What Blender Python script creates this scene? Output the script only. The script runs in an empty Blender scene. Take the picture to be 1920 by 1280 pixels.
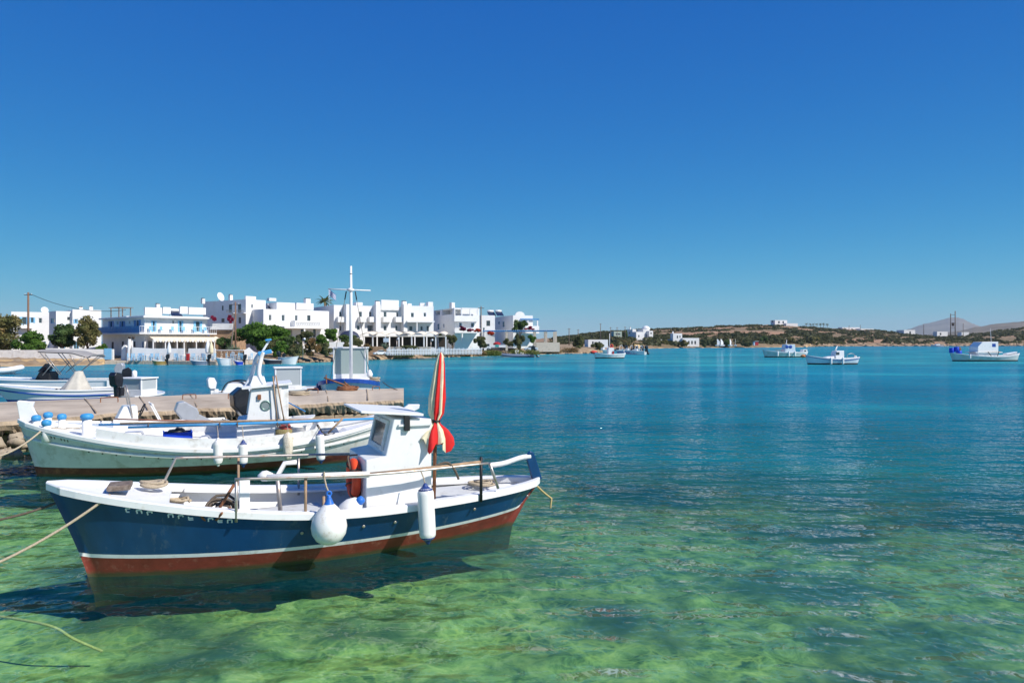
import bpy, bmesh, math, random
import numpy as np
from mathutils import Vector, Matrix
R = math.radians
random.seed(7); RNG = np.random.default_rng(7)
scene = bpy.context.scene
COL = scene.collection

# ---------------------------------------------------------------- camera
cam_d = bpy.data.cameras.new('camera'); cam = bpy.data.objects.new('camera', cam_d); COL.objects.link(cam)
CH, CF = 3.0, 1280.0                     # eye height above the water, focal length in photograph pixels
cam_d.sensor_width = 36; cam_d.lens = 24; cam_d.clip_start = 0.1; cam_d.clip_end = 40000
cam.location = (0, 0, CH); cam.rotation_euler = (R(90), 0, 0)
scene.camera = cam

# ---------------------------------------------------------------- sky, sun, exposure
SUN_AZ, SUN_EL = R(118), R(43)           # azimuth from the view direction towards the right, height
SUN = Vector((math.sin(SUN_AZ)*math.cos(SUN_EL), math.cos(SUN_AZ)*math.cos(SUN_EL), math.sin(SUN_EL)))
world = bpy.data.worlds.new('World'); scene.world = world; world.use_nodes = True
nt = world.node_tree; nt.nodes.clear()
wo = nt.nodes.new('ShaderNodeOutputWorld'); bg = nt.nodes.new('ShaderNodeBackground')
sky = nt.nodes.new('ShaderNodeTexSky'); sky.sky_type = 'NISHITA'; sky.sun_disc = False
sky.sun_elevation = SUN_EL; sky.sun_rotation = SUN_AZ
sky.altitude = 0; sky.air_density = 1.0; sky.dust_density = 0.0; sky.ozone_density = 4.0
# even sky all round: the colour follows the height above the horizon only; a deep, polarised blue through one gamma per channel
wtc = nt.nodes.new('ShaderNodeTexCoord'); wsp = nt.nodes.new('ShaderNodeSeparateXYZ'); wcm = nt.nodes.new('ShaderNodeCombineXYZ')
wp = [nt.nodes.new('ShaderNodeMath') for _ in range(3)]
wp[0].operation = 'MULTIPLY'; wp[1].operation = 'SUBTRACT'; wp[2].operation = 'SQRT'; wp[1].inputs[0].default_value = 1.0
nt.links.new(wtc.outputs['Generated'], wsp.inputs[0]); nt.links.new(wsp.outputs[2], wp[0].inputs[0]); nt.links.new(wsp.outputs[2], wp[0].inputs[1])
nt.links.new(wp[0].outputs[0], wp[1].inputs[1]); nt.links.new(wp[1].outputs[0], wp[2].inputs[0])
nt.links.new(wp[2].outputs[0], wcm.inputs[1]); nt.links.new(wsp.outputs[2], wcm.inputs[2]); nt.links.new(wcm.outputs[0], sky.inputs[0])
sc = nt.nodes.new('ShaderNodeSeparateColor'); cc = nt.nodes.new('ShaderNodeCombineColor'); nt.links.new(sky.outputs[0], sc.inputs[0])
for i, (k, g) in enumerate(((.74, 1.98), (.75, 1.00), (.69, .42))):
    pw = nt.nodes.new('ShaderNodeMath'); pw.operation = 'POWER'; pw.inputs[1].default_value = g; nt.links.new(sc.outputs[i], pw.inputs[0])
    ml = nt.nodes.new('ShaderNodeMath'); ml.operation = 'MULTIPLY'; ml.inputs[1].default_value = k/.1*.075**g; nt.links.new(pw.outputs[0], ml.inputs[0]); nt.links.new(ml.outputs[0], cc.inputs[i])
nt.links.new(cc.outputs[0], bg.inputs[0]); bg.inputs[1].default_value = 0.1
nt.links.new(bg.outputs[0], wo.inputs[0])
sun_d = bpy.data.lights.new('sun', 'SUN'); sun_d.energy = 4.5; sun_d.angle = R(0.53); sun_d.color = (1, 0.95, 0.87)
sun_o = bpy.data.objects.new('sun', sun_d); COL.objects.link(sun_o); sun_o.location = (60, -40, 80)
sun_o.rotation_euler = SUN.to_track_quat('Z', 'Y').to_euler()
scene.view_settings.view_transform = 'Standard'; scene.view_settings.look = 'None'
scene.view_settings.exposure = 0.35; scene.view_settings.gamma = 1.0; scene.view_settings.use_curve_mapping = False
scene.cycles.sample_clamp_indirect = 5.0; scene.cycles.max_bounces = 8; scene.cycles.transparent_max_bounces = 12

# ---------------------------------------------------------------- materials
def newmat(name):
    m = bpy.data.materials.new(name); m.use_nodes = True
    t = m.node_tree; p = t.nodes['Principled BSDF']
    return m, t, p
def N(t, kind, **kw):
    n = t.nodes.new(kind)
    for k, v in kw.items():
        if k in ('operation', 'blend_type', 'data_type', 'noise_dimensions', 'feature', 'distance', 'wave_type', 'bands_direction', 'musgrave_type'): setattr(n, k, v)
        else: n.inputs[k.replace('_', ' ')].default_value = v
    return n
def ramp(t, src, stops):
    r = t.nodes.new('ShaderNodeValToRGB'); e = r.color_ramp.elements
    while len(e) < len(stops): e.new(0.5)
    for i, (p, c) in enumerate(stops):
        e[i].position = p; e[i].color = (c[0], c[1], c[2], 1) if hasattr(c, '__len__') else (c, c, c, 1)
    t.links.new(src, r.inputs[0]); return r
def mix(t, fac, a, b, blend='MIX'):
    n = t.nodes.new('ShaderNodeMix'); n.data_type = 'RGBA'; n.blend_type = blend
    if hasattr(fac, 'is_linked'): t.links.new(fac, n.inputs[0])
    else: n.inputs[0].default_value = fac
    for s, i in ((a, 6), (b, 7)):
        if hasattr(s, 'is_linked'): t.links.new(s, n.inputs[i])
        else: n.inputs[i].default_value = (s[0], s[1], s[2], 1)
    return n.outputs[2]
MATS = {}
def mat(name, col, rough=.55, var=.12, scale=3.0, bump=0.0, bscale=30.0, metal=0.0, dirt=None, dirtamt=0.0, dscale=1.5, spec=.4, streak=1.0, coat=0.0, trans=0.0):
    """painted / plain surface: base colour with mottling, optional dirt of a second colour, fine relief"""
    if name in MATS: return MATS[name]
    m, t, p = newmat(name)
    tc = t.nodes.new('ShaderNodeTexCoord')
    mp = N(t, 'ShaderNodeMapping'); mp.inputs['Scale'].default_value = (1, 1, 1.0/streak)
    t.links.new(tc.outputs['Object'], mp.inputs[0])
    n1 = N(t, 'ShaderNodeTexNoise', Scale=scale, Detail=6.0, Roughness=.6); t.links.new(mp.outputs[0], n1.inputs[0])
    lo = [max(0, c*(1-var)) for c in col]; hi = [min(1, c*(1+var*.6)) for c in col]
    c = ramp(t, n1.outputs[0], [(.3, lo), (.7, hi)]).outputs[0]
    if dirt is not None:
        n2 = N(t, 'ShaderNodeTexNoise', Scale=dscale, Detail=9.0, Roughness=.68); t.links.new(mp.outputs[0], n2.inputs[0])
        f = ramp(t, n2.outputs[0], [(max(0, .62-dirtamt*.35), 0), (min(1, .80-dirtamt*.2), 1)]).outputs[0]
        c = mix(t, f, c, dirt)
    t.links.new(c, p.inputs['Base Color'])
    p.inputs['Roughness'].default_value = rough; p.inputs['Metallic'].default_value = metal
    p.inputs['Specular IOR Level'].default_value = spec; p.inputs['Coat Weight'].default_value = coat
    if coat: p.inputs['Coat Roughness'].default_value = .12
    if bump:
        n3 = N(t, 'ShaderNodeTexNoise', Scale=bscale, Detail=5.0); t.links.new(tc.outputs['Object'], n3.inputs[0])
        b = N(t, 'ShaderNodeBump', Strength=1.0, Distance=bump); t.links.new(n3.outputs[0], b.inputs['Height']); t.links.new(b.outputs[0], p.inputs['Normal'])
    MATS[name] = m; return m
def glassmat(name, col=(.05, .07, .08), rough=.06):
    if name in MATS: return MATS[name]
    m, t, p = newmat(name); p.inputs['Base Color'].default_value = (*col, 1); p.inputs['Roughness'].default_value = rough
    p.inputs['Specular IOR Level'].default_value = .8; MATS[name] = m; return m
def clearglass(name, tint=(.75, .85, .85)):
    if name in MATS: return MATS[name]
    m, t, p = newmat(name); out = t.nodes['Material Output']
    tr = t.nodes.new('ShaderNodeBsdfTransparent'); tr.inputs[0].default_value = (*tint, 1)
    gl = t.nodes.new('ShaderNodeBsdfGlossy'); gl.inputs['Roughness'].default_value = .03
    fr = N(t, 'ShaderNodeFresnel', IOR=1.5); mx = t.nodes.new('ShaderNodeMixShader')
    ad = N(t, 'ShaderNodeMath', operation='ADD'); ad.inputs[1].default_value = .06; t.links.new(fr.outputs[0], ad.inputs[0])
    t.links.new(ad.outputs[0], mx.inputs[0]); t.links.new(tr.outputs[0], mx.inputs[1]); t.links.new(gl.outputs[0], mx.inputs[2])
    t.links.new(mx.outputs[0], out.inputs[0]); MATS[name] = m; return m
def leafmat(name, a, b, c=None):
    """foliage: the colour wanders from clump to clump"""
    if name in MATS: return MATS[name]
    m, t, p = newmat(name); g = t.nodes.new('ShaderNodeNewGeometry')
    n = N(t, 'ShaderNodeTexNoise', Scale=.9, Detail=3.0); t.links.new(g.outputs['Position'], n.inputs[0])
    ri = ramp(t, g.outputs['Random Per Island'], [(0, .75), (1, 1.25)])
    st = [(.3, a), (.62, b)] + ([(.75, c)] if c else [])
    cc = mix(t, 1.0, ramp(t, n.outputs[0], st).outputs[0], ri.outputs[0], 'MULTIPLY')
    t.links.new(cc, p.inputs['Base Color']); p.inputs['Roughness'].default_value = .6; p.inputs['Specular IOR Level'].default_value = .25
    tl = t.nodes.new('ShaderNodeBsdfTranslucent'); t.links.new(cc, tl.inputs[0])
    mx = t.nodes.new('ShaderNodeMixShader'); mx.inputs[0].default_value = .42
    out = t.nodes['Material Output']; t.links.new(p.outputs[0], mx.inputs[1]); t.links.new(tl.outputs[0], mx.inputs[2]); t.links.new(mx.outputs[0], out.inputs[0])
    MATS[name] = m; return m

WHITE = mat('white_boat_paint', (.80, .80, .79), .38, .05, 4, .0006, 40, dirt=(.50, .45, .37), dirtamt=.12, dscale=3)
WHITE2 = mat('worn_white_paint', (.76, .76, .74), .5, .08, 5, .001, 30, dirt=(.40, .36, .29), dirtamt=.32, dscale=2.2)
GEL = mat('white_gelcoat', (.80, .80, .78), .25, .04, 3, dirt=(.6, .56, .48), dirtamt=.1, coat=.4)
CREAM = mat('cream_gelcoat', (.76, .69, .56), .35, .06, 3, dirt=(.5, .42, .3), dirtamt=.15)
DECK = mat('pale_grey_deck_paint', (.58, .59, .58), .6, .08, 4, .001, 40, dirt=(.36, .33, .28), dirtamt=.25, dscale=3)
BLUE = mat('navy_hull_paint', (.006, .053, .16), .25, .30, 2.2, .002, 10, dirt=(.10, .14, .18), dirtamt=.10, dscale=5, coat=.3, streak=3.0)
BOTDARK = mat('darkened_bottom', (.045, .032, .02), .8, .5, 6, .006, 20, dirt=(.05, .06, .02), dirtamt=.5, dscale=4)  # submerged hull darkened in the colour, where surface reflections would hide it
RED = mat('red_antifouling', (.20, .035, .022), .55, .28, 5, .002, 25, dirt=(.34, .16, .11), dirtamt=.22, dscale=4)
REDDK = mat('dark_red_antifouling', (.13, .028, .02), .6, .3, 5, .002, 25, dirt=(.28, .10, .05), dirtamt=.3, dscale=4)
def weed_line(m, lo=.0, hi=.13):
    """slimy growth along the waterline of a painted bottom: an uneven band in the hull's own height"""
    t = m.node_tree; p = t.nodes['Principled BSDF']; src = p.inputs['Base Color'].links[0].from_socket
    tc = t.nodes.new('ShaderNodeTexCoord'); sp = t.nodes.new('ShaderNodeSeparateXYZ'); t.links.new(tc.outputs['Object'], sp.inputs[0])
    n = N(t, 'ShaderNodeTexNoise', Scale=7.0, Detail=6.0, Roughness=.7); t.links.new(tc.outputs['Object'], n.inputs[0])
    a = N(t, 'ShaderNodeMath', operation='MULTIPLY_ADD'); t.links.new(n.outputs[0], a.inputs[0]); a.inputs[1].default_value = -.07; t.links.new(sp.outputs[2], a.inputs[2])
    f = ramp(t, a.outputs[0], [(0, 1), (.05, 0)]).outputs[0]
    t.links.new(mix(t, f, src, (.055, .05, .022)), p.inputs['Base Color'])
weed_line(RED); weed_line(REDDK)
ORANGE = mat('lifebuoy_orange', (.74, .075, .02), .5, .12, 6, .0005, 40)
ROPE = mat('pale_rope', (.46, .38, .27), .9, .3, 60, .004, 120)
ROPEDK = mat('dark_rope', (.13, .10, .075), .9, .4, 60, .004, 120)
ROPEY = mat('yellow_rope', (.58, .44, .20), .9, .3, 60, .004, 120)
STEEL = mat('stained_steel_tube', (.50, .46, .42), .38, .25, 9, metal=.65, dirt=(.34, .17, .08), dirtamt=.32, dscale=9)
RUST = mat('rusty_iron', (.22, .085, .04), .85, .4, 12, .003, 60, dirt=(.42, .20, .08), dirtamt=.4, dscale=10)
WOOD = mat('bare_wood', (.36, .24, .15), .75, .3, 10, .002, 50)
WOODGREY = mat('weathered_wood', (.16, .12, .095), .85, .35, 14, .003, 60, dirt=(.3, .26, .22), dirtamt=.4, dscale=12)
PVC = mat('white_plastic', (.80, .79, .75), .4, .05, 5, dirt=(.55, .46, .32), dirtamt=.18, dscale=5)
FENDER = mat('fender_vinyl', (.80, .79, .76), .4, .05, 6, dirt=(.46, .38, .27), dirtamt=.16, dscale=6)
FENDBLUE = mat('fender_blue', (.02, .14, .52), .45, .15, 10)
FENDNAVY = mat('fender_navy', (.02, .05, .20), .45, .2, 10)
SHAG = mat('frayed_white_cloth', (.74, .66, .54), .95, .25, 30, .01, 60, dirt=(.42, .25, .10), dirtamt=.3, dscale=6)
BLACK = mat('black_rubber', (.016, .016, .018), .5, .3, 8)
ENGBLK = mat('outboard_black', (.012, .013, .017), .25, .2, 5, coat=.4)
ENGGREY = mat('outboard_grey', (.35, .37, .40), .3, .1, 5, coat=.4)
SKYBLUE = mat('sky_blue_paint', (.05, .30, .60), .5, .15, 6, dirt=(.3, .4, .45), dirtamt=.2)
DEEPBLUE = mat('deep_blue_paint', (.015, .07, .33), .4, .2, 4)
CRATEBLUE = mat('blue_plastic', (.01, .06, .55), .4, .15, 5)
PANE = glassmat('dark_window_glass'); CLEAR = clearglass('clear_perspex')
UMRED = mat('umbrella_red', (.62, .015, .015), .8, .15, 12, .003, 25)
UMCREAM = mat('umbrella_cream', (.78, .70, .48), .85, .15, 12, .003, 25)
TARP = mat('grey_canvas', (.30, .29, .28), .9, .15, 4, .004, 12)
TARPL = mat('beige_canvas', (.55, .52, .45), .9, .15, 4, .004, 12)

# ---------------------------------------------------------------- mesh helpers
class MB:
    def __init__(s): s.v = []; s.f = []; s.m = []; s.s = []
    def add(s, vs, fs, mi=0, sm=False):
        o = len(s.v); s.v += [tuple(v) for v in vs]
        for f in fs: s.f.append([i+o for i in f]); s.m.append(mi); s.s.append(sm)
        return s
    def box(s, x0, x1, y0, y1, z0, z1, mi=0):
        return s.add([(x0,y0,z0),(x1,y0,z0),(x1,y1,z0),(x0,y1,z0),(x0,y0,z1),(x1,y0,z1),(x1,y1,z1),(x0,y1,z1)],
              [(3,2,1,0),(4,5,6,7),(0,1,5,4),(1,2,6,5),(2,3,7,6),(3,0,4,7)], mi)
    def hexa(s, lo, hi, mi=0):            # two matching polygons joined into a solid
        n = len(lo)
        return s.add(list(lo)+list(hi), [tuple(range(n-1,-1,-1)), tuple(range(n,2*n))]+[(i,(i+1)%n,n+(i+1)%n,n+i) for i in range(n)], mi)
    def prism(s, poly, vec, mi=0):
        return s.hexa(poly, [(p[0]+vec[0],p[1]+vec[1],p[2]+vec[2]) for p in poly], mi)
    def bar(s, p, q, w, h=None, mi=0, up=(0,0,1)):
        h = h or w; p = Vector(p); q = Vector(q); d = (q-p).normalized(); u = Vector(up)
        if abs(d.dot(u)) > .97: u = Vector((1,0,0))
        a = d.cross(u).normalized(); b = a.cross(d)
        c = [a*w/2+b*h/2, -a*w/2+b*h/2, -a*w/2-b*h/2, a*w/2-b*h/2]
        return s.hexa([p+k for k in c], [q+k for k in c], mi)
    def tube(s, pts, r, n=8, mi=0, closed=False, sm=True):
        P = [Vector(p) for p in pts]; k = len(P); rs = r if hasattr(r, '__len__') else [r]*k
        vs = []; nrm = None
        for i in range(k):
            t = (P[(i+1) % k]-P[i-1]) if closed else (P[min(i+1,k-1)]-P[max(i-1,0)])
            t = t.normalized() if t.length > 1e-9 else Vector((0,0,1))
            if nrm is None: nrm = t.orthogonal().normalized()
            else:
                nrm = nrm - t*nrm.dot(t)
                nrm = nrm.normalized() if nrm.length > 1e-6 else t.orthogonal().normalized()
            b = t.cross(nrm)
            for j in range(n):
                a = 2*math.pi*j/n; vs.append(P[i]+(nrm*math.cos(a)+b*math.sin(a))*rs[i])
        fs = [(i*n+j, i*n+(j+1) % n, ((i+1) % k)*n+(j+1) % n, ((i+1) % k)*n+j) for i in range(k if closed else k-1) for j in range(n)]
        if not closed: fs += [tuple(range(n-1,-1,-1)), tuple((k-1)*n+j for j in range(n))]
        return s.add(vs, fs, mi, sm)
    def lathe(s, prof, n=20, o=(0,0,0), axis=(0,0,1), mi=0, sm=True, wob=0):
        ax = Vector(axis).normalized(); a = ax.orthogonal().normalized(); b = ax.cross(a); o = Vector(o); vs = []
        for r, z in prof:
            for j in range(n):
                t = 2*math.pi*j/n; rr = r*(1+wob*math.sin(5*t+z*9)); vs.append(o+ax*z+(a*math.cos(t)+b*math.sin(t))*rr)
        k = len(prof)
        fs = [(i*n+j, i*n+(j+1) % n, (i+1)*n+(j+1) % n, (i+1)*n+j) for i in range(k-1) for j in range(n)]
        fs += [tuple(range(n-1,-1,-1)), tuple((k-1)*n+j for j in range(n))]
        return s.add(vs, fs, mi, sm)
    def torus(s, R_, r, o, axis, n=28, k=10, mi=0, a0=0, a1=360):
        ax = Vector(axis).normalized(); a = ax.orthogonal().normalized(); b = ax.cross(a); o = Vector(o)
        full = (a1-a0) >= 360; c = n if full else n+1
        pts = [o+(a*math.cos(R(a0+(a1-a0)*i/n))+b*math.sin(R(a0+(a1-a0)*i/n)))*R_ for i in range(c)]
        return s.tube(pts, r, k, mi, closed=full)
    def blob(s, o, rx, ry, rz, n=10, k=7, mi=0, wob=.12, seed=0):
        rg = random.Random(seed); vs = []; ph = [rg.uniform(0,6.28) for _ in range(6)]
        for i in range(k+1):
            la = math.pi*i/k
            for j in range(n):
                lo = 2*math.pi*j/n; w = 1+wob*(math.sin(2*lo+ph[0])*math.sin(la*2+ph[1])+math.sin(3*lo+ph[2]+la)*.7+math.sin(5*la+ph[3]+lo*2)*.5)
                vs.append((o[0]+rx*w*math.sin(la)*math.cos(lo), o[1]+ry*w*math.sin(la)*math.sin(lo), o[2]+rz*w*math.cos(la)))
        return s.add(vs, [(i*n+j, (i+1)*n+j, (i+1)*n+(j+1) % n, i*n+(j+1) % n) for i in range(k) for j in range(n)], mi, True)
    def build(s, name, mats, parent=None, bevel=0.0, seg=2):
        me = bpy.data.meshes.new(name); me.from_pydata(s.v, [], s.f)
        for m in (mats if isinstance(mats, (list, tuple)) else [mats]): me.materials.append(m)
        me.polygons.foreach_set('material_index', s.m); me.polygons.foreach_set('use_smooth', s.s); me.update()
        o = bpy.data.objects.new(name, me); COL.objects.link(o)
        if parent is not None: o.parent = parent
        if bevel:
            b = o.modifiers.new('bevel', 'BEVEL'); b.width = bevel; b.segments = seg; b.limit_method = 'ANGLE'; b.angle_limit = R(40)
        return o
def tag(o, label=None, cat=None, group=None, kind=None):
    if label: o['label'] = label
    if cat: o['category'] = cat
    if group: o['group'] = group
    if kind: o['kind'] = kind
    return o
def thing(name, label, cat, loc=(0,0,0), rz=0.0, group=None):
    o = bpy.data.objects.new(name, None); o.empty_display_size = .2; COL.objects.link(o)
    o.location = loc; o.rotation_euler = (0, 0, rz); return tag(o, label, cat, group)
def np_mesh(name, V, F, mats, parent=None, smooth=False, mi=None):
    """fast mesh from numpy arrays, F = (n,3) or (n,4)"""
    me = bpy.data.meshes.new(name); V = np.asarray(V, dtype=np.float32); F = np.asarray(F, dtype=np.int32); k = F.shape[1]
    me.vertices.add(len(V)); me.vertices.foreach_set('co', V.ravel())
    me.loops.add(F.size); me.loops.foreach_set('vertex_index', F.ravel())
    me.polygons.add(len(F)); me.polygons.foreach_set('loop_start', np.arange(0, F.size, k, dtype=np.int32))
    for m in (mats if isinstance(mats, (list, tuple)) else [mats]): me.materials.append(m)
    if mi is not None: me.polygons.foreach_set('material_index', np.asarray(mi, dtype=np.int32))
    me.polygons.foreach_set('use_smooth', np.full(len(F), smooth)); me.update(calc_edges=True); me.validate()
    o = bpy.data.objects.new(name, me); COL.objects.link(o)
    if parent is not None: o.parent = parent
    return o
def grid_faces(r, c):
    i = np.arange(r-1)[:, None]*c + np.arange(c-1)[None, :]
    return np.stack([i, i+1, i+c+1, i+c], -1).reshape(-1, 4)
def PT(px, py, Y): return ((px-960)/CF*Y, Y, CH-(py-640)/CF*Y)      # where the photograph's point lies at depth Y
def WL(px, py): Y = CH*CF/(py-640); return ((px-960)/CF*Y, Y, 0.0)   # ... on the water
class Frame:
    """a local frame standing in the scene: x along d, y to its left, with its plan position"""
    def __init__(s, ox, oy, dx, dy):
        l = math.hypot(dx, dy); s.o = (ox, oy); s.d = (dx/l, dy/l); s.n = (-dy/l, dx/l); s.rz = math.atan2(dy, dx)
    def at_y(s, px, py, yl):
        rx = (px-960)/CF; t = (yl+s.o[0]*s.n[0]+s.o[1]*s.n[1])/(rx*s.n[0]+s.n[1])
        return ((t*rx-s.o[0])*s.d[0]+(t-s.o[1])*s.d[1], yl, CH-(py-640)/CF*t)
    def at_x(s, px, py, xl):
        rx = (px-960)/CF; t = (xl+s.o[0]*s.d[0]+s.o[1]*s.d[1])/(rx*s.d[0]+s.d[1])
        return (xl, (t*rx-s.o[0])*s.n[0]+(t-s.o[1])*s.n[1], CH-(py-640)/CF*t)
    def w(s, p): return (s.o[0]+p[0]*s.d[0]+p[1]*s.n[0], s.o[1]+p[0]*s.d[1]+p[1]*s.n[1], p[2])

def sag(p, q, dip, n=14):
    p = Vector(p); q = Vector(q)
    return [p.lerp(q, i/n)-Vector((0, 0, dip*4*(i/n)*(1-i/n))) for i in range(n+1)]
def smooth_path(pts, n=6):
    P = [Vector(p) for p in pts]; out = []
    for i in range(len(P)-1):
        a, b, c, d = P[max(i-1,0)], P[i], P[i+1], P[min(i+2,len(P)-1)]
        for k in range(n):
            t = k/n; out.append(.5*((2*b)+(c-a)*t+(2*a-5*b+4*c-d)*t*t+(3*b-a-3*c+d)*t**3))
    return out+[P[-1]]
# ---------------------------------------------------------------- the sea
def water_material():
    m, t, p = newmat('sea_water'); t.nodes.remove(p); out = t.nodes['Material Output']
    g = t.nodes.new('ShaderNodeNewGeometry'); pos = g.outputs['Position']
    sx = t.nodes.new('ShaderNodeSeparateXYZ'); t.links.new(pos, sx.inputs[0])
    def mapped(scale, rot=0.0):
        mp = N(t, 'ShaderNodeMapping'); mp.inputs['Scale'].default_value = scale; mp.inputs['Rotation'].default_value = (0, 0, R(rot))
        t.links.new(pos, mp.inputs[0]); return mp.outputs[0]
    def noise(vec, scale, detail=3.0, rough=.5, dist=0.0):
        n = N(t, 'ShaderNodeTexNoise', Scale=scale, Detail=detail, Roughness=rough, Distortion=dist); t.links.new(vec, n.inputs[0]); return n.outputs[0]
    def math_(op, a, b=None, c=None):
        n = N(t, 'ShaderNodeMath', operation=op)
        for i, v in enumerate((a, b, c)):
            if v is None: continue
            if hasattr(v, 'is_linked'): t.links.new(v, n.inputs[i])
            else: n.inputs[i].default_value = v
        return n.outputs[0]
    # wavelets: short crests lying mostly across the view, three sizes, in metres of height
    calm = ramp(t, math_('DIVIDE', math_('MULTIPLY_ADD', sx.outputs[0], .25, sx.outputs[1]), 40.0), [(.12, .45), (.28, .9), (.5, 1.2), (1.0, 1.6)]).outputs[0]   # lee of the quay
    gust = math_('MULTIPLY', ramp(t, noise(mapped((.35, 1, 1), -6), .06, 2.0), [(.3, .75), (.7, 1.25)]).outputs[0], calm)
    def height(off):
        def nz(scale, rot, sc, det, dist, amp):
            mp = N(t, 'ShaderNodeMapping'); mp.inputs['Scale'].default_value = scale; mp.inputs['Rotation'].default_value = (0, 0, R(rot))
            ad = N(t, 'ShaderNodeVectorMath', operation='ADD'); t.links.new(pos, ad.inputs[0]); ad.inputs[1].default_value = off; t.links.new(ad.outputs[0], mp.inputs[0])
            n = N(t, 'ShaderNodeTexNoise', noise_dimensions='2D', Scale=sc, Detail=det, Roughness=.5, Distortion=dist); t.links.new(mp.outputs[0], n.inputs['Vector']); return math_('MULTIPLY', n.outputs[0], amp)
        return math_('ADD', math_('ADD', nz((.28, 1, 1), 5, .95, 1.0, .3, .40), nz((.42, 1, 1), -7, 2.4, 1.5, .3, .21)), nz((1.0, 1, 1), 14, 6.0, 1.0, .3, .050))
    e_ = .02; h0 = height((0, 0, 0)); hx = height((e_, 0, 0)); hy = height((0, e_, 0))
    gx_ = math_('MULTIPLY', math_('DIVIDE', math_('SUBTRACT', h0, hx), e_), gust); gy_ = math_('MULTIPLY', math_('DIVIDE', math_('SUBTRACT', h0, hy), e_), gust)
    cv = t.nodes.new('ShaderNodeCombineXYZ'); t.links.new(gx_, cv.inputs[0]); t.links.new(gy_, cv.inputs[1]); cv.inputs[2].default_value = 1.0
    b = N(t, 'ShaderNodeVectorMath', operation='NORMALIZE'); t.links.new(cv.outputs[0], b.inputs[0])
    # body of the water: clear over the shallows by the quay, turbid teal over deeper ground, turquoise over far sand
    wob = math_('MULTIPLY', math_('SUBTRACT', noise(mapped((.45, 1, 1)), .16, 4.0, .6), .5), 16.0)
    yy = math_('ADD', sx.outputs[1], wob)
    yx = math_('MULTIPLY_ADD', sx.outputs[0], .42, yy)
    clear = ramp(t, math_('DIVIDE', yx, 40.0), [(.14, .06), (.32, .30), (.52, .80), (.75, 1.0)]).outputs[0]
    far = ramp(t, math_('DIVIDE', math_('MULTIPLY_ADD', wob, 2.2, sx.outputs[1]), 400.0), [(.03, (.008, .16, .19)), (.09, (.009, .165, .25)), (.17, (.014, .21, .31)), (.24, (.030, .26, .32)), (.5, (.022, .23, .31)), (1.0, (.018, .20, .30))]).outputs[0]
    patch = ramp(t, noise(mapped((.35, 1, 1), 4), .09, 4.0, .6), [(.36, (.62, .70, .80)), (.55, (1, 1, 1)), (.68, (1.7, 1.45, 1.2))]).outputs[0]
    body = mix(t, 1.0, far, patch, 'MULTIPLY')
    df = t.nodes.new('ShaderNodeBsdfDiffuse'); t.links.new(body, df.inputs[0])
    tr = t.nodes.new('ShaderNodeBsdfTransparent'); tr.inputs[0].default_value = (.70, .95, .80, 1)
    bd = t.nodes.new('ShaderNodeMixShader'); t.links.new(clear, bd.inputs[0]); t.links.new(tr.outputs[0], bd.inputs[1]); t.links.new(df.outputs[0], bd.inputs[2])
    gl = t.nodes.new('ShaderNodeBsdfGlossy'); gl.inputs['Roughness'].default_value = .035; gl.inputs[0].default_value = (1, 1, 1, 1); t.links.new(b.outputs[0], gl.inputs['Normal'])
    dt = N(t, 'ShaderNodeVectorMath', operation='DOT_PRODUCT'); t.links.new(g.outputs['Incoming'], dt.inputs[0]); t.links.new(b.outputs[0], dt.inputs[1])
    schlick = math_('MULTIPLY_ADD', math_('POWER', math_('SUBTRACT', 1.0, math_('MINIMUM', math_('ABSOLUTE', dt.outputs['Value']), 1.0)), 5.0), .56, .02)
    mx = t.nodes.new('ShaderNodeMixShader'); t.links.new(schlick, mx.inputs[0]); t.links.new(bd.outputs[0], mx.inputs[1]); t.links.new(gl.outputs[0], mx.inputs[2])
    t.links.new(mx.outputs[0], out.inputs[0]); return m
xs = [-9000, -2000, -300, -40, -15, 0, 15, 40, 300, 2000, 9000]; ys = [-300, 0, 10, 20, 40, 100, 400, 2000, 9900]
V = [(x, y, 0) for y in ys for x in xs]
sea = np_mesh('water', V, grid_faces(len(ys), len(xs)), water_material(), smooth=True); tag(sea, kind='structure')

def seabed_material():
    m, t, p = newmat('seabed_sand_and_weed'); g = t.nodes.new('ShaderNodeNewGeometry'); pos = g.outputs['Position']
    def noise(scale, detail=5.0, rough=.6, dist=0.0):
        n = N(t, 'ShaderNodeTexNoise', Scale=scale, Detail=detail, Roughness=rough, Distortion=dist); t.links.new(pos, n.inputs[0]); return n.outputs[0]
    c = ramp(t, noise(2.6, 8, .72, .5), [(.36, (.06, .11, .04)), (.46, (.19, .26, .09)), (.55, (.34, .40, .15)), (.66, (.58, .56, .22))]).outputs[0]
    v = N(t, 'ShaderNodeTexVoronoi', Scale=4.6); v.feature = 'DISTANCE_TO_EDGE'
    wn = N(t, 'ShaderNodeTexNoise', Scale=2.6, Detail=4.0); t.links.new(pos, wn.inputs[0]); wp = mix(t, .45, pos, wn.outputs['Color'], 'ADD'); t.links.new(wp, v.inputs['Vector'])
    sel = N(t, 'ShaderNodeMath', operation='MULTIPLY'); t.links.new(ramp(t, v.outputs[0], [(.0, .7), (.14, .0)]).outputs[0], sel.inputs[0]); t.links.new(ramp(t, noise(.8, 3, .5), [(.42, 0), (.6, 1)]).outputs[0], sel.inputs[1])
    c = mix(t, sel.outputs[0], c, (.56, .54, .16))       # pale yellow net, caustic light put into the colour between weed tufts
    c = mix(t, ramp(t, noise(.30, 4, .6), [(.46, 0), (.60, .9)]).outputs[0], c, (.045, .085, .065))
    t.links.new(c, p.inputs['Base Color']); p.inputs['Roughness'].default_value = .9; return m
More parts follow.
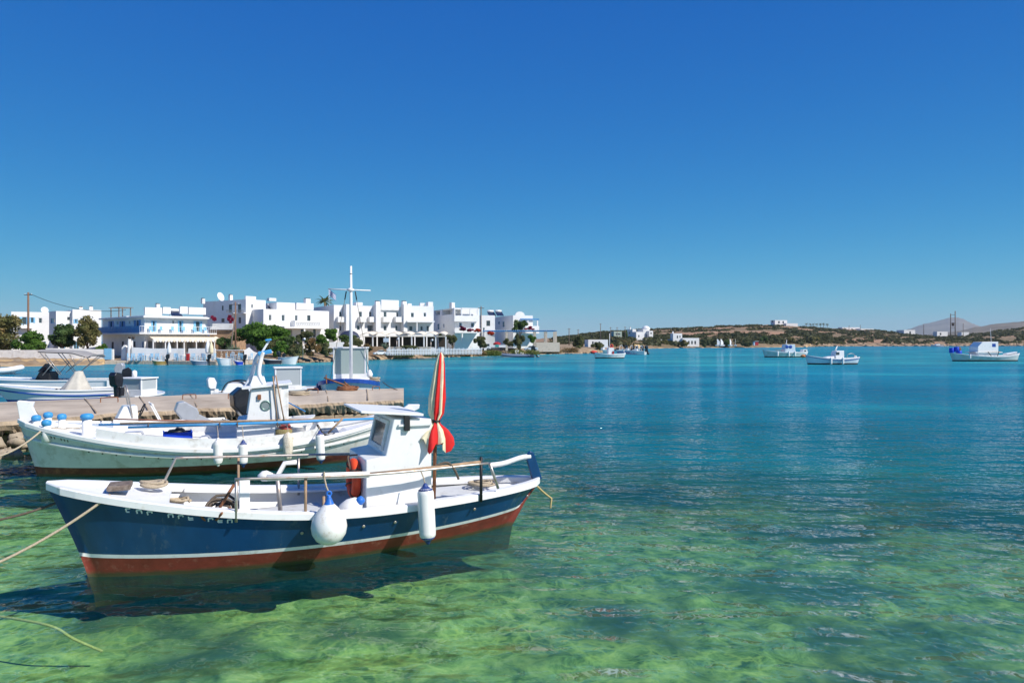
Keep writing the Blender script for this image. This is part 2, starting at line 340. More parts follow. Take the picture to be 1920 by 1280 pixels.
gx = np.linspace(-30, 45, 520); gy = np.linspace(-6, 60, 460); GX, GY = np.meshgrid(gx, gy)
GZ = -.62-.03*np.clip(GY-6, 0, 60)-.012*np.clip(GX, -20, 40)
for _ in range(700):
    bx, by, br = RNG.uniform(-6, 14), RNG.uniform(3, 16), RNG.uniform(.10, .32)
    d2 = ((GX-bx)**2+((GY-by)*1.2)**2)/br**2; GZ += np.where(d2 < 1, np.sqrt(np.clip(1-d2, 0, 1))*br*.22, 0)
sb = np_mesh('seabed', np.stack([GX, GY, np.minimum(GZ, -.36)], -1).reshape(-1, 3), grid_faces(460, 520), seabed_material(), smooth=True); tag(sb, kind='structure')

# ---------------------------------------------------------------- land and hills
def ground_material(name, cols, scale=.05, patch=None):
    m, t, p = newmat(name); g = t.nodes.new('ShaderNodeNewGeometry'); pos = g.outputs['Position']
    n = N(t, 'ShaderNodeTexNoise', Scale=scale, Detail=9.0, Roughness=.68); t.links.new(pos, n.inputs[0])
    k = len(cols); c = ramp(t, n.outputs[0], [(.32+.36*i/(k-1), cc) for i, cc in enumerate(cols)]).outputs[0]
    if patch:
        mp = N(t, 'ShaderNodeMapping'); mp.inputs['Scale'].default_value = (.35, 1, 3); t.links.new(pos, mp.inputs[0])
        n2 = N(t, 'ShaderNodeTexNoise', Scale=patch[0], Detail=3.0); t.links.new(mp.outputs[0], n2.inputs[0])
        c = mix(t, ramp(t, n2.outputs[0], [(.50, 0), (.56, 1)]).outputs[0], c, patch[1])
    t.links.new(c, p.inputs['Base Color']); p.inputs['Roughness'].default_value = .95; p.inputs['Specular IOR Level'].default_value = .1
    return m
GROUND = ground_material('dry_earth', [(.17, .115, .07), (.30, .22, .14), (.42, .33, .22)], .35)
ROCKM = mat('shore_rock', (.36, .26, .175), .9, .35, 1.2, .03, 6, dirt=(.10, .075, .05), dirtamt=.4, dscale=1.4)
SAND = ground_material('beach_sand', [(.42, .27, .12), (.52, .36, .18), (.58, .44, .26)], 1.2)
HILL = ground_material('scrub_hillside', [(.10, .085, .05), (.20, .15, .09), (.30, .215, .14)], .03, (.012, (.36, .22, .14)))
def lofted(name, cols, mat_, rough=0.0, seed=0, kind='structure'):
    """cols: list of columns, each a list of (X,Y,Z) from the shore inland, same length"""
    A = np.array(cols, dtype=float)                       # columns x rows x 3
    if rough:
        rg = np.random.default_rng(seed); A[:, 1:, 2] += rg.normal(0, rough, A[:, 1:, 2].shape)
    V = A.reshape(-1, 3); r, c = A.shape[:2]
    o = np_mesh(name, V, grid_faces(r, c)[:, ::-1], mat_, smooth=True)
    return tag(o, kind=kind)
def interp(tab, x): return float(np.interp(x, [a for a, b in tab], [b for a, b in tab]))
SHORE = [(-700, 690), (-200, 690), (0, 687), (120, 685), (185, 684), (200, 682), (300, 682.5), (405, 684), (480, 683), (560, 680), (640, 677.5), (720, 674), (800, 671), (880, 668.5), (960, 666), (1010, 664.5), (1060, 663), (1100, 662.5), (1130, 661)]
def land_column(px):
    X, Y, _ = WL(px, interp(SHORE, px)); u = X/Y; rock = px > 520
    prof = [(-1.5, -.6), (0, .05), (.5, .35 if rock else .38), (2.0, .75 if rock else .42), (5, 1.1 if rock else .6), (12, 1.3 if rock else 1.0), (40, 1.5), (140, 2.2)]
    return [(X+(u*d), Y+d, z) for d, z in prof]
lofted('village_ground', [land_column(px) for px in np.linspace(-700, 1130, 240)], GROUND, .06, 3)
# far shore: low hills across the bay, from the beach to the skyline
SHORE2 = [(1040, 655), (1150, 654.5), (1200, 653.5), (1280, 652), (1400, 651.5), (1500, 650.5), (1560, 649.2), (1920, 648.4), (2100, 648.2), (2500, 648)]
RIDGE = [(1000, 634), (1060, 630), (1100, 625), (1150, 619), (1220, 616), (1300, 613), (1360, 610), (1420, 608), (1460, 607), (1500, 610), (1540, 613), (1600, 616), (1650, 618), (1700, 624), (1750, 628), (1800, 628), (1840, 623), (1880, 617), (1920, 613), (2000, 606), (2200, 600), (2500, 606)]
def hill_column(px):
    X, Y, _ = WL(px, interp(SHORE2, px)); u = X/Y; yr = interp(RIDGE, px); out = [(X-u*2, Y-2, -.5)]
    for k, f in enumerate((0, .02, .06, .14, .28, .45, .65, .85, 1.0, 1.25, 1.8)):
        D = Y+f*330; zr = CH+(640-yr-1.5)/CF*(Y+330)
        z = .1+1.2*min(1, f*22)+(zr-1.3)*(f**.85 if f <= 1 else 1-(f-1)*.6)
        out.append((u*D, D, z if k else .05))
    return out
HCOLS = [hill_column(px) for px in np.linspace(1000, 2500, 260)]
hill = lofted('hills', HCOLS, HILL, .18, 5)
# beach strips
def strip(name, tab, px0, px1, w, z, mt, n=60):
    cols = []
    for px in np.linspace(px0, px1, n):
        X, Y, _ = WL(px, interp(tab, px)); u = X/Y; e = min(1, (px-px0)/20, (px1-px)/20); e = max(e, .02)
        cols.append([(X-u*1.2, Y-1.2, -.06), (X+u*w*.5*e, Y+w*.5*e, z*.5), (X+u*w*e, Y+w*e, z), (X+u*(w*e+1.5), Y+w*e+1.5, z+.05)])
    return lofted(name, cols, mt)
strip('beach', SHORE, -300, 196, 4.5, .62, SAND)
strip('far_beach', SHORE2, 1190, 1520, 16, 1.7, SAND)
# mountain and hazy hills far behind
FARHILL = ground_material('far_hillside', [(.10, .085, .06), (.17, .14, .10), (.24, .20, .15)], .004)
def silhouette(name, tab, D, depth, mt, seed):
    px0, px1 = tab[0][0], tab[-1][0]; cols = []; rg = np.random.default_rng(seed)
    for px in np.linspace(px0, px1, 130):
        u = (px-960)/CF; zr = CH+(640-interp(tab, px))/CF*(D+depth*.5); zr += rg.normal(0, .010)*max(zr, 0)
        cols.append([(u*D, D, -4), (u*(D+depth*.15), D+depth*.15, zr*.35), (u*(D+depth*.3), D+depth*.3, zr*.72), (u*(D+depth*.5), D+depth*.5, zr), (u*(D+depth), D+depth, zr*.3)])
    return lofted(name, cols, mt)
silhouette('mountain', [(1640, 640), (1680, 629), (1700, 618), (1730, 608), (1755, 602), (1775, 597), (1783, 595), (1795, 595), (1805, 597), (1820, 605), (1850, 616), (1900, 628), (1960, 636), (2000, 640)], 7000, 2600, FARHILL, 1)
silhouette('far_hills', [(1660, 637), (1740, 627), (1800, 620), (1830, 613), (1860, 608), (1890, 605), (1920, 602), (1990, 597), (2100, 590), (2300, 600), (2500, 620)], 2600, 900, FARHILL, 2)
# ---------------------------------------------------------------- boat builder
def ease(x): x = min(1, max(0, x)); return x*x*(3-2*x)
class Hull:
    """lofted hull in its own frame: x from the stern (0) to the bow (L) on the waterline, y to port, z up"""
    def __init__(s, L, beam, bow_rake, stern_rake, zb, zm, zs, wl_beam, sm=.42, keel=-.45, transom=0.0, qs=.62, qw=.9, flare=.8, n=44):
        s.__dict__.update(locals()); s.S = [i/n for i in range(n+1)]
    def sheer(s, t):
        return s.zm+(s.zb-s.zm)*(max(0, (t-s.sm)/(1-s.sm)))**2.0+(s.zs-s.zm)*(max(0, (s.sm-t)/s.sm))**2.0
    def plan(s, t, q):
        if s.transom:
            k = .45; return (s.transom+(1-s.transom)*math.sin(math.pi/2*min(1, t/k))) if t < k else max(0, math.cos(math.pi/2*((t-k)/(1-k))**1.7))**q
        return max(0, math.sin(math.pi*t**1.04))**q
    def hb(s, t, z):
        sh = s.sheer(t); bs = s.beam/2*s.plan(t, s.qs)+.02; bw = s.wl_beam/2*s.plan(t, s.qw)+.012
        if z <= 0: return .015+(bw-.015)*math.sqrt(max(0, 1-(z/s.keel)**2))
        return bw+(bs-bw)*(z/sh)**s.flare
    def x(s, t, z):
        zb = max(z, -.3); fb = s.bow_rake*(abs(zb)/s.zb)**1.15*(1 if zb > 0 else -1); fs = s.stern_rake*(abs(zb)/s.zs)**1.1*(1 if zb > 0 else -1)
        return -fs+t*(s.L+fb+fs)
    def p(s, t, z, side=1, off=0.0): return (s.x(t, z), side*(s.hb(t, z)+off), z)
    def rows(s, t, z1, z2):
        sh = s.sheer(t); return [s.keel, s.keel*.6, -.12, 0, z1*.5, z1, z2]+[z2+(sh-z2)*k/6 for k in range(1, 7)]
    def shell(s, name, mats, parent, z1=.2, z2=.25, rise=(0, 0)):
        m = MB()
        for side in (1, -1):
            G = []
            for t in s.S:
                e = rise[1]*max(0, (t-.6)/.4)**2+rise[0]*max(0, (.4-t)/.4)**2
                G.append([s.p(t, z, side) for z in s.rows(t, z1+e, z2+e)])
            k = len(G[0]); vs = [q for c in G for q in c]
            for i in range(len(G)-1):
                for j in range(k-1):
                    f = (i*k+j, (i+1)*k+j, (i+1)*k+j+1, i*k+j+1)
                    if side > 0: f = f[::-1]
                    m.f.append([a+len(m.v) for a in f]); m.m.append((3 if j < 3 and len(mats) > 3 else 2) if j < 5 else 1 if j == 5 else 0); m.s.append(True)
            m.v += vs
        k = len(s.rows(0, z1, z2)); n1 = (s.n+1)*k
        for e in (0, s.n):                                      # close stem and stern (a flat transom where there is one)
            for j in range(k-1):
                m.f.append([e*k+j, n1+e*k+j, n1+e*k+j+1, e*k+j+1][::(1 if e else -1)]); m.m.append(2 if j < 5 else 1 if j == 5 else 0); m.s.append(False)
        return m.build(name, mats, parent)
    def band(s, prof, name, mats, parent, t0=0.0, t1=1.0, sides=(1, -1), fz=None, bevel=0):
        """sweep a closed section (offset from the hull side, offset from the sheer) along the sheer"""
        m = MB()
        for side in sides:
            T = [t for t in s.S if t0 <= t <= t1]; k = len(prof); vs = []
            for t in T:
                z0 = fz(t) if fz else s.sheer(t)
                for (dy, dz) in prof:
                    y = max(s.hb(t, min(z0, s.sheer(t)))+dy, .004); vs.append((s.x(t, z0), side*y, z0+dz))
            fs = []
            for i in range(len(T)-1):
                for j in range(k):
                    f = (i*k+j, i*k+(j+1) % k, (i+1)*k+(j+1) % k, (i+1)*k+j); fs.append(f if side < 0 else f[::-1])
            e = tuple(range(k)); fs += [e, tuple(a+(len(T)-1)*k for a in e[::-1])]
            m.add(vs, fs)
        return m.build(name, mats, parent)
    def deck(s, name, mats, parent, drop, t0, t1, inset=.05, thick=.04):
        m = MB(); T = [t for t in s.S if t0 <= t <= t1]; top = []
        for t in T:
            z = s.sheer(t)-(drop(t) if callable(drop) else drop); y = max(.004, s.hb(t, max(z, .01))-inset); x = s.x(t, z)
            top.append([(x, -y, z), (x, 0, z+.02), (x, y, z)])
        k = 3; vs = [q for c in top for q in c]; lo = [(a, b, c-thick) for a, b, c in vs]; n = len(vs)
        fs = [(i*k+j, (i+1)*k+j, (i+1)*k+j+1, i*k+j+1) for i in range(len(T)-1) for j in range(2)]
        fs += [tuple(a+n for a in f[::-1]) for f in fs]; L = (len(T)-1)*k
        fs += [(0, 1, n+1, n), (1, 2, n+2, n+1), (L, n+L, n+L+1, L+1), (L+1, n+L+1, n+L+2, L+2)]
        return m.add(vs+lo, fs).build(name, mats, parent)
    def lining(s, name, mats, parent, drop, inset=.05, t0=0, t1=1):
        """inner face of the bulwark from the cap down to the deck"""
        m = MB()
        for side in (1, -1):
            vs = []; T = [t for t in s.S if t0 <= t <= t1]
            for t in T:
                sh = s.sheer(t); z = sh-(drop(t) if callable(drop) else drop)-.02
                vs += [(s.x(t, sh), side*max(.004, s.hb(t, sh)-inset), sh), (s.x(t, z), side*max(.004, s.hb(t, max(z, .01))-inset), z)]
            fs = [(2*i, 2*i+1, 2*i+3, 2*i+2) if side > 0 else (2*i, 2*i+2, 2*i+3, 2*i+1) for i in range(len(T)-1)]
            m.add(vs, fs, 0, True)
        return m.build(name, mats, parent)
def cyl_fender(label, top, length=.62, r=.085, endmat=None, tilt=(0, 0), group=None, rope_to=None, body=None, shag=False):
    """cylindrical fender hanging from `top`"""
    t = thing('fender', label, 'fender', top, 0, group); ax = Vector((tilt[0], tilt[1], -1)).normalized()
    e = endmat or FENDNAVY
    MB().lathe([(.012, .03), (r*.7, .055), (r*.97, .10), (r, .14), (r, length-.14), (r*.97, length-.10), (r*.7, length-.055), (.012, length-.03)] if not shag else
               [(.02, .02), (r*.7, .06), (r*1.15, .16), (r*1.1, .32), (r, length*.7), (r*.8, length*.95), (r*.2, length)], 22, (0,0,0), ax, wob=.10 if shag else 0).build('body', body or FENDER, t)
    if not shag:
        MB().lathe([(.018, -.02), (.028, .0), (r*.45, .04), (r*.86, .085), (r*.86, .07), (r*.3, .02)], 16, (0,0,0), ax).build('end_cap', e, t)
        MB().lathe([(.018, length+.02), (.028, length), (r*.45, length-.04), (r*.86, length-.085), (r*.86, length-.07), (r*.3, length-.02)][::-1], 16, (0,0,0), ax).build('end_cap', e, t)
    if rope_to:
        q = Vector(rope_to)-Vector(top); MB().tube([(0,0,.0), q*.5+Vector((.008,0,0)), q], .009, 6).build('lanyard', ROPE, t)
    return t
def outboard(name, label, loc, rz, s=1.0, m=None, tilt=0.0, group=None):
    t = thing(name, label, 'outboard motor', loc, rz, group); m = m or ENGBLK
    def tr(p):                                               # tilt about the clamp
        c, d = math.cos(tilt), math.sin(tilt); x, y, z = p; return ((x*c-z*d)*s, y*s, (x*d+z*c)*s)
    c = MB(); prof = [(-.10, 0), (-.34, 0), (-.43, .10), (-.47, .44), (-.38, .56), (-.16, .53), (-.05, .30)]
    c.hexa([tr((x, -.15, z+.12)) for x, z in prof], [tr((x, .15, z+.12)) for x, z in prof]); o = c.build('cowling', m, t, .03*s, 3)
    MB().hexa([tr(p) for p in [(-.14,-.07,.12),(-.32,-.07,.12),(-.32,.07,.12),(-.14,.07,.12)]], [tr(p) for p in [(-.16,-.05,-.55),(-.28,-.05,-.55),(-.28,.05,-.55),(-.16,.05,-.55)]]).build('midsection', m, t, .01)
    MB().tube([tr((-.05,0,-.6)), tr((-.40,0,-.6))], [.03*s,.055*s], 10).bar(tr((-.22,0,-.5)), tr((-.24,0,-.8)), .03*s, .14*s).build('gearcase', m, t)
    pr = MB()
    for k in range(3):
        a = k*2.094; u = (0, math.cos(a), math.sin(a)); pr.bar(tr((-.41,u[1]*.02,-.6+u[2]*.02)), tr((-.43,u[1]*.13,-.6+u[2]*.13)), .07*s, .012*s)
    pr.build('propeller', STEEL, t)
    MB().box(-.16*s, .04*s, -.10*s, .10*s, -.22*s, .10*s).build('clamp_bracket', m, t, .01)
    return t
def coil(name, label, loc, r, turns, mt, rr=.018, squash=.35, seed=1, tilt=None, group=None):
    rg = random.Random(seed); pts = []
    for i in range(turns*18):
        a = i/18*2*math.pi; k = r*(.72+.28*math.sin(i*.13+seed))+rg.uniform(-.01, .01)
        pts.append(Vector((k*math.cos(a), k*math.sin(a)*(.75+.2*math.sin(i*.05)), squash*r*(i/(turns*18))+rr+.5*rr*math.sin(i*.7))))
    if tilt: M = Matrix.Rotation(tilt[0], 3, 'X') @ Matrix.Rotation(tilt[1], 3, 'Y'); pts = [M @ p for p in pts]
    o = MB().tube(pts, rr, 6).build(name, mt); o.location = loc
    return tag(o, label, 'rope', group)
def rope_thing(name, label, pts, r, mt, group=None, n=6, cat='rope'):
    o0 = Vector(pts[0]); o = MB().tube([Vector(p)-o0 for p in pts], r, n).build(name, mt); o.location = o0
    return tag(o, label, cat, group)

# ---------------------------------------------------------------- the navy blue fishing boat in front
BF = Frame(-.09, 11.13, -.912, -.41)
bb = thing('fishing_boat', 'navy blue wooden fishing boat with white gunwale, red bottom and white wheelhouse', 'boat', BF.w((0, 0, 0)), BF.rz)
H = Hull(5.85, 1.86, .44, .58, 1.20, .67, .70, 1.20, sm=.40, keel=-.40, qs=.56, qw=.80, flare=.9)
BOOT = mat('white_boot_stripe', (.74, .76, .76), .4, .08, 6, dirt=(.40, .40, .36), dirtamt=.25, dscale=5)
H.shell('hull', [BLUE, BOOT, RED, BOTDARK], bb, .225, .275, rise=(.06, .05))
H.band([(.035, -.045), (.035, .035), (.02, .05), (-.10, .05), (-.115, .035), (-.115, -.045)], 'gunwale', WHITE, bb)
drop = lambda t: .03 if t > .80 else (.30 if t < .74 else .30-.27*(t-.74)/.06)
H.deck('deck', DECK, bb, lambda t: .30, 0, .80)
H.deck('foredeck', WHITE, bb, .005, .80, 1.0, .03)
H.lining('bulwark', WHITE, bb, lambda t: .31)
MB().box(4.93, 4.99, -.52, .52, .60, .93).build('foredeck_bulkhead', WHITE, bb)
# side decks around the cockpit
H.band([(-.10, -.02), (-.10, .012), (-.26, .012), (-.26, -.02)], 'side_deck', WHITE, bb, .10, .80)
# wheelhouse: engine box in front, raked window, flat roof
m = MB(); side = [(2.42, .36), (2.42, 1.33), (2.14, 1.37), (2.02, 1.90), (1.46, 1.87), (1.46, .36)]
W2 = .60
m.hexa([(x, -W2, z) for x, z in side], [(x, W2, z) for x, z in side]); wh = m.build('wheelhouse', WHITE, bb, .018, 3)
def on_front(u, v, d=0.0):               # a point on the raked window wall: u across, v up, d proud
    a = Vector((2.14, 0, 1.37)); b = Vector((2.02, 0, 1.90)); q = a.lerp(b, v); nrm = Vector((.53, 0, .12)).normalized(); return (q.x+nrm.x*d, u, q.z+nrm.z*d)
m = MB()
for (u0, u1, v0, v1) in ((-.42, .42, .10, .20), (-.42, .42, .80, .90), (-.42, -.34, .20, .80), (.34, .42, .20, .80)):
    m.hexa([on_front(u0, v0, .001), on_front(u1, v0, .001), on_front(u1, v1, .001), on_front(u0, v1, .001)], [on_front(u0, v0, .035), on_front(u1, v0, .035), on_front(u1, v1, .035), on_front(u0, v1, .035)])
m.build('window_frame', WHITE2, wh, .006)
MB().hexa([on_front(-.34, .2, .004), on_front(.34, .2, .004), on_front(.34, .8, .004), on_front(-.34, .8, .004)], [on_front(-.34, .2, .012), on_front(.34, .2, .012), on_front(.34, .8, .012), on_front(-.34, .8, .012)]).build('window_pane', PANE, wh)
rp = [(2.50, 2.00), (2.50, 2.03), (1.60, 1.955), (1.60, 1.92)]
MB().hexa([(x, -.66, z) for x, z in rp], [(x, .66, z) for x, z in rp]).build('roof', WHITE, wh, .006)
MB().box(1.80, 1.88, .601, .66, 1.72, 1.93).build('roof_gap_box', BLACK, wh, .004)  # black box added to stand in for the dark gap under the roof
MB().bar((1.95, .63, 1.80), (1.48, .63, 1.80), .02, .03).bar((1.95, .60, 1.80), (1.95, .64, 1.80), .02, .03).bar((1.48, .60, 1.80), (1.48, .64, 1.80), .02, .03).build('grab_rail', WHITE, wh)
MB().box(1.44, 1.458, -.5, .5, .40, 1.78).build('aft_door', WHITE2, wh)
# cockpit furniture
MB().box(2.9, 4.2, -.50, .50, .42, .56).build('engine_cover', DECK, bb, .03, 3)
MB().box(.52, 1.36, -.42, .44, .42, .64).build('stern_hatch', DECK, bb, .02)
MB().box(.02, .40, -.20, .20, .42, .60).build('stern_locker', WHITE, bb, .02)
MB().box(3.95, 4.08, .56, .70, .40, 1.20).build('mooring_post', WHITE, bb, .012)
MB().box(5.35, 5.62, -.10, .24, 1.10, 1.17).build('bow_roller_pad', WOODGREY, bb, .02)
# railings: near side tube with plastic spar and wooden pole lashed on, far side hoop
rail = [BF.at_y(440, 898, .90), BF.at_y(700, 889, .90), BF.at_y(915, 868, .74)]
MB().tube(smooth_path(rail), .017, 8).build('side_rail', STEEL, bb)
for px, y0, y1, mt in ((443, 900, 968, STEEL), (573, 895, 955, WOOD), (607, 930, 965, WOOD)):
    a = BF.at_y(px, y0, .88); MB().tube([a, (a[0], .87, H.sheer(a[0]/6.3)-.05)], .019, 8).build('rail_post', mt, bb)
a = BF.at_y(902, 856, .74); MB().tube([a, (a[0], .74, .62)], .024, 8).build('rail_post', BLACK, bb)
a = BF.at_y(918, 868, .70); b = BF.at_y(934, 915, .66); MB().tube([a, b], .022, 8).build('stern_strut', STEEL, bb)
MB().tube([BF.at_y(500, 895, .84), BF.at_y(692, 889, .84)], .043, 12).build('plastic_spar', PVC, bb)
MB().tube([BF.at_y(690, 889, .84), BF.at_y(780, 880, .83), BF.at_y(900, 866, .74)], .026, 10).build('wooden_pole', WOOD, bb)
f0 = BF.at_y(303, 912, -.62); f1 = BF.at_y(330, 858, -.66); f2 = BF.at_y(640, 851, -.86)
MB().tube([f0, Vector(f0).lerp(Vector(f1), .9), f1, Vector(f1).lerp(Vector(f2), .04), f2, (1.0, -.80, f2[2]-.06)], .019, 8).build('far_rail', STEEL, bb)
for px in (447, 560):
    a = BF.at_y(px, 857, -.84); MB().tube([a, (a[0], -.84, .62)], .018, 8).build('rail_post', WOOD if px < 500 else STEEL, bb)
ex = [BF.at_y(490, 890, .2), BF.at_y(520, 893, .2), BF.at_y(534, 868, .2), BF.at_y(556, 866, .2)]
MB().tube(ex, [.05, .04, .035, .035], 12).lathe([(.02, 0), (.07, .06), (.075, .12), (.03, .2)], 14, BF.at_y(483, 893, .2), (-1, 0, 0)).build('exhaust_pipe', PVC, bb)
MB().tube([(ex[1][0], ex[1][1], ex[1][2]), (ex[1][0]-.05, .2, .52)], .03, 8).build('exhaust_riser', STEEL, bb)
# rudder and tiller
rp = [(.60, -.38), (-.02, -.38), (-.10, 0), (-.33, .36), (-.55, .62), (-.50, .62), (-.25, .38), (.30, .02)]
MB().hexa([(x, -.022, z) for x, z in rp], [(x, .022, z) for x, z in rp]).build('rudder', RED, bb, .01)
rp = [(-.60, .70), (-.46, .72), (-.36, 1.05), (-.37, 1.15), (-.42, 1.19), (-.48, 1.17), (-.52, 1.08), (-.64, .72)]
MB().hexa([(x, -.03, z) for x, z in rp], [(x, .03, z) for x, z in rp]).build('rudder_head', BLUE, bb, .015)
ti = [BF.at_y(994, 855, 0), BF.at_y(975, 858, 0), BF.at_y(945, 868, 0), BF.at_y(918, 872, 0)]
MB().tube(smooth_path(ti), .042, 8).build('tiller', WHITE, bb)
ht = MB(); ht.tube(smooth_path([BF.at_y(815, 874, .8), BF.at_y(838, 867, .8), BF.at_y(852, 880, .8), BF.at_y(860, 898, .8)]), .018, 8); ht.build('hose', ROPEDK, bb)
for px, py in ((525, 1000), (640, 1000), (700, 985), (860, 975), (985, 938)):
    q = H.p(BF.at_y(px, py, .85)[0]/6.2, .48, 1, .0); MB().lathe([(.018, 0), (.022, .012), (.010, .014)], 10, q, (0, 1, -.2)).build('hull_fitting', STEEL, bb)
# painted registration letters on the bow: worn white strokes
rg = random.Random(4)
def on_hull(t, z, off=.004): return H.p(t, z, 1, off)
t0 = .885
for k in range(11):
    tt = t0-k*.0165; zz = H.sheer(tt)-.125
    if k in (3, 7): continue
    w = .0075; hgt = .045
    strokes = [((0, 0), (0, 1)), ((0, 1), (1, 1)), ((1, 1), (1, rg.choice((0, .5))))] if k % 3 else [((0, 0), (0, 1)), ((0, .5), (1, .5)), ((0, 0), (1, 0))]
    if k == 0: strokes = [((0, 0), (0, 1)), ((0, 1), (1, 1)), ((0, 0), (.6, 0))]
    m = MB()
    for (a, b), (c, d) in strokes:
        p0 = on_hull(tt-a*w, zz+b*hgt); p1 = on_hull(tt-c*w, zz+d*hgt); m.bar(p0, p1, .016, .004, up=(0, 1, 0))
    m.build('letter', BOOT, bb)
# things on and around the boat
lb = thing('lifebuoy', 'orange ring lifebuoy hung on the front of the blue boat wheelhouse', 'lifebuoy', BF.w((2.50, .12, 1.0)), BF.rz)
MB().torus(.225, .068, (0, 0, 0), (1, 0, 0), 32, 12).build('ring', ORANGE, lb)
for k in range(4): MB().torus(.075, .012, (0, .225*math.cos(k*math.pi/2+.6), .225*math.sin(k*math.pi/2+.6)), (0, -math.sin(k*math.pi/2+.6), math.cos(k*math.pi/2+.6)), 14, 6).build('rope_band', ROPEDK, lb)
MB().tube(smooth_path([(.07, .16, .14), (.09, .05, .30), (.05, -.02, .33), (-.06, 0, .34)]), .012, 6).build('grab_line', ROPEDK, lb)
bf = thing('ball_fender', 'big round white ball fender with blue neck hanging on the blue hull', 'fender', BF.w(BF.at_y(617, 935, 1.12)), BF.rz)
MB().lathe([(.02, -.02), (.05, -.05), (.10, -.10), (.17, -.18), (.215, -.27), (.23, -.36), (.215, -.45), (.165, -.53), (.09, -.575), (.02, -.585)], 28).build('body', FENDER, bf)
MB().lathe([(.022, .05), (.028, .02), (.036, 0), (.062, -.06), (.070, -.072), (.06, -.075)], 20).torus(.028, .014, (0, 0, .07), (0, 1, 0), 14, 8).build('neck', FENDBLUE, bf)
tp = Vector(BF.at_y(607, 890, .9))-Vector(BF.at_y(617, 935, 1.12)); MB().tube([(0, 0, .08), tp*.5, tp], .011, 6).torus(.035, .012, tp, (1, 0, .2), 12, 6).build('lanyard', ROPE, bf)
cf = cyl_fender('long white cylindrical fender with navy ends against the blue hull', BF.w(BF.at_y(797, 908, 1.03)), .80, .115, FENDNAVY, tilt=(.06, -.06), rope_to=BF.w(BF.at_y(789, 882, .9)))
lf = thing('pear_fender', 'small white fender with blue eye lying beside the blue boat wheelhouse', 'fender', BF.w((2.62, .74, .74)), BF.rz)
MB().lathe([(.01, -.28), (.10, -.24), (.14, -.14), (.135, -.02), (.09, .08), (.05, .11)], 20, (0, 0, 0), (-.55, .4, .55)).build('body', FENDER, lf)
MB().lathe([(.055, .09), (.06, .12), (.05, .17), (.02, .18)], 16, (0, 0, 0), (-.55, .4, .55)).build('neck', FENDBLUE, lf)
# closed parasol
ub = BF.w((1.40, .52, .62)); um = thing('parasol', 'closed red and cream parasol tied up on a rusty pole behind the wheelhouse', 'parasol', ub, 0)
MB().tube([(0, 0, 0), (.02, 0, .9), (.03, 0, 1.30), (.10, 0, 2.16)], .026, 10).build('pole', RUST, um)
m = MB(); n = 48; lv = [(0.0, 2.22, .012), (.0, 2.17, .045), (0, 2.05, .062), (0, 1.8, .082), (0, 1.55, .100), (0, 1.32, .098), (0, 1.22, .052), (0, 1.17, .062), (0, 1.08, .135), (0, .98, .19), (0, .86, .215)]
vs = []
for i, (_, z, r) in enumerate(lv):
    for j in range(n):
        a = 2*math.pi*j/n; pl = 1+(.22 if i > 1 else 0)*math.cos(8*a+.4*math.sin(z*6))+(.20*math.sin(3*a+1)+.08*math.sin(7*a+2) if i > 7 else .07*math.sin(13*a+z*11)*math.sin(z*7+a))
        zz = z+(.075*math.sin(5*a)+.05*math.sin(8*a) if i == len(lv)-1 else .03*math.sin(5*a) if i == len(lv)-2 else 0)
        cx = .03+.07*(z-1.3)/.9; vs.append((cx+r*pl*math.cos(a), r*pl*math.sin(a), zz))
for i in range(len(lv)-1):
    for j in range(n):
        m.f.append([i*n+j, (i+1)*n+j, (i+1)*n+(j+1) % n, i*n+(j+1) % n]); a = (j+.5)/n; m.m.append(int(a*8+.35)*3//4 % 2); m.s.append(True)
m.v = vs; m.build('canopy', [UMRED, UMCREAM], um)
MB().torus(.062, .012, (.025, 0, 1.215), (0.1, 0, 1), 20, 6).torus(.060, .012, (.025, 0, 1.19), (-.1, .1, 1), 20, 6).build('tie', BLACK, um)
# ropes and ground tackle on the blue boat
coil('rope_coil', 'tangle of pale rope on the foredeck of the blue boat', BF.w((5.12, -.26, 1.02)), .17, 5, ROPE, .022, .35, 3)
coil('rope_coil', 'dark weathered rope coil hanging at the mooring post of the blue boat', BF.w((4.28, .52, .80)), .21, 7, ROPEDK, .017, .5, 5, tilt=(1.1, .5))
coil('rope_coil', 'small pale rope heap in the bow well of the blue boat', BF.w((4.80, -.45, .74)), .13, 3, ROPE, .018, .3, 8)
coil('rope_coil', 'loose pale rope heap in the stern of the blue boat', BF.w((.42, -.02, .68)), .24, 4, ROPE, .017, .25, 9)
an = thing('anchor', 'rusty grapnel anchor beside the white mooring post of the blue boat', 'anchor', BF.w((4.36, .70, .80)), BF.rz)
MB().tube([(0, 0, 0), (-.22, 0, .36)], .02, 8).build('shank', RUST, an)
for k in range(4):
    a = k*1.57+.4; MB().tube(smooth_path([(0, 0, 0), (.10*math.cos(a)+.03, .10*math.sin(a), -.05), (.20*math.cos(a), .20*math.sin(a), .06)]), [.016]*12+[.006], 6).build('fluke', RUST, an)
rope_thing('mooring_rope', 'pale mooring rope running from the blue bow down to the water', sag(BF.w((5.55, .42, 1.10)), PT(-25, 1064, 7.7), .06), .017, ROPE)
rope_thing('mooring_rope', 'dark mooring line off the stem of the blue boat', sag(BF.w((6.05, -.08, 1.02)), PT(-25, 978, 8.3), .04), .016, ROPEDK)
sp = BF.w((-.50, .12, .62)); rope_thing('stern_line', 'stern line of the blue boat slanting into the water', sag(sp, PT(1034, 934, 11.75), .01)+sag(PT(1034, 934, 11.75), PT(1032, 952, 11.75), 0)[1:], .017, ROPEY)
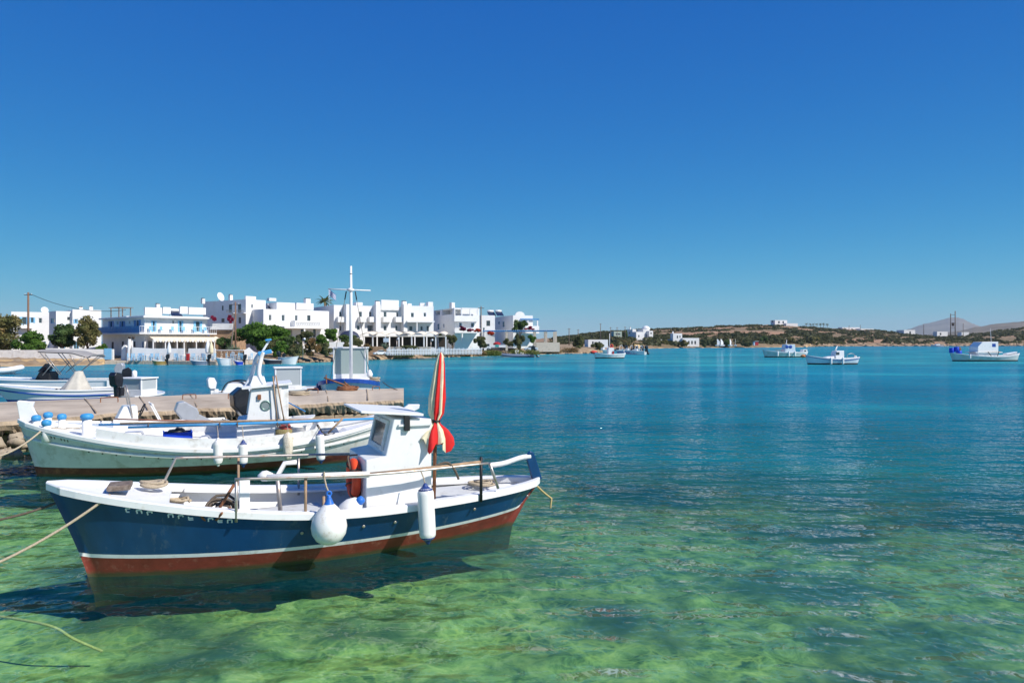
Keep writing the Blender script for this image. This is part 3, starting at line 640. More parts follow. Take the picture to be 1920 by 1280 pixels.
rope_thing('sunken_rope', 'old yellow rope lying under the surface beside the blue bow', smooth_path([PT(-30, 1150, 7.6), (-5.0, 7.35, -.05), (-4.75, 7.4, -.22), (-4.5, 7.5, -.40)]), .015, ROPEY)
# ---------------------------------------------------------------- the white double-ended fishing boat behind it
WF = Frame(-2.95, 18.0, -7.65, -2.8)
wb = thing('fishing_boat', 'white wooden fishing boat with tall stem post, porthole wheelhouse and dark red bottom', 'boat', WF.w((0, 0, 0)), WF.rz)
WH = Hull(8.12, 2.75, .36, .30, 1.25, .56, 1.22, 1.75, sm=.47, keel=-.6, qs=.60, qw=.78, flare=.75)
HULLW = mat('white_planked_hull', (.68, .665, .63), .45, .10, 4, .002, 9, dirt=(.38, .34, .26), dirtamt=.30, dscale=2.6)
WH.shell('hull', [HULLW, REDDK, REDDK, BOTDARK], wb, .18, .21, rise=(.12, .02))
WH.band([(.03, -.04), (.03, .03), (.02, .045), (-.10, .045), (-.11, .03), (-.11, -.04)], 'gunwale', WHITE, wb)
WH.band([(.035, -.03), (.045, 0), (.035, .03), (.0, .03), (.0, -.03)], 'rubbing_strake', WHITE2, wb, fz=lambda t: WH.sheer(t)*.70+.02)
WH.band([(.028, -.02), (.034, 0), (.028, .02), (.0, .02), (.0, -.02)], 'rubbing_strake', WHITE2, wb, fz=lambda t: WH.sheer(t)*.97-.05)
wd = lambda t: .20 if .2 < t < .8 else .10
WH.deck('deck', WHITE, wb, wd, .02, .985); WH.lining('bulwark', WHITE, wb, wd)
# raised washboard amidships
WH.band([(-.02, .0), (-.05, .26), (-.085, .26), (-.06, .0)], 'washboard', WHITE2, wb, .26, .82)
sp = [(8.10, .3), (8.42, 1.15), (8.50, 1.66), (8.47, 1.70), (8.17, 1.66), (8.20, 1.55), (8.14, 1.40), (8.00, 1.22), (7.75, 1.05)]
MB().hexa([(x, -.05, z) for x, z in sp], [(x, .05, z) for x, z in sp]).build('stem_post', WHITE, wb, .015)
sp = [(-.05, .2), (.12, .2), (.05, 1.15), (-.22, 1.34), (-.52, 1.33), (-.50, 1.22), (-.30, 1.12)]
MB().hexa([(x, -.05, z) for x, z in sp], [(x, .05, z) for x, z in sp]).build('stern_post', WHITE, wb, .015)
def bollard(x, y, z, h, r=.055, nm='bollard'):
    o = MB().lathe([(r*1.25, -.2), (r*1.1, 0), (r, .05), (r*.95, h)], 16, (x, y, z)).build(nm, WHITE, wb)
    MB().lathe([(r*.95, h), (r*1.25, h+.02), (r*1.3, h+.08), (r*1.0, h+.12), (r*.3, h+.135)], 16, (x, y, z)).build('blue_cap', SKYBLUE, o)
for px, py, yl, h in ((87, 800, .52, .14), (68, 794, .18, .14), (90, 783, -.30, .14), (116, 786, -.50, .14)):
    q = WF.at_y(px, py, yl); bollard(q[0], yl, max(q[2]-h, WH.sheer(q[0]/8.4)-.05), h, .075)
q = WF.at_y(163, 805, .1); bollard(q[0], .1, .82, .42, .105)
# wheelhouse
W3 = .62; prof = [(3.98, .40), (3.98, 1.12), (3.76, 1.15), (3.66, 1.86), (2.82, 1.95), (2.82, .40)]
m = MB(); m.hexa([(x, -W3, z) for x, z in prof], [(x, W3, z) for x, z in prof]); wh = m.build('wheelhouse', WHITE, wb, .02, 3)
rp = [(3.86, 1.87), (3.86, 1.91), (2.74, 2.01), (2.74, 1.96)]
MB().hexa([(x, -.70, z) for x, z in rp], [(x, .70, z) for x, z in rp]).build('roof', WHITE, wh, .008)
q = WF.at_y(498, 760, W3); MB().torus(.105, .022, (q[0], W3+.004, q[2]), (0, 1, 0), 24, 8).build('porthole_rim', mat('bronze_green', (.20, .30, .27), .4, .2, 6, metal=.5), wh)
MB().lathe([(.10, 0), (.10, .008)], 24, (q[0], W3+.002, q[2]), (0, 1, 0), sm=False).build('porthole_pane', glassmat('porthole_glass', (.22, .27, .27), .1), wh)
MB().box(2.98, 3.10, W3+.001, W3+.03, .6, 1.93).build('corner_batten', WHITE2, wh, .004)
fr = MB(); pa = MB()
def on_f(u, v, d): return (3.76-.10*v+.98*d, u, 1.15+.71*v+.14*d)
for u0, u1 in ((-.52, -.04), (.04, .52)):
    pa.hexa([on_f(u0, .25, .004), on_f(u1, .25, .004), on_f(u1, .85, .004), on_f(u0, .85, .004)], [on_f(u0, .25, .014), on_f(u1, .25, .014), on_f(u1, .85, .014), on_f(u0, .85, .014)])
    pa.build('window_pane', PANE, wh); pa = MB()
    for a, b, c, d in ((u0-.03, u1+.03, .20, .25), (u0-.03, u1+.03, .85, .90), (u0-.03, u0, .25, .85), (u1, u1+.03, .25, .85)):
        fr.hexa([on_f(a, c, .001), on_f(b, c, .001), on_f(b, d, .001), on_f(a, d, .001)], [on_f(a, c, .03), on_f(b, c, .03), on_f(b, d, .03), on_f(a, d, .03)])
    fr.build('window_frame', WHITE2, wh); fr = MB()
MB().box(3.44, 3.52, W3+.001, W3+.05, 1.62, 1.74).build('side_lamp', RUST, wh, .006)
# leaning mast arch on the roof: two legs joining under a head that rakes back
ab = thing('mast_arch', 'white leaning radar arch with pale blue caps above the white wheelhouse', 'mast', WF.w((0, 0, 0)), WF.rz)
c1 = [WF.at_y(*p, .0) for p in ((460, 727), (473, 700), (478, 678), (483, 668), (490, 660))]; c2 = [WF.at_y(*p, .0) for p in ((497, 722), (487, 705), (486, 690), (490, 670), (494, 660))]
MB().tube(smooth_path([(p[0], p[1]-.12, p[2]) for p in c1]), .05, 8).build('arch_leg', WHITE, ab); MB().tube(smooth_path([(p[0], p[1]+.12, p[2]) for p in c2]), .05, 8).build('arch_leg', WHITE, ab)
a = WF.at_y(480, 683, 0); b = WF.at_y(489, 683, 0); MB().bar((a[0], -.14, a[2]), (b[0], .14, b[2]), .05, .05).build('cross_bar', WHITE, ab)
a = WF.at_y(466, 718, 0); MB().hexa([(a[0]-.02, -.14, 1.9), (a[0]-.42, -.14, 1.9), (a[0]-.36, -.14, 2.14), (a[0]-.10, -.14, 2.16)], [(a[0]-.02, .14, 1.9), (a[0]-.42, .14, 1.9), (a[0]-.36, .14, 2.14), (a[0]-.10, .14, 2.16)]).build('arch_foot', WHITE, ab, .02)
p0, p1 = Vector(WF.at_y(490, 662, 0)), Vector(WF.at_y(505, 638, 0)); MB().bar(p0, p1, .16, .05).build('head_plate', WHITE, ab, .01)
MB().bar(p0+Vector((.08, 0, -.02)), p0+Vector((-.24, 0, .05)), .30, .10).build('head_cap', SKYBLUE, ab, .02); MB().bar(p1+Vector((.10, 0, .0)), p1+Vector((-.05, 0, .02)), .28, .05).build('head_cap', SKYBLUE, ab, .02)
# spars lashed along the near side
def spar(label, a, b, ya, yb, r, mt, grp='spars lashed along the white boat'):
    o = thing('spar', label, 'spar', WF.w((0, 0, 0)), WF.rz, grp); p, q = Vector(WF.at_y(*a, ya)), Vector(WF.at_y(*b, yb))
    MB().tube([p, p.lerp(q, .5)+Vector((0, 0, -.015)), q], [r*.75, r, r*.8], 10).build('pole', mt, o); return o
s1 = spar('long brown wooden spar lashed along the white boat, upper one', (225, 794), (728, 782), .86, .62, .028, WOOD)
s2 = spar('long sky blue spar with dark tip lashed along the white boat', (240, 801), (735, 783), .95, .66, .036, SKYBLUE)
s3 = spar('blue oar with black tip lying over the bow of the white boat', (185, 796), (400, 791), .60, .60, .030, SKYBLUE)
s4 = spar('thin reddish pole lying across the white boat bow', (213, 785), (400, 789), .50, .55, .020, mat('red_brown_wood', (.32, .13, .08), .7, .2, 8))
for px in (278, 412, 445, 520):
    a = WF.at_y(px, 796, .92); MB().torus(.05, .012, a, (1, .1, 0), 14, 6).build('lashing', ROPEDK, s2)
# upright stays by the wheelhouse
for (px0, py0, px1, py1, lb) in ((512, 705, 520, 790, 'thin wooden stay leaning on the aft corner of the white wheelhouse, left one'), (517, 703, 533, 790, 'thin wooden stay leaning on the aft corner of the white wheelhouse, right one')):
    o = thing('stay_pole', lb, 'pole', WF.w((0, 0, 0)), WF.rz); MB().tube([WF.at_y(px0, py0, .72), WF.at_y(px1, py1, .76)], .016, 8).build('pole', WOOD, o)
# cockpit contents
q = WF.at_y(333, 828, .55); cr = thing('fish_crate', 'blue plastic fish crate standing in the white boat', 'crate', WF.w((q[0], .55, .70)), WF.rz+.15)
for nm, b in (('end_wall', (-.30, -.27, -.2, .2, 0, .25)), ('end_wall', (.27, .30, -.2, .2, 0, .25)), ('side_wall', (-.27, .27, -.2, -.175, 0, .23)), ('side_wall', (-.27, .27, .175, .2, 0, .23)), ('base', (-.27, .27, -.175, .175, 0, .02))):
    MB().box(*b).build(nm, CRATEBLUE, cr, .006)
MB().blob((0, 0, .2), .22, .14, .10, seed=3, wob=.3).build('net_heap', BLACK, cr)
q = WF.at_y(497, 812, .30); bk = thing('bucket', 'large white plastic tub behind the white boat wheelhouse', 'bucket', WF.w((2.62, .52, .50)), WF.rz)
MB().lathe([(.17, 0), (.21, .42), (.225, .43), (.225, .46), (.205, .46), (.165, .02)], 22).build('tub', PVC, bk); MB().torus(.19, .012, (0, 0, .28), (.6, .4, .7), 20, 6, a0=0, a1=180).build('handle', SKYBLUE, bk)
bs = thing('basket', 'olive woven basket with a red cloth on the white boat', 'basket', WF.w(WF.at_y(533, 822, .55)[:2]+(.62,)), WF.rz)
MB().lathe([(.17, 0), (.22, .14), (.22, .27), (.20, .28), (.19, .15)], 20).build('wicker', mat('olive_wicker', (.28, .23, .10), .9, .3, 25, .01, 60), bs)
MB().blob((0, 0, .30), .18, .16, .10, seed=5, wob=.25).build('red_cloth', mat('red_cloth', (.60, .12, .10), .9, .2, 8), bs)
MB().hexa([(4.35, .2, .45), (5.0, .2, .45), (5.0, .85, .45), (4.35, .85, .45)], [(4.6, .35, .80), (4.75, .35, .80), (4.75, .7, .80), (4.6, .7, .80)]).build('net_cover', WHITE2, wb, .03)
MB().hexa([(5.9, .0, .6), (6.6, .0, .6), (6.6, .6, .6), (5.9, .6, .6)], [(6.0, .1, .95), (6.35, .1, .95), (6.35, .5, .95), (6.0, .5, .95)]).build('bow_hatch', WHITE2, wb, .03)
MB().hexa([(1.6, -.4, .7), (2.3, -.4, .7), (2.3, .5, .7), (1.6, .5, .7)], [(1.75, -.3, 1.02), (2.1, -.3, 1.02), (2.1, .4, 1.02), (1.75, .4, 1.02)]).build('stern_hatch', WHITE2, wb, .03)
MB().box(4.0, 5.3, -.6, .0, .36, .62).build('engine_box', WHITE2, wb, .03)
an = thing('anchor', 'black anchor with wooden stock on the white boat stern quarter', 'anchor', WF.w(WF.at_y(615, 812, .9)), WF.rz)
MB().tube([(0, 0, 0), (-.35, 0, .35)], .025, 8).build('stock', WOOD, an); MB().tube(smooth_path([(.25, 0, .22), (.12, 0, 0), (-.05, .02, -.05), (-.14, .1, 0)]), .026, 8).build('fluke', BLACK, an)
g2 = 'fenders along the white boat'
for px, py, L_, e, sh, lb in ((409, 822, .60, FENDER, 0, 'plain white fender with white tip on the white boat, nearest its bow'), (456, 826, .58, FENDNAVY, 0, 'white fender with navy bottom tip, second from the white boat bow'),
                              (540, 808, .66, None, 1, 'frayed brown and white cloth-wrapped fender on the white boat'), (599, 808, .74, FENDNAVY, 0, 'slanting white fender with navy ends near the white boat stern')):
    p = WF.at_y(px, py, 1.38); a = WF.at_y(px-2, 798, .95)
    cyl_fender(lb, WF.w(p), L_, .10, e, tilt=(.05 if px > 590 else 0, 0), group=g2, rope_to=WF.w(a), shag=bool(sh), body=SHAG if sh else FENDER)
rope_thing('mooring_rope', 'pale mooring rope sagging from the white boat bow out of view', sag(WF.w(WF.at_y(82, 803, .45)), PT(-30, 862, 13.2), .12), .02, ROPE)
rope_thing('bow_line', 'pale line strung between the blue-capped bollards of the white boat', sag(WF.w(WF.at_y(88, 800, .1)), WF.w(WF.at_y(160, 800, .1)), .04), .013, ROPE)
m = MB()
for px in range(150, 640, 27):
    q = WF.at_y(px, 830, 1.0); t = q[0]/8.4; zz = WH.sheer(t)*.70-.03; m.lathe([(.014, 0), (.018, .01), (.004, .012)], 8, WH.p(t, zz, 1), (0, 1, -.3))
    m.build('bolt_head', BLACK, wb); m = MB()
for k in range(9):
    t = .945-k*.0075
    if k in (2, 5): continue
    p = WH.p(t, WH.sheer(t)-.09, 1, .006); p2 = WH.p(t, WH.sheer(t)-.16, 1, .006); q2 = WH.p(t-.004, WH.sheer(t)-.09, 1, .006); MB().bar(p, p2, .014, .004, up=(0, 1, 0)).build('name_letter', BLACK, wb); MB().bar(p, q2, .014, .004, up=(0, 1, 0)).build('name_letter', BLACK, wb)

# ---------------------------------------------------------------- concrete pier
CONC = mat('pale_concrete', (.56, .47, .36), .9, .22, 1.2, .012, 14, dirt=(.28, .22, .16), dirtamt=.45, dscale=.6)
CONC2 = mat('stained_concrete', (.40, .31, .21), .95, .3, 1.5, .02, 9, dirt=(.13, .09, .055), dirtamt=.4, dscale=1.3)
pier = thing('pier', 'low concrete pier with a broken eroded edge and rubble foot', 'pier')
PN = [PT(-420, 812, 15.2), PT(0, 790, 17.9), PT(240, 772, 20.2), PT(480, 763, 22.2), PT(757, 750, 24.4)]; PFr = [PT(-420, 768, 21.0), PT(0, 755, 23.4), PT(240, 746, 25.5), PT(480, 737, 27.9), PT(757, 728, 30.5)]
PZ = .92
def along(poly, n):
    P = [Vector((p[0], p[1], 0)) for p in poly]; seg = [(P[i+1]-P[i]).length for i in range(len(P)-1)]; T = sum(seg); out = []
    for k in range(n+1):
        d = T*k/n; i = 0
        while i < len(seg)-1 and d > seg[i]: d -= seg[i]; i += 1
        out.append(P[i].lerp(P[i+1], d/seg[i]))
    return out
n = 220; A = along(PN, n); Bk = along(PFr, n); rows = []
for k in range(n+1):
    a, b = A[k], Bk[k]; dirn = (a-b).normalized(); rg1 = .012*math.sin(k*.21)+.006*math.sin(k*.7); nz = RNG.normal(0, .03)
    chip = .10*max(0, math.sin(k*.31)+math.sin(k*.83+1)-1.1)
    c0 = b; c1 = a-dirn*(.25+chip); c2 = a-dirn*(.06+chip+abs(nz)); c3 = a+dirn*(RNG.normal(0, .02)); c4 = a-dirn*(.05+abs(RNG.normal(0, .06))); c5 = a-dirn*(.12+abs(RNG.normal(0, .12))); c6 = a-dirn*.9
    rows.append([(b.x, b.y, -.2), (c0.x, c0.y, PZ), ((a.x+b.x)/2, (a.y+b.y)/2, PZ+.03+rg1), (c1.x, c1.y, PZ-.005+rg1), (c2.x, c2.y, PZ-.03+rg1), (c3.x, c3.y, PZ-.13+rg1*2), (c4.x, c4.y, PZ-.26+rg1*3), (c5.x, c5.y, PZ-.40+RNG.normal(0, .03)), (c6.x, c6.y, PZ-.44)])
A_ = np.array(rows); F = grid_faces(n+1, 9)
mi = np.array([0 if (i % 8) < 4 else 1 for i in range(len(F))]); top = np_mesh('slab', A_.reshape(-1, 3), F, [CONC, CONC2], pier, mi=mi)
e = MB(); last = rows[-1]; e.add(last, [tuple(range(9))]); e.build('slab_end', CONC2, pier)
for k in range(12, n, 19):                                           # construction joints across the slab, dark and a little open
    a, b = A[k], Bk[k]; q = (a-b).normalized(); MB().bar((a.x-q.x*.3, a.y-q.y*.3, PZ+.022), (b.x+q.x*.1, b.y+q.y*.1, PZ+.022), .035, .03).build('slab_joint', CONC2, pier)
# block courses under the slab, a dark gap between them
def block(px0, px1, z0, z1, back, name='block'):
    m = MB(); d = []
    for px in (px0, px1):
        k = min(range(n+1), key=lambda i: abs(A[i].x/A[i].y*CF+960-px)); a, b = A[k], Bk[k]; u = (a-b).normalized(); d.append((a-u*back, a-u*3.0))
    jit = lambda: random.uniform(-.03, .03)
    lo = [(p.x+jit(), p.y+jit(), z0) for p in (d[0][0], d[1][0], d[1][1], d[0][1])]; hi = [(p.x+jit(), p.y+jit(), z1) for p in (d[0][0], d[1][0], d[1][1], d[0][1])]
    m.hexa(lo, hi); return m.build(name, CONC2, pier, .04, 3)
for a, b in ((586, 628), (629.5, 690), (691.5, 745)): block(a, b, -.4, .47, .22)
for a, b in ((-300, -120), (-119, 20), (30, 250), (253, 420)): block(a, b, -.4, .46, .7)
RUB = mat('rubble_stone', (.40, .33, .24), .95, .3, 2, .02, 8, dirt=(.12, .10, .07), dirtamt=.3)
for i in range(70):
    f = random.random(); k = int(f*n*.62); a, b = A[k], Bk[k]; u = (a-b).normalized(); w = random.random(); p = a+u*(w*.8-.25)
    r = random.uniform(.10, .24); MB().blob((0, 0, 0), r*1.3, r, r*.75, 8, 5, wob=.25, seed=i).build('rubble_stone', RUB, pier).location = (p.x, p.y, .50-w*.45+random.uniform(-.08, .1))
def hoop(px, py, label, w=.42, h=.2):
    p = PT(px, py, (CH-PZ)*CF/(py-640)); t = thing('mooring_hoop', label, 'mooring ring', (p[0], p[1], PZ), .45, 'iron mooring hoops on the pier')
    MB().tube(smooth_path([(-w/2, 0, -.02), (-w/2, 0, h*.8), (-w/2+.05, 0, h), (w/2-.05, 0, h), (w/2, 0, h*.8), (w/2, 0, -.02)]), .016, 8).build('bar', RUST, t)
hoop(205, 756, 'rusty iron hoop on the pier behind the cream open boat console', .5); hoop(355, 750, 'rusty iron hoop on the pier left of the white wheelhouse'); hoop(440, 748, 'rusty iron hoop on the pier half hidden by the white wheelhouse'); hoop(586, 738, 'rusty iron hoop on the pier by the pale rope heap'); hoop(705, 731, 'rusty iron hoop near the end of the pier', .3, .15)
p = PT(560, 741, (CH-PZ)*CF/101); coil('rope_heap', 'pale rope heap lying on the pier edge', (p[0], p[1], PZ), .42, 5, ROPE, .03, .3, 11)
p = PT(652, 732, (CH-PZ)*CF/92); coil('rusty_chain', 'heap of rusty chain on the pier before the masted boat', (p[0], p[1], PZ), .45, 5, RUST, .04, .3, 13)
an = thing('anchor', 'rusty iron anchor lying on the pier under the masted boat', 'anchor', PT(634, 727, 30.0)[:2]+(PZ,), .3)
MB().tube([(-.6, 0, .50), (.55, 0, .06)], .035, 8).build('shank', RUST, an); MB().tube(smooth_path([(.3, -.4, .25), (.55, -.15, .05), (.55, .15, .05), (.3, .4, .25)]), .035, 8).build('arms', RUST, an); MB().tube([(-.5, -.3, .25), (-.5, .3, .6)], .025, 8).build('stock', RUST, an)
rope_thing('pier_rope', 'dark line trailing from the end of the pier to the masted boat', sag((PT(745, 730, 29)[0], 29, PZ+.03), PT(718, 716, 31), .05), .02, ROPEDK)

# ---------------------------------------------------------------- open boats and motorboats round the pier
def open_boat(name, label, px_stern, px_bow, Ys, Yb, zb, zm, beam, mats, transom=.8, z1=.10, z2=.14, cat='boat', group=None, deckd=.32, decks=None, rake=.5, deckmat=None, covered=0.55, capmat=None):
    xs_, xb_ = (px_stern-960)/CF*Ys, (px_bow-960)/CF*Yb; fr = Frame(xs_, Ys, xb_-xs_, Yb-Ys); L = math.hypot(xb_-xs_, Yb-Ys)
    t = thing(name, label, cat, (xs_, Ys, 0), fr.rz, group)
    h = Hull(L-rake, beam, rake, .08, zb, zm, zm, beam*.78, sm=.3, keel=-.35, transom=transom, qs=.75, qw=.95, flare=.8, n=30)
    h.shell('hull', mats, t, z1, z2); h.band([(.03, -.03), (.03, .02), (-.08, .03), (-.10, -.03)], 'gunwale', capmat or mats[0], t)
    h.deck('cockpit_floor', deckmat or mats[0], t, deckd, 0, covered); h.deck('foredeck', deckmat or mats[0], t, .0, covered, 1.0, .03); h.lining('cockpit_side', deckmat or mats[0], t, deckd, t1=covered+.04)
    return t, fr, h
# cream open boat lying along the pier
BROWN = mat('brown_rub_rail', (.30, .14, .09), .6, .15, 5)
cb, cfm, ch = open_boat('open_boat', 'cream open motorboat moored between the white fishing boat and the pier', 428, 45, 19.6, 16.9, 1.02, .72, 2.0, [CREAM, BROWN, CREAM], .85, -.06, -.05, deckd=.10, deckmat=GEL, covered=.45, capmat=GEL)
ch.band([(.03, -.025), (.035, 0), (.03, .025), (.0, .025), (.0, -.025)], 'rub_rail', BROWN, cb, fz=lambda t: ch.sheer(t)-.10)
q = cfm.at_y(238, 775, .0); xx = q[0]
MB().hexa([(xx+.38, -.32, .72), (xx-.25, -.32, .72), (xx-.25, .32, .72), (xx+.38, .32, .72)], [(xx+.10, -.26, 1.30), (xx-.22, -.26, 1.30), (xx-.22, .26, 1.30), (xx+.10, .26, 1.30)]).build('console', GEL, cb, .03, 3)
MB().tube(smooth_path([(xx-.10, -.30, 1.0), (xx+.02, -.29, 1.75), (xx+.02, .29, 1.75), (xx-.10, .30, 1.0)]), .02, 8).build('console_rail', STEEL, cb)
MB().torus(.17, .018, (xx-.36, 0, 1.16), (1, 0, .4), 20, 8).bar((xx-.36, 0, 1.16), (xx-.22, 0, 1.1), .03).build('steering_wheel', BLACK, cb)
MB().bar((xx-.85, -.3, .72), (xx-.55, -.3, 1.35), .05, .03).bar((xx-.85, .3, .72), (xx-.55, .3, 1.35), .05, .03).bar((xx-.58, -.3, 1.3), (xx-.58, .3, 1.3), .04, .05).build('leaning_post', WHITE, cb)
p = cfm.w((-.05, 0, .72)); outboard('outboard_motor', 'grey outboard motor tilted up on the cream open boat', (PT(368, 783, 19.0)[0], 19.0, .62), cfm.rz, 1.1, ENGGREY, tilt=-1.1)
p = PT(452, 780, 20.4); outboard('outboard_motor', 'black outboard motor tilted up behind the white wheelhouse', (p[0], p[1], .52), cfm.rz+.1, 1.45, ENGBLK, tilt=-.55)
tb, tfm, th = open_boat('open_boat', 'pale open boat under the pier edge behind the white wheelhouse', 420, 590, 20.6, 22.2, .60, .45, 1.5, [GEL, SKYBLUE, GEL], .8, .25, .38, deckd=.2, covered=.6)
MB().bar(PT(536, 752, 22.5), PT(572, 771, 22.0), .03).build('boat_hook', SKYBLUE); tag(bpy.data.objects['boat_hook'], 'sky blue boat hook slanting before the dark gap in the pier', 'boat hook')
# motorboats on the far side of the pier
m1, f1, h1 = open_boat('motorboat', 'white motorboat under a grey folding bimini, beyond the pier', 212, -60, 38, 37, 1.10, .90, 2.2, [GEL, FENDNAVY, GEL], .85, .15, .20, deckd=.35)
m2, f2, h2 = open_boat('motorboat', 'long white motorboat with navy stripe and canvas-covered console beyond the pier', 232, -20, 31.5, 29.0, 1.20, .86, 2.1, [GEL, DEEPBLUE, GEL], .85, .30, .52, deckd=.35, rake=.9)
bm = thing('bimini', 'grey canvas bimini top on crossed steel struts, beyond the pier', 'awning', PT(135, 712, 37.5), f1.rz)
def rel(o, p): return tuple(Matrix.Rotation(-o.rotation_euler[2], 3, 'Z') @ (Vector(p)-Vector(o.location)))
tops = [(91, 655), (104, 656), (137, 657), (150, 658), (176, 666), (181, 664)]
lo = MB(); g = []
for px, py in tops:
    p = rel(bm, PT(px, py, 37.5)); g.append([(p[0], -.9, p[2]-.10), (p[0], -.6, p[2]), (p[0], .6, p[2]), (p[0], .9, p[2]-.10)])
vs = [q for c in g for q in c]; fs = [(i*4+j, (i+1)*4+j, (i+1)*4+j+1, i*4+j+1) for i in range(len(g)-1) for j in range(3)]
lo.add(vs+[(a, b, c-.05) for a, b, c in vs], fs+[tuple(k+len(vs) for k in f[::-1]) for f in fs]+[(0, 1, 25, 24), (1, 2, 26, 25), (2, 3, 27, 26), (20, 44, 45, 21), (21, 45, 46, 22), (22, 46, 47, 23)]); lo.build('canopy', TARP, bm)
for y in (-.88, .88):
    for a, b in (((95, 661), (128, 702)), ((103, 663), (130, 700)), ((174, 668), (140, 695)), ((168, 668), (138, 697)), ((145, 664), (154, 681)), ((115, 681), (98, 702))):
        p, q = rel(bm, PT(*a, 37.5)), rel(bm, PT(*b, 37.5)); MB().tube([(p[0], y, p[2]), (q[0], y*.95, q[2])], .022, 6).build('strut', STEEL, bm)
p = rel(m1, PT(88, 706, 37.5)); MB().hexa([(p[0]-.35, -.5, .8), (p[0]+.45, -.5, .8), (p[0]+.45, .5, .8), (p[0]-.35, .5, .8)], [(p[0]-.35, -.45, 1.35), (p[0]+.2, -.45, 1.35), (p[0]+.2, .45, 1.35), (p[0]-.35, .45, 1.35)]).build('console', BLACK, m1, .03)
MB().hexa([(p[0]+.02, -.5, 1.36), (p[0]+.25, -.5, 1.36), (p[0]+.25, .5, 1.36), (p[0]+.02, .5, 1.36)], [(p[0]-.15, -.45, 1.80), (p[0]-.12, -.45, 1.80), (p[0]-.12, .45, 1.80), (p[0]-.15, .45, 1.80)]).build('windscreen', mat('tinted_perspex', (.09, .05, .045), .15, .1), m1)
outboard('outboard_motor', 'grey and white outboard motor on the bimini motorboat', m1.matrix_world @ Vector((0, 0, 0)) if False else f1.w((-.05, 0, 1.02)), f1.rz, 1.15, ENGGREY)
outboard('outboard_motor', 'black outboard motor on the canvas-covered motorboat', f2.w((.05, .2, .95)), f2.rz, 1.15, ENGBLK, tilt=-.25)
p = rel(m2, PT(143, 725, 30.6)); m = MB(); n2 = 24; vs = []
for i, (z, r) in enumerate(((.70, .62), (.86, .58), (1.05, .46), (1.3, .32), (1.55, .20), (1.66, .15), (1.68, .02))):
    for j in range(n2):
        a = 2*math.pi*j/n2; k = 1+.10*math.cos(7*a+i*.3)*(1.2-i*.12); vs.append((p[0]+r*k*math.cos(a)*1.0-.12*(z-.8), r*k*math.sin(a)*.9, z))
m.add(vs, [(i*n2+j, (i+1)*n2+j, (i+1)*n2+(j+1) % n2, i*n2+(j+1) % n2)[::-1] for i in range(6) for j in range(n2)], 0, True); m.build('console_cover', TARPL, m2)
h2.band([(.035, -.03), (.04, 0), (.035, .03), (0, .03), (0, -.03)], 'rub_rail', DEEPBLUE, m2, fz=lambda t: h2.sheer(t)-.22)
# small cabin boat
m3, f3, h3 = open_boat('cabin_boat', 'small white cabin boat with glazed box cabin beyond the pier', 228, 297, 28.2, 30.2, .82, .74, 1.7, [GEL, GEL, GEL], .8, .1, .14, deckd=.3)
def glazed_box(t, x0, x1, w, z0, z1, top=None, fm=None, pm=None):
    fm = fm or WHITE; b = .06
    for x in (x0, x1-b):
        for y in (-w, w-b): MB().box(x, x+b, y, y+b, z0, z1).build('cabin_post', fm, t)
    MB().box(x0-.05, x1+.05, -w-.05, w+.05, z1, z1+.06).build('cabin_roof', fm, t, .02)
    MB().box(x0, x1, -w, w, z0-.28, z0).build('cabin_base', fm, t, .01)
    for y0 in (-w+.02, w-.035): MB().box(x0+b, x1-b, y0, y0+.015, z0, z1).build('cabin_window', pm or CLEAR, t)
    for xx in (x0+.02, x1-.035): MB().box(xx, xx+.015, -w+b, w-b, z0, z1).build('cabin_window', pm or CLEAR, t)
glazed_box(m3, .45, 1.35, .55, .98, 1.42, pm=glassmat('misty_glass', (.42, .46, .47), .12))
outboard('outboard_motor', 'white and black outboard motor on the small glazed cabin boat', f3.w((.0, 0, 1.0)), f3.rz, 1.1, ENGBLK)
MB().lathe([(.10, 0), (.10, .25), (.02, .3)], 10).build('dome_light', WHITE, m3).location = (.8, .1, 1.48)
# dinghy with blue hood and the boat with the screen cabin
m4, f4, h4 = open_boat('dinghy', 'blue dinghy with a small windscreen hood just beyond the pier', 408, 540, 31.0, 31.6, .82, .70, 1.6, [DEEPBLUE, WHITE, DEEPBLUE], .8, .1, .14, deckd=.2, capmat=GEL)
p = rel(m4, PT(445, 712, 31.2)); x = p[0]
MB().hexa([(x-.55, -.6, .66), (x+.65, -.6, .66), (x+.65, .6, .66), (x-.55, .6, .66)], [(x-.30, -.45, 1.14), (x+.30, -.45, 1.14), (x+.30, .45, 1.14), (x-.30, .45, 1.14)]).build('hood', GEL, m4, .05, 3)
MB().tube(smooth_path([(x-.56, .6, .72), (x-.30, .47, 1.16), (x+.30, .47, 1.16), (x+.62, .6, .72)]), .03, 6).build('hood_trim', BLACK, m4); MB().tube(smooth_path([(x-.56, -.6, .72), (x-.30, -.47, 1.16), (x+.30, -.47, 1.16), (x+.62, -.6, .72)]), .03, 6).build('hood_trim', BLACK, m4)
outboard('outboard_motor', 'white outboard motor with blue top on the blue dinghy', f4.w((-.02, 0, .74)), f4.rz+.5, .95, GEL)
m5, f5, h5 = open_boat('cabin_boat', 'white boat with perspex screen cabin just beyond the pier', 500, 600, 32.6, 33.5, .80, .72, 1.8, [GEL, DEEPBLUE, GEL], .8, .42, .60, deckd=.3)
glazed_box(m5, .35, 1.55, .62, .92, 1.72, pm=glassmat('misty_glass', (.42, .46, .47), .12))
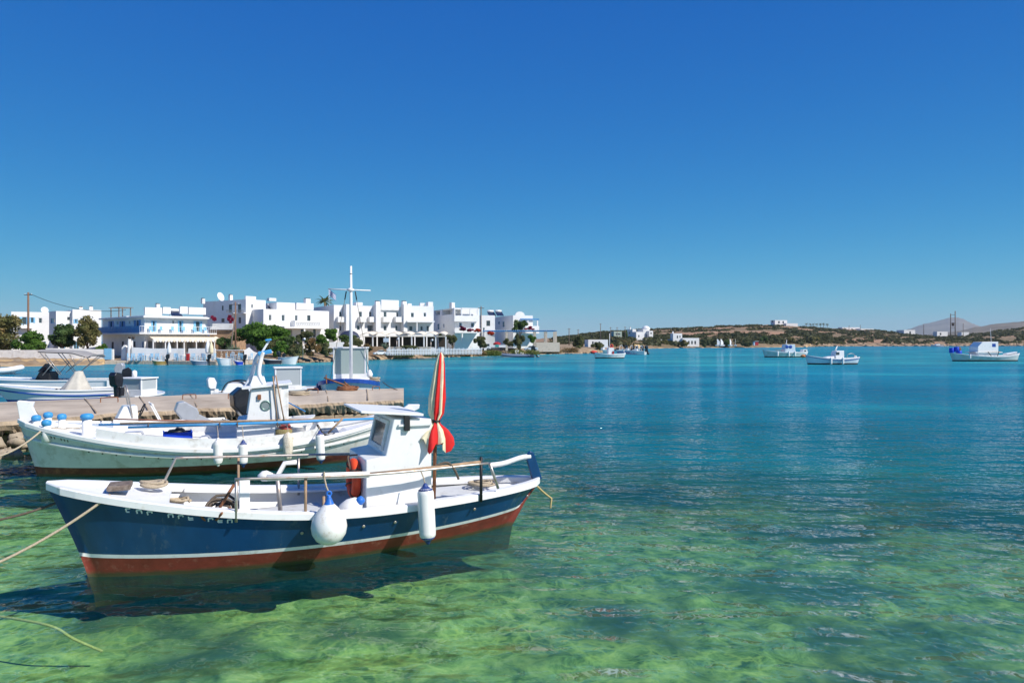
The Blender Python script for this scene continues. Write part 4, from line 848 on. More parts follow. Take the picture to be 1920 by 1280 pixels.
# masted boat seen bow-on
MBX = Frame(PT(663, 700, 35.2)[0], 35.2, .13, -1.0); mb = thing('masted_boat', 'white and blue boat with tall white mast and glazed wheelhouse beyond the pier', 'boat', MBX.w((0, 0, 0)), MBX.rz)
mh = Hull(3.6, 2.7, .5, .1, 1.28, .95, .95, 2.0, sm=.3, keel=-.5, transom=.8, qs=.45, qw=.8, flare=.8, n=30)
mh.shell('hull', [GEL, UMCREAM, DEEPBLUE], mb, .25, .3); mh.band([(.05, -.16), (.06, .0), (.03, .03), (-.08, .03), (-.10, -.05)], 'gunwale', DEEPBLUE, mb); mh.deck('deck', WHITE, mb, .06, 0, .99)
glazed_box(mb, .5, 2.0, .78, 1.42, 2.66, pm=glassmat('greenish_glass', (.33, .40, .38), .12))
MB().box(.35, 2.25, -.95, .95, .95, 1.15).build('cabin_plinth', WHITE, mb, .03)
ms = Vector((2.45, .12, 1.0)); MB().tube([ms, ms+Vector((0, 0, 3.8)), ms+Vector((0, 0, 5.62))], [.085, .075, .045], 12).build('mast', WHITE, mb)
zc = ms.z+4.48; MB().tube([(ms.x, -.95, zc+.03), (ms.x, 0, zc), (ms.x, 1.05, zc-.03)], .028, 8).build('crosstree', WHITE, mb); MB().lathe([(.06, -.1), (.16, -.04), (.16, .04), (.06, .08)], 14, (ms.x, .1, zc)).build('masthead_collar', WHITE, mb); MB().lathe([(.04, 0), (.06, .03), (.04, .10)], 10, (ms.x, .12, zc+.72)).build('masthead_light', BLACK, mb)
for a, b in (((ms.x, .32, zc-.08), (1.9, 1.02, 1.0)), ((ms.x, -.1, zc-.08), (1.9, -.95, 1.0))):
    MB().tube([a, b], .012, 5).build('shroud', ROPEDK, mb); MB().tube([Vector(a), Vector(a).lerp(Vector(b), .09)], .028, 6).build('shroud_block', BLACK, mb)
for i, (y, z) in enumerate(((-1.22, .62), (-1.32, .66), (-1.42, .60))):
    p = MBX.w((2.0+.1*i, y, 1.05)); cyl_fender(['navy fender on the side of the masted boat, inner one', 'navy fender on the side of the masted boat, middle one', 'navy fender on the side of the masted boat, outer one'][i], p, .6, .12, FENDNAVY, body=FENDNAVY, group='navy fenders on the masted boat')
coil('net_bundle', 'grey bundle of rope and net hanging on the bow of the masted boat', MBX.w((2.6, 1.25, 1.05)), .25, 6, ROPE, .03, .8, 21)
fb = thing('pear_fender', 'small white buoy on the bow rail of the masted boat', 'buoy', MBX.w((2.4, 1.0, 1.22))); MB().lathe([(.02, 0), (.12, .08), (.15, .2), (.08, .36), (.03, .42)], 14).build('body', FENDER, fb)
# grey inflatable by the left shore
def inflatable(name, label, xs_, Ys, xb_, Yb, r, beam, m, group=None):
    fr = Frame(xs_, Ys, xb_-xs_, Yb-Ys); L = math.hypot(xb_-xs_, Yb-Ys); t = thing(name, label, 'inflatable boat', (xs_, Ys, 0), fr.rz, group); w = beam/2
    MB().tube(smooth_path([(-.25, w, .32), (.3, w, .32), (L*.6, w, .36), (L*.85, w*.7, .48), (L, 0, .60), (L*.85, -w*.7, .48), (L*.6, -w, .36), (.3, -w, .32), (-.25, -w, .32)], 5), [r*.3]+[r]*39+[r*.3], 12).build('tube', m, t)
    MB().hexa([(0, -w*.8, .0), (L*.8, -.1, -.05), (L*.8, .1, -.05), (0, w*.8, .0)], [(0, -w, .3), (L*.93, -.15, .45), (L*.93, .15, .45), (0, w, .3)]).build('hull', GEL, t)
    return t, fr, L
t, fr, L = inflatable('inflatable_boat', 'white inflatable boat with dark motor at the beach, cut by the frame', PT(-40, 700, 62)[0], 62, PT(40, 700, 63)[0], 63, .24, 1.7, GEL)
outboard('outboard_motor', 'dark outboard motor on the inflatable at the beach', fr.w((1.6, 0, .75)), fr.rz, 1.0, ENGBLK)
# ---------------------------------------------------------------- village: builders
WALL = mat('whitewash', (.77, .765, .75), .85, .05, .8, .004, 6, dirt=(.62, .58, .52), dirtamt=.12, dscale=.5)
WALLG = mat('grey_render', (.52, .52, .52), .9, .06, .8, .004, 6)
FRAME = mat('white_joinery', (.74, .75, .76), .6, .05)
SHUT = mat('light_blue_joinery', (.22, .52, .76), .55, .12, 5)
SHUTD = mat('blue_joinery', (.04, .22, .50), .55, .12, 5)
CANV = mat('cream_awning', (.74, .66, .53), .9, .08, 2)
STONE = mat('brown_stone_wall', (.40, .26, .16), .95, .35, 1.5, .03, 3, dirt=(.16, .10, .07), dirtamt=.35, dscale=1.6)
PALEST = mat('pale_stone_wall', (.60, .52, .42), .95, .2, 1.2, .03, 3, dirt=(.34, .27, .2), dirtamt=.3, dscale=1.2)
SOLAR = glassmat('solar_panel_glass', (.02, .03, .06), .1)
DARKW = mat('dark_timber_and_shade', (.05, .035, .025), .8, .2, 5)
def facade(mb, fn, u0, u1, z0, z1, ops, depth=.18, flip=False):
    """wall face with real openings; fn(u, z, d) maps along / up / inward"""
    us = sorted({u0, u1, *[o[0] for o in ops], *[o[1] for o in ops]}); zs = sorted({z0, z1, *[o[2] for o in ops], *[o[3] for o in ops]})
    def q(a, b, c, d): mb.add([a, b, c, d], [(3, 2, 1, 0) if flip else (0, 1, 2, 3)])
    for i in range(len(us)-1):
        for j in range(len(zs)-1):
            cu, cz = (us[i]+us[i+1])/2, (zs[j]+zs[j+1])/2
            if cu < u0 or cu > u1 or cz < z0 or cz > z1 or any(o[0] < cu < o[1] and o[2] < cz < o[3] for o in ops): continue
            q(fn(us[i], zs[j], 0), fn(us[i+1], zs[j], 0), fn(us[i+1], zs[j+1], 0), fn(us[i], zs[j+1], 0))
    for o in ops:
        a, b, c, d = o[:4]; dp = 1.6 if o[4] == 'o' else depth
        q(fn(a, c, 0), fn(b, c, 0), fn(b, c, dp), fn(a, c, dp)); q(fn(a, d, dp), fn(b, d, dp), fn(b, d, 0), fn(a, d, 0))
        q(fn(a, c, 0), fn(a, c, dp), fn(a, d, dp), fn(a, d, 0)); q(fn(b, c, dp), fn(b, c, 0), fn(b, d, 0), fn(b, d, dp))
        if o[4] == 'o': q(fn(a, c, dp), fn(b, c, dp), fn(b, d, dp), fn(a, d, dp))
def slabf(fn, a, b, c, d, d0, d1, mb=None):
    return (mb or MB()).hexa([fn(a, c, d0), fn(b, c, d0), fn(b, d, d0), fn(a, d, d0)], [fn(a, c, d1), fn(b, c, d1), fn(b, d, d1), fn(a, d, d1)])
def add_window(t, fn, o):
    a, b, c, d, kind = o[:5]
    if kind == 'o': return
    fm = {'w': FRAME, 'b': SHUT, 'B': SHUTD, 'd': FRAME, 'k': DARKW}[kind]; f = .07
    m = MB(); slabf(fn, a, b, c, c+f, .08, .15, m); slabf(fn, a, b, d-f, d, .08, .15, m); slabf(fn, a, a+f, c+f, d-f, .08, .15, m); slabf(fn, b-f, b, c+f, d-f, .08, .15, m)
    if b-a > .7: slabf(fn, (a+b)/2-.03, (a+b)/2+.03, c+f, d-f, .085, .145, m)
    w = m.build('door' if kind == 'd' or d-c > 1.75 else 'window', fm, t); slabf(fn, a+f, b-f, c+f, d-f, .11, .13).build('pane', PANE, w)
    if len(o) > 5 and o[5]:
        sw = min(.55, (b-a)*.5)
        slabf(fn, a-sw, a-.01, c, d, -.05, -.005).build('shutter', fm, t); slabf(fn, b+.01, b+sw, c, d, -.05, -.005).build('shutter', fm, t)
class House:
    """flat-roofed block: corner pixel and depth, turn, right end, optional visible left face"""
    def __init__(s, name, label, px, Y, rz, pxr, pyt, pxl=None, depth=8.0, base=.9, front=(), left=(), wall=None, left_wall=None, cat='house', parapet=.22, group=None):
        r = R(rz); s.f = Frame((px-960)/CF*Y, Y, math.cos(r), math.sin(r)); s.base = base
        s.L = s.f.at_y(pxr, 600, 0)[0]; s.D = s.f.at_x(pxl, 600, 0)[1] if pxl is not None else depth
        assert 0 < s.L < 60 and 0 < s.D < 40, (label, s.L, s.D); s.zt = s.f.at_y(px, pyt, 0)[2]
        s.t = thing(name, label, cat, s.f.w((0, 0, base)), r, group); zt = s.zt-base; s.h = zt
        s.ff = lambda u, z, d: (u, d, z); s.lf = lambda u, z, d: (d, u, z)
        cv = lambda o, at, k: (sorted((at(o[0], o[2], 0)[k], at(o[1], o[2], 0)[k])), max(.02, at(o[0], o[3], 0)[2]-base), min(zt-.1, at(o[0], o[2], 0)[2]-base), o[4:])
        FO = [(u[0], u[1], z0, z1, *k) for u, z0, z1, k in (cv(o, s.f.at_y, 0) for o in front)]
        LO = [(u[0], u[1], z0, z1, *k) for u, z0, z1, k in (cv(o, s.f.at_x, 1) for o in left)]
        m = MB(); facade(m, s.ff, 0, s.L, 0, zt, FO); facade(m, s.lf, 0, s.D, 0, zt, LO, flip=True)
        L, D = s.L, s.D
        m.add([(L, 0, 0), (L, D, 0), (L, D, zt), (L, 0, zt)], [(0, 1, 2, 3)]); m.add([(L, D, 0), (0, D, 0), (0, D, zt), (L, D, zt)], [(0, 1, 2, 3)])
        k = .22; zr = zt-parapet
        m.add([(0, 0, zt), (L, 0, zt), (L, D, zt), (0, D, zt), (k, k, zt), (L-k, k, zt), (L-k, D-k, zt), (k, D-k, zt), (k, k, zr), (L-k, k, zr), (L-k, D-k, zr), (k, D-k, zr)],
              [(0, 1, 5, 4), (1, 2, 6, 5), (2, 3, 7, 6), (3, 0, 4, 7), (4, 5, 9, 8), (5, 6, 10, 9), (6, 7, 11, 10), (7, 4, 8, 11), (8, 9, 10, 11)])
        m.build('wall', wall or WALL, s.t)
        for o in FO: add_window(s.t, s.ff, o)
        for o in LO: add_window(s.t, s.lf, o)
    def z(s, px, py, off=0.0): p = s.f.at_y(px, py, off); return p[2]-s.base
    def fbox(s, name, px0, px1, py0, py1, d0, d1, mt, parent=None, bevel=0):
        """box on the front face between pixel bounds, from d0 to d1 inward (negative = proud); pixels read on the plane at d0"""
        a = s.f.at_y(px0, py1, d0); b = s.f.at_y(px1, py0, d0); zb = s.base
        return MB().box(min(a[0], b[0]), max(a[0], b[0]), min(d0, d1), max(d0, d1), a[2]-zb, b[2]-zb).build(name, mt, parent or s.t, bevel)
    def lbox(s, name, px0, px1, py0, py1, d0, d1, mt, parent=None):
        a = s.f.at_x(px0, py1, d0); b = s.f.at_x(px1, py0, d0); zb = s.base
        return MB().box(min(d0, d1), max(d0, d1), min(a[1], b[1]), max(a[1], b[1]), a[2]-zb, b[2]-zb).build(name, mt, parent or s.t)
    def balcony(s, px0, px1, py0, py1, proud=1.0, mt=None, solid=True, rail=None, bars=10):
        a = s.f.at_y(px0, py1, -proud); b = s.f.at_y(px1, py0, -proud); x0, x1, z0, z1 = a[0], b[0], a[2]-s.base, b[2]-s.base; mt = mt or WALL
        m = MB().box(x0, x1, -proud, -.004, z0-.12, z0); bal = m.build('balcony', mt, s.t)
        if solid:
            MB().box(x0, x1, -proud, -proud+.12, z0+.002, z1).box(x0, x0+.12, -proud+.122, -.006, z0+.002, z1).box(x1-.12, x1, -proud+.122, -.006, z0+.002, z1).build('parapet', mt, bal)
        else:
            rm = rail or FRAME; MB().box(x0, x1, -proud, -proud+.05, z1-.05, z1).build('rail', rm, bal)
            MB().box(x0, x0+.04, -proud+.052, -.006, z1-.05, z1).build('rail', rm, bal)
            n = max(3, int((x1-x0)/.22)) if bars else 0
            for i in range(n+1):
                x = x0+(x1-x0-.03)*i/n; MB().box(x, x+.03, -proud+.01, -proud+.04, z0+.002, z1-.052).build('baluster', rm, bal)
        return bal
    def roofbox(s, name, px0, px1, py0, py1, d0, d1, mt=None): return s.fbox(name, px0, px1, py0, py1, d0, d1, mt or WALL)
    def chimney(s, px, py0, py1, d=2.0, w=.5):
        a = s.f.at_y(px, py1, d); b = s.f.at_y(px, py0, d); zb = s.base
        c = MB().box(a[0]-w/2, a[0]+w/2, d, d+w, a[2]-zb-.3, b[2]-zb).build('chimney', WALL, s.t); MB().box(a[0]-w*.4, a[0]+w*.4, d+.05, d+w*.9, b[2]-zb+.002, b[2]-zb+.12).build('chimney_cap', DARKW, c)
    def solar(s, px, py, d=3.0):
        a = s.f.at_y(px, py, d); z = s.h-.22
        k = MB().tube([(a[0]-.7, d+.6, z+1.25), (a[0]+.7, d+.6, z+1.25)], .25, 12).build('solar_tank', GEL, s.t)
        MB().hexa([(a[0]-.8, d-.9, z+.15), (a[0]+.8, d-.9, z+.15), (a[0]+.8, d+.5, z+1.05), (a[0]-.8, d+.5, z+1.05)], [(a[0]-.8, d-.9, z+.21), (a[0]+.8, d-.9, z+.21), (a[0]+.8, d+.5, z+1.11), (a[0]-.8, d+.5, z+1.11)]).build('solar_panel', SOLAR, k)
        MB().bar((a[0]-.6, d+.6, z-.05), (a[0]-.6, d+.6, z+1.05), .05).bar((a[0]+.6, d+.6, z-.05), (a[0]+.6, d+.6, z+1.05), .05).build('solar_stand', STEEL, k)
def dish(hs, px, py, d=3.0, r=.55):
    a = hs.f.at_y(px, py, d); z = a[2]-hs.base; t = MB().lathe([(.02, .0), (r*.5, .05), (r*.85, .16), (r, .24), (r*.98, .25), (r*.5, .07)], 20, (a[0], d, z), (.25, -.9, .3)).build('satellite_dish', FRAME, hs.t)
    MB().bar((a[0], d+.05, hs.h-.25), (a[0], d+.05, z), .07).build('dish_mast', STEEL, t)
# ---------------------------------------------------------------- foliage
def leaves(name, blobs, n, size, mt, parent=None, seed=0, shell=.55):
    """many small leaf-sized faces spread through ellipsoid clumps"""
    rg = np.random.default_rng(seed); B = np.array(blobs, dtype=float); vol = (B[:, 3]*B[:, 4]*B[:, 5])**(2/3); pick = rg.choice(len(B), n, p=vol/vol.sum()); b = B[pick]
    d = rg.normal(size=(n, 3)); d /= np.linalg.norm(d, axis=1)[:, None]; r = (shell+(1-shell)*rg.random(n))**.6*(1+.10*rg.normal(size=n)); c = b[:, :3]+d*b[:, 3:6]*r[:, None]
    c[:, 2] = np.maximum(c[:, 2], .02)
    nr = d*.8+rg.normal(size=(n, 3))*.6+np.array([0, 0, .3]); nr /= np.linalg.norm(nr, axis=1)[:, None]
    t = np.cross(nr, rg.normal(size=(n, 3))); t /= np.linalg.norm(t, axis=1)[:, None]+1e-9; bt = np.cross(nr, t); s = size*(.6+.8*rg.random(n))[:, None]
    V = np.stack([c-t*s, c-bt*s*.55, c+t*s, c+bt*s*.55], 1).reshape(-1, 3); F = np.arange(n*4).reshape(-1, 4)
    return np_mesh(name, V, F, mt, parent)
def clumps(cx, cy, cz, rx, ry, rz, k, rg, f=.45):
    out = []
    for _ in range(k):
        d = np.array([rg.gauss(0, 1), rg.gauss(0, 1), rg.gauss(0, 1)]); d /= np.linalg.norm(d); q = .95*rg.random()**.45
        out.append((cx+d[0]*rx*q, cy+d[1]*ry*q, cz+d[2]*rz*q, rx*f*rg.uniform(.7, 1.2), ry*f*rg.uniform(.7, 1.2), rz*f*rg.uniform(.7, 1.2)))
    return out
OLIVE = leafmat('tamarisk_foliage', (.11, .13, .04), (.27, .23, .085), (.42, .30, .13)); GREEN = leafmat('fig_foliage', (.05, .12, .02), (.13, .25, .035), (.20, .32, .06)); DKGREEN = leafmat('dark_foliage', (.05, .10, .03), (.12, .19, .055))
SCRUB = leafmat('scrub_foliage', (.085, .11, .045), (.18, .19, .08), (.28, .22, .11)); DRY = leafmat('dry_scrub', (.17, .12, .05), (.30, .19, .08), (.38, .25, .11)); BARK = mat('bark', (.16, .11, .075), .95, .3, 6, .02, 20)
AGAVE = leafmat('agave_foliage', (.09, .14, .09), (.20, .25, .17)); LIME = leafmat('lime_groundcover', (.10, .15, .03), (.20, .22, .05), (.26, .22, .08)); PINK = leafmat('bougainvillea_bloom', (.28, .012, .05), (.42, .03, .10)); REDFL = leafmat('red_geranium', (.55, .05, .02), (.62, .09, .03))
def tree(name, label, px0, px1, py0, py1, Y, mt, base=1.0, n=2600, size=.16, seed=1, trunk=True, k=14, cat='tree', group=None, depth=None, crown='crown'):
    """tree or shrub whose crown spans the given part of the view at depth Y"""
    rg = random.Random(seed); x0, x1 = (px0-960)/CF*Y, (px1-960)/CF*Y; zt, zb = CH-(py0-640)/CF*Y, CH-(py1-640)/CF*Y
    cx, cz, rx, rz = (x0+x1)/2, (zt+zb)/2, (x1-x0)/2, (zt-zb)/2; ry = depth or rx*.8; t = thing(name, label, cat, (cx, Y, base), 0, group)
    leaves(crown, clumps(0, 0, cz-base, rx*.9, ry, rz*.9, int(k*1.5), rg, .32), int(n*1.7), size*1.1, mt, t, seed)
    if trunk:
        m = MB(); h = max(zb-base, .1)+rz*.6; m.tube([(0, 0, -.2), (.08*rg.uniform(-1, 1), 0, h*.5), (.1*rg.uniform(-1, 1), 0, h)], [.16, .12, .07], 8)
        for i in range(5):
            a = i*1.26+rg.random(); m.tube([(0, 0, h*.45+.1*i), (rx*.45*math.cos(a), ry*.45*math.sin(a), h+rz*.5*rg.random())], [.07, .025], 6)
        m.build('trunk', BARK, t)
    return t
def palm(name, label, px, py_top, py_trunk, Y, base, r=1.6, n=22, seed=1, group=None):
    rg = random.Random(seed); zt = CH-(py_top-640)/CF*Y-base; t = thing(name, label, 'palm tree', ((px-960)/CF*Y, Y, base), 0, group); zt -= r*.45
    MB().tube([(0, 0, -.2), (.1, 0, zt*.5), (.0, 0, zt)], [.22, .17, .16], 10).build('trunk', BARK, t); V = []; F = []
    for i in range(n):
        a = i*2.399; el = rg.uniform(-.4, 1.1); L = r*rg.uniform(.85, 1.1); p = Vector((0, 0, zt)); d = Vector((math.cos(a)*math.cos(el), math.sin(a)*math.cos(el), math.sin(el))); sd = d.cross(Vector((0, 0, 1))).normalized()
        for k in range(7):
            q = p+d*(L/7); w = .22*math.sin(math.pi*(k+.7)/7.6)*r*.6; d = (d+Vector((0, 0, -.16))).normalized()
            for s in (-1, 1):
                o = len(V); V += [p, q, q+sd*s*w-Vector((0, 0, w*.5)), p+sd*s*w*.9-Vector((0, 0, w*.5))]; F.append((o, o+1, o+2, o+3))
            p = q
    np_mesh('crown', [tuple(v) for v in V], F, leafmat('palm_foliage', (.06, .085, .025), (.14, .15, .05)), t); return t
def utility_pole(label, px, py_top, Y, base=1.0, r=.11, arms=1, lean=0.0, group='utility poles'):
    zt = CH-(py_top-640)/CF*Y-base; t = thing('utility_pole', label, 'utility pole', ((px-960)/CF*Y, Y, base), 0, group)
    MB().tube([(0, 0, -.4), (lean, 0, zt)], [r, r*.75], 10).build('post', WOODGREY if Y > 120 else mat('pole_timber', (.20, .115, .075), .9, .25, 3, .004, 20), t)
    for k in range(arms): z = zt-.35-k*.6; MB().bar((lean-.55, 0, z), (lean+.55, 0, z), .09, .09).build('cross_arm', DARKW, t); MB().lathe([(.04, 0), (.05, .1), (.02, .14)], 8, (lean-.45, 0, z+.05)).build('insulator', FRAME, t); MB().lathe([(.04, 0), (.05, .1), (.02, .14)], 8, (lean+.45, 0, z+.05)).build('insulator', FRAME, t)
    return t
def car(label, px0, px1, Y, base, col, rz=0.0, cat='car', rough=.3):
    L = (px1-px0)/CF*Y; t = thing('parked_car', label, cat, (((px0+px1)/2-960)/CF*Y, Y, base), rz); s = L/4.0; P = lambda pts: [(x*s, z*s) for x, z in pts]; m = mat('car_paint_%s' % label.split()[0], col, rough, .03, 2, coat=.6)
    b = P([(-2, .30), (-1.98, .62), (-1.75, .82), (-.95, .92), (1.55, .95), (1.95, .88), (2, .35), (1.7, .22), (-1.7, .22)]); MB().hexa([(x, -.82*s, z) for x, z in b], [(x, .82*s, z) for x, z in b]).build('body', m, t, .05, 3)
    c = P([(-1.0, .90), (-.35, 1.40), (.9, 1.45), (1.5, .94)]); MB().hexa([(x, -.72*s, z) for x, z in c], [(x, .72*s, z) for x, z in c]).build('cabin', PANE, t, .05, 3)
    r = P([(-.42, 1.38), (-.35, 1.44), (.9, 1.49), (1.0, 1.42)]); MB().hexa([(x, -.70*s, z) for x, z in r], [(x, .70*s, z) for x, z in r]).build('roof', m, t, .02)
    for x in (-1.25, 1.25):
        for y in (-.83, .83):
            w = MB().torus(.24*s, .09*s, (x*s, y*s, .31*s), (0, 1, 0), 18, 8).build('wheel', BLACK, t); MB().lathe([(.19*s, -.03), (.19*s, .03)], 14, (x*s, y*s, .31*s), (0, 1, 0), sm=False).build('rim', STEEL, w)
    for y in (-.55, .55): MB().box(-2.0*s, -1.93*s, (y-.14)*s, (y+.14)*s, .62*s, .76*s).build('headlight', FRAME, t, .01)
    return t
# ---------------------------------------------------------------- village: the houses on the left
hA = House('white_house', 'white flat-roofed house with arched blue-shuttered windows, leftmost in the village', 21, 110, 34, 93, 584, depth=9, front=[(41, 50, 594, 609, 'b', 1), (57, 63, 595, 605, 'b', 1), (72, 79, 596, 606, 'w'), (80, 86, 640, 656, 'b'), (60, 72, 640, 656, 'b')])
hA.balcony(36, 60, 608, 614, 1.0, solid=False); dish(hA, 83, 582, 2)
hB = House('white_house', 'plain white cubic house with a blue-shuttered side and small window, behind the trees', 105, 106, 50, 136, 583, pxl=92, front=[(126, 131, 594, 600, 'k'), (112, 122, 640, 657, 'b')], left=[(95, 103, 597, 606, 'b')])
hB.balcony(108, 133, 608, 615, 1.2, solid=False, rail=SHUT)
hB2 = House('white_house', 'wide blank white house behind the round tree, beside the blue hotel', 136, 107, 40, 190, 580, depth=10, front=[(140, 144, 598, 606, 'b', 1), (150, 156, 596, 604, 'w'), (138, 148, 640, 657, 'b')])
hB2.chimney(171, 575, 580); hB2.chimney(152, 576, 581)
# garden walls towards the beach
def wall_thing(name, label, pts, h, thick, mt, z0=.4, cat='wall', cap=None):
    """free-standing wall along plan points"""
    t = thing(name, label, cat, (pts[0][0], pts[0][1], z0)); o = Vector((pts[0][0], pts[0][1], 0))
    for i in range(len(pts)-1):
        a, b = Vector((*pts[i][:2], 0))-o, Vector((*pts[i+1][:2], 0))-o; ha = h[i] if hasattr(h, '__len__') else h; hb = h[i+1] if hasattr(h, '__len__') else h
        u = (b-a).normalized(); nn = Vector((-u.y, u.x, 0))*thick/2; Z = Vector((0, 0, 1))
        MB().hexa([a-nn, b-nn, b+nn, a+nn], [a-nn+Z*ha, b-nn+Z*hb, b+nn+Z*hb, a+nn+Z*ha]).build('wall_section', mt, t)
        if cap: MB().hexa([a-nn*1.25+Z*(ha+.003), b-nn*1.25+Z*(hb+.003), b+nn*1.25+Z*(hb+.003), a+nn*1.25+Z*(ha+.003)], [a-nn*1.25+Z*(ha+.1), b-nn*1.25+Z*(hb+.1), b+nn*1.25+Z*(hb+.1), a+nn*1.25+Z*(ha+.1)]).build('coping', cap, t)
    return t
def plan(px, Y): return ((px-960)/CF*Y, Y)
wall_thing('garden_wall', 'long rough white wall above the sand under the olive shrubs', [plan(-150, 91.5), plan(0, 91.5), plan(86, 92)], 1.35, .4, mat('rough_whitewash', (.74, .70, .66), .95, .12, 1.2, .05, 3, dirt=(.5, .42, .35), dirtamt=.3), .5)
gw = wall_thing('garden_wall', 'smooth white garden wall with a blue gate above the beach', [plan(87, 92), plan(140, 92.2), plan(170, 92.4), plan(213, 92.6)], [1.6, 1.55, 1.45, 1.45], .35, WALL, .5)
MB().box(*( -.0, 1.0, -.02, .02, 0, 1.5)).build('gate', SHUT, gw).location = (plan(197, 92.5)[0]-plan(87, 92)[0], 92.3-92, .06)
wall_thing('stair_wall', 'sloping white stair wall beside the light blue door', [plan(66, 99), plan(82, 99.4)], [3.2, .9], .3, WALL, .9)
wall_thing('stair_wall', 'pointed white wall between the trees and the blue doors', [plan(98, 99), plan(108, 99)], [.6, 2.6], .3, WALL, .9)
GS = 'trees along the beach wall'
tree('tamarisk_tree', 'big olive-brown tamarisk at the left edge above the beach wall', -60, 36, 577, 668, 95, OLIVE, n=5200, size=.17, seed=11, k=26, base=1.0, depth=2.4)
tree('tamarisk_shrub', 'low green shrub spreading over the beach wall beside the tall pole', 28, 84, 618, 670, 94.5, GREEN, n=3400, size=.15, seed=12, k=18, base=1.0, cat='shrub', depth=1.8)
tree('pine_tree', 'dark green spreading tree in front of the plain white house', 86, 146, 607, 650, 97, DKGREEN, n=3600, size=.15, seed=13, k=18)
tree('tamarisk_tree', 'rounded golden-brown tamarisk standing before the blank white house', 138, 190, 596, 660, 96.5, OLIVE, n=3600, size=.15, seed=14, k=18)
tree('garden_shrub', 'small bright green bush behind the garden wall beside the hotel', 180, 205, 644, 664, 95, GREEN, n=1200, size=.13, seed=15, k=8, cat='shrub', trunk=False)
p1 = utility_pole('tall brown utility pole rising from the shrubs at the far left', 53, 548, 96, 1.0, .16)
a = PT(55, 550, 96); rope_thing('power_cable', 'power cable sagging from the leftmost pole to the hotel roof', sag(a, PT(236, 581, 97), 1.0, 20), .035, BLACK, cat='cable')

# ---------------------------------------------------------------- the blue and white hotel with its taverna
ht = House('hotel', 'two-storey white hotel with light blue shutters and a cream taverna awning', 271, 95.5, 50, 389, 591, pxl=192, base=.9, cat='building',
  front=[(286, 291, 601, 622, 'b', 1), (323, 327, 600, 607, 'w'), (336, 341, 601, 622, 'b', 1), (367, 375, 602, 622, 'b', 1), (277, 288, 639, 658, 'o'), (292, 309, 639, 658, 'o'), (312, 330, 639, 658, 'o'), (334, 344, 639, 658, 'o'), (350, 366, 639, 658, 'o'), (370, 384, 639, 658, 'o')],
  left=[(206, 211, 602, 622, 'B', 1), (219, 222, 602, 609, 'w'), (227, 232, 602, 622, 'B', 1), (241, 244, 601, 608, 'w'), (249, 252, 600, 608, 'w'), (255, 261, 600, 622, 'B', 1), (209, 213, 641, 653, 'k'), (228, 232, 640, 650, 'k'), (250, 254, 640, 656, 'k'), (266, 269, 640, 656, 'B')])
z1 = ht.z(271, 624); L, D = ht.L, ht.D
MB().box(-1.1, L+.9, -1.1, -.004, z1-.16, z1).box(-1.1, -.004, 0, D, z1-.16, z1).build('balcony_slab', WALL, ht.t)
MB().box(-.45, L+.9, -.8, -.004, ht.h-.32, ht.h-.1).box(-.45, -.004, 0, D+.2, ht.h-.32, ht.h-.1).build('eaves', WALL, ht.t)
def railing(t, a, b, h, mt, n, name='railing', r=.025, panel=None):
    a, b = Vector(a), Vector(b); k = MB().bar(a+Vector((0, 0, h)), b+Vector((0, 0, h)), .06, .05).build(name, mt, t)
    MB().bar(a+Vector((0, 0, .12)), b+Vector((0, 0, .12)), .04, .04).build('bottom_rail', mt, k)
    for i in range(n+1): p = a.lerp(b, i/n); MB().bar(p, p+Vector((0, 0, h-.03)), r, r).build('baluster', mt, k)
    if panel: MB().hexa([a+Vector((0, .03, .15)), b+Vector((0, .03, .15)), b+Vector((0, .05, .15)), a+Vector((0, .05, .15))], [a+Vector((0, .03, h-.05)), b+Vector((0, .03, h-.05)), b+Vector((0, .05, h-.05)), a+Vector((0, .05, h-.05))]).build('rail_panel', panel, k)
    return k
railing(ht.t, (-1.05, -1.05, z1), (L+.85, -1.05, z1), .95, FRAME, 36)
railing(ht.t, (-1.05, D, z1), (-1.05, -1.0, z1), .95, SHUTD, 30)
m = MB().hexa([(-1.01, D, z1+.08), (-1.01, -1.0, z1+.08), (-1.01, -1.0, z1+.9), (-1.01, D, z1+.9)], [(-.98, D, z1+.08), (-.98, -1.0, z1+.08), (-.98, -1.0, z1+.9), (-.98, D, z1+.9)]); m.build('rail_canvas', SHUTD, ht.t)
for px, nm in ((233, 'l'), (336, 'f')):
    if nm == 'f': ht.fbox('air_conditioner', 331, 339, 593.5, 599, -.35, -.005, FRAME, bevel=.02)
    else: ht.lbox('air_conditioner', 231, 237, 592.5, 598, -.35, -.005, FRAME)
for i, x in enumerate(np.linspace(.6, L-.6, 6)):                     # balcony chairs and tables with blue backs
    c = thing('balcony_chair', ['light blue balcony chair on the hotel front, first from its corner', 'light blue balcony chair on the hotel front, second from its corner', 'light blue balcony chair on the hotel front, third from its corner', 'light blue balcony chair on the hotel front, fourth from its corner', 'light blue balcony chair on the hotel front, fifth from its corner', 'light blue balcony chair on the hotel front, sixth from its corner'][i], 'chair', ht.f.w((x, -.6, z1+.9+.0)), ht.f.rz+random.uniform(-.6, .6), 'balcony chairs')
    MB().box(-.23, .23, -.22, .22, .40, .45).build('seat', SHUT, c); MB().box(-.23, .23, .19, .23, .45, .95).build('backrest', SHUT, c)
    for a, b in ((-.2, -.2), (.2, -.2), (-.2, .2), (.2, .2)): MB().box(a-.02, a+.02, b-.02, b+.02, 0, .40).build('leg', SHUT, c)
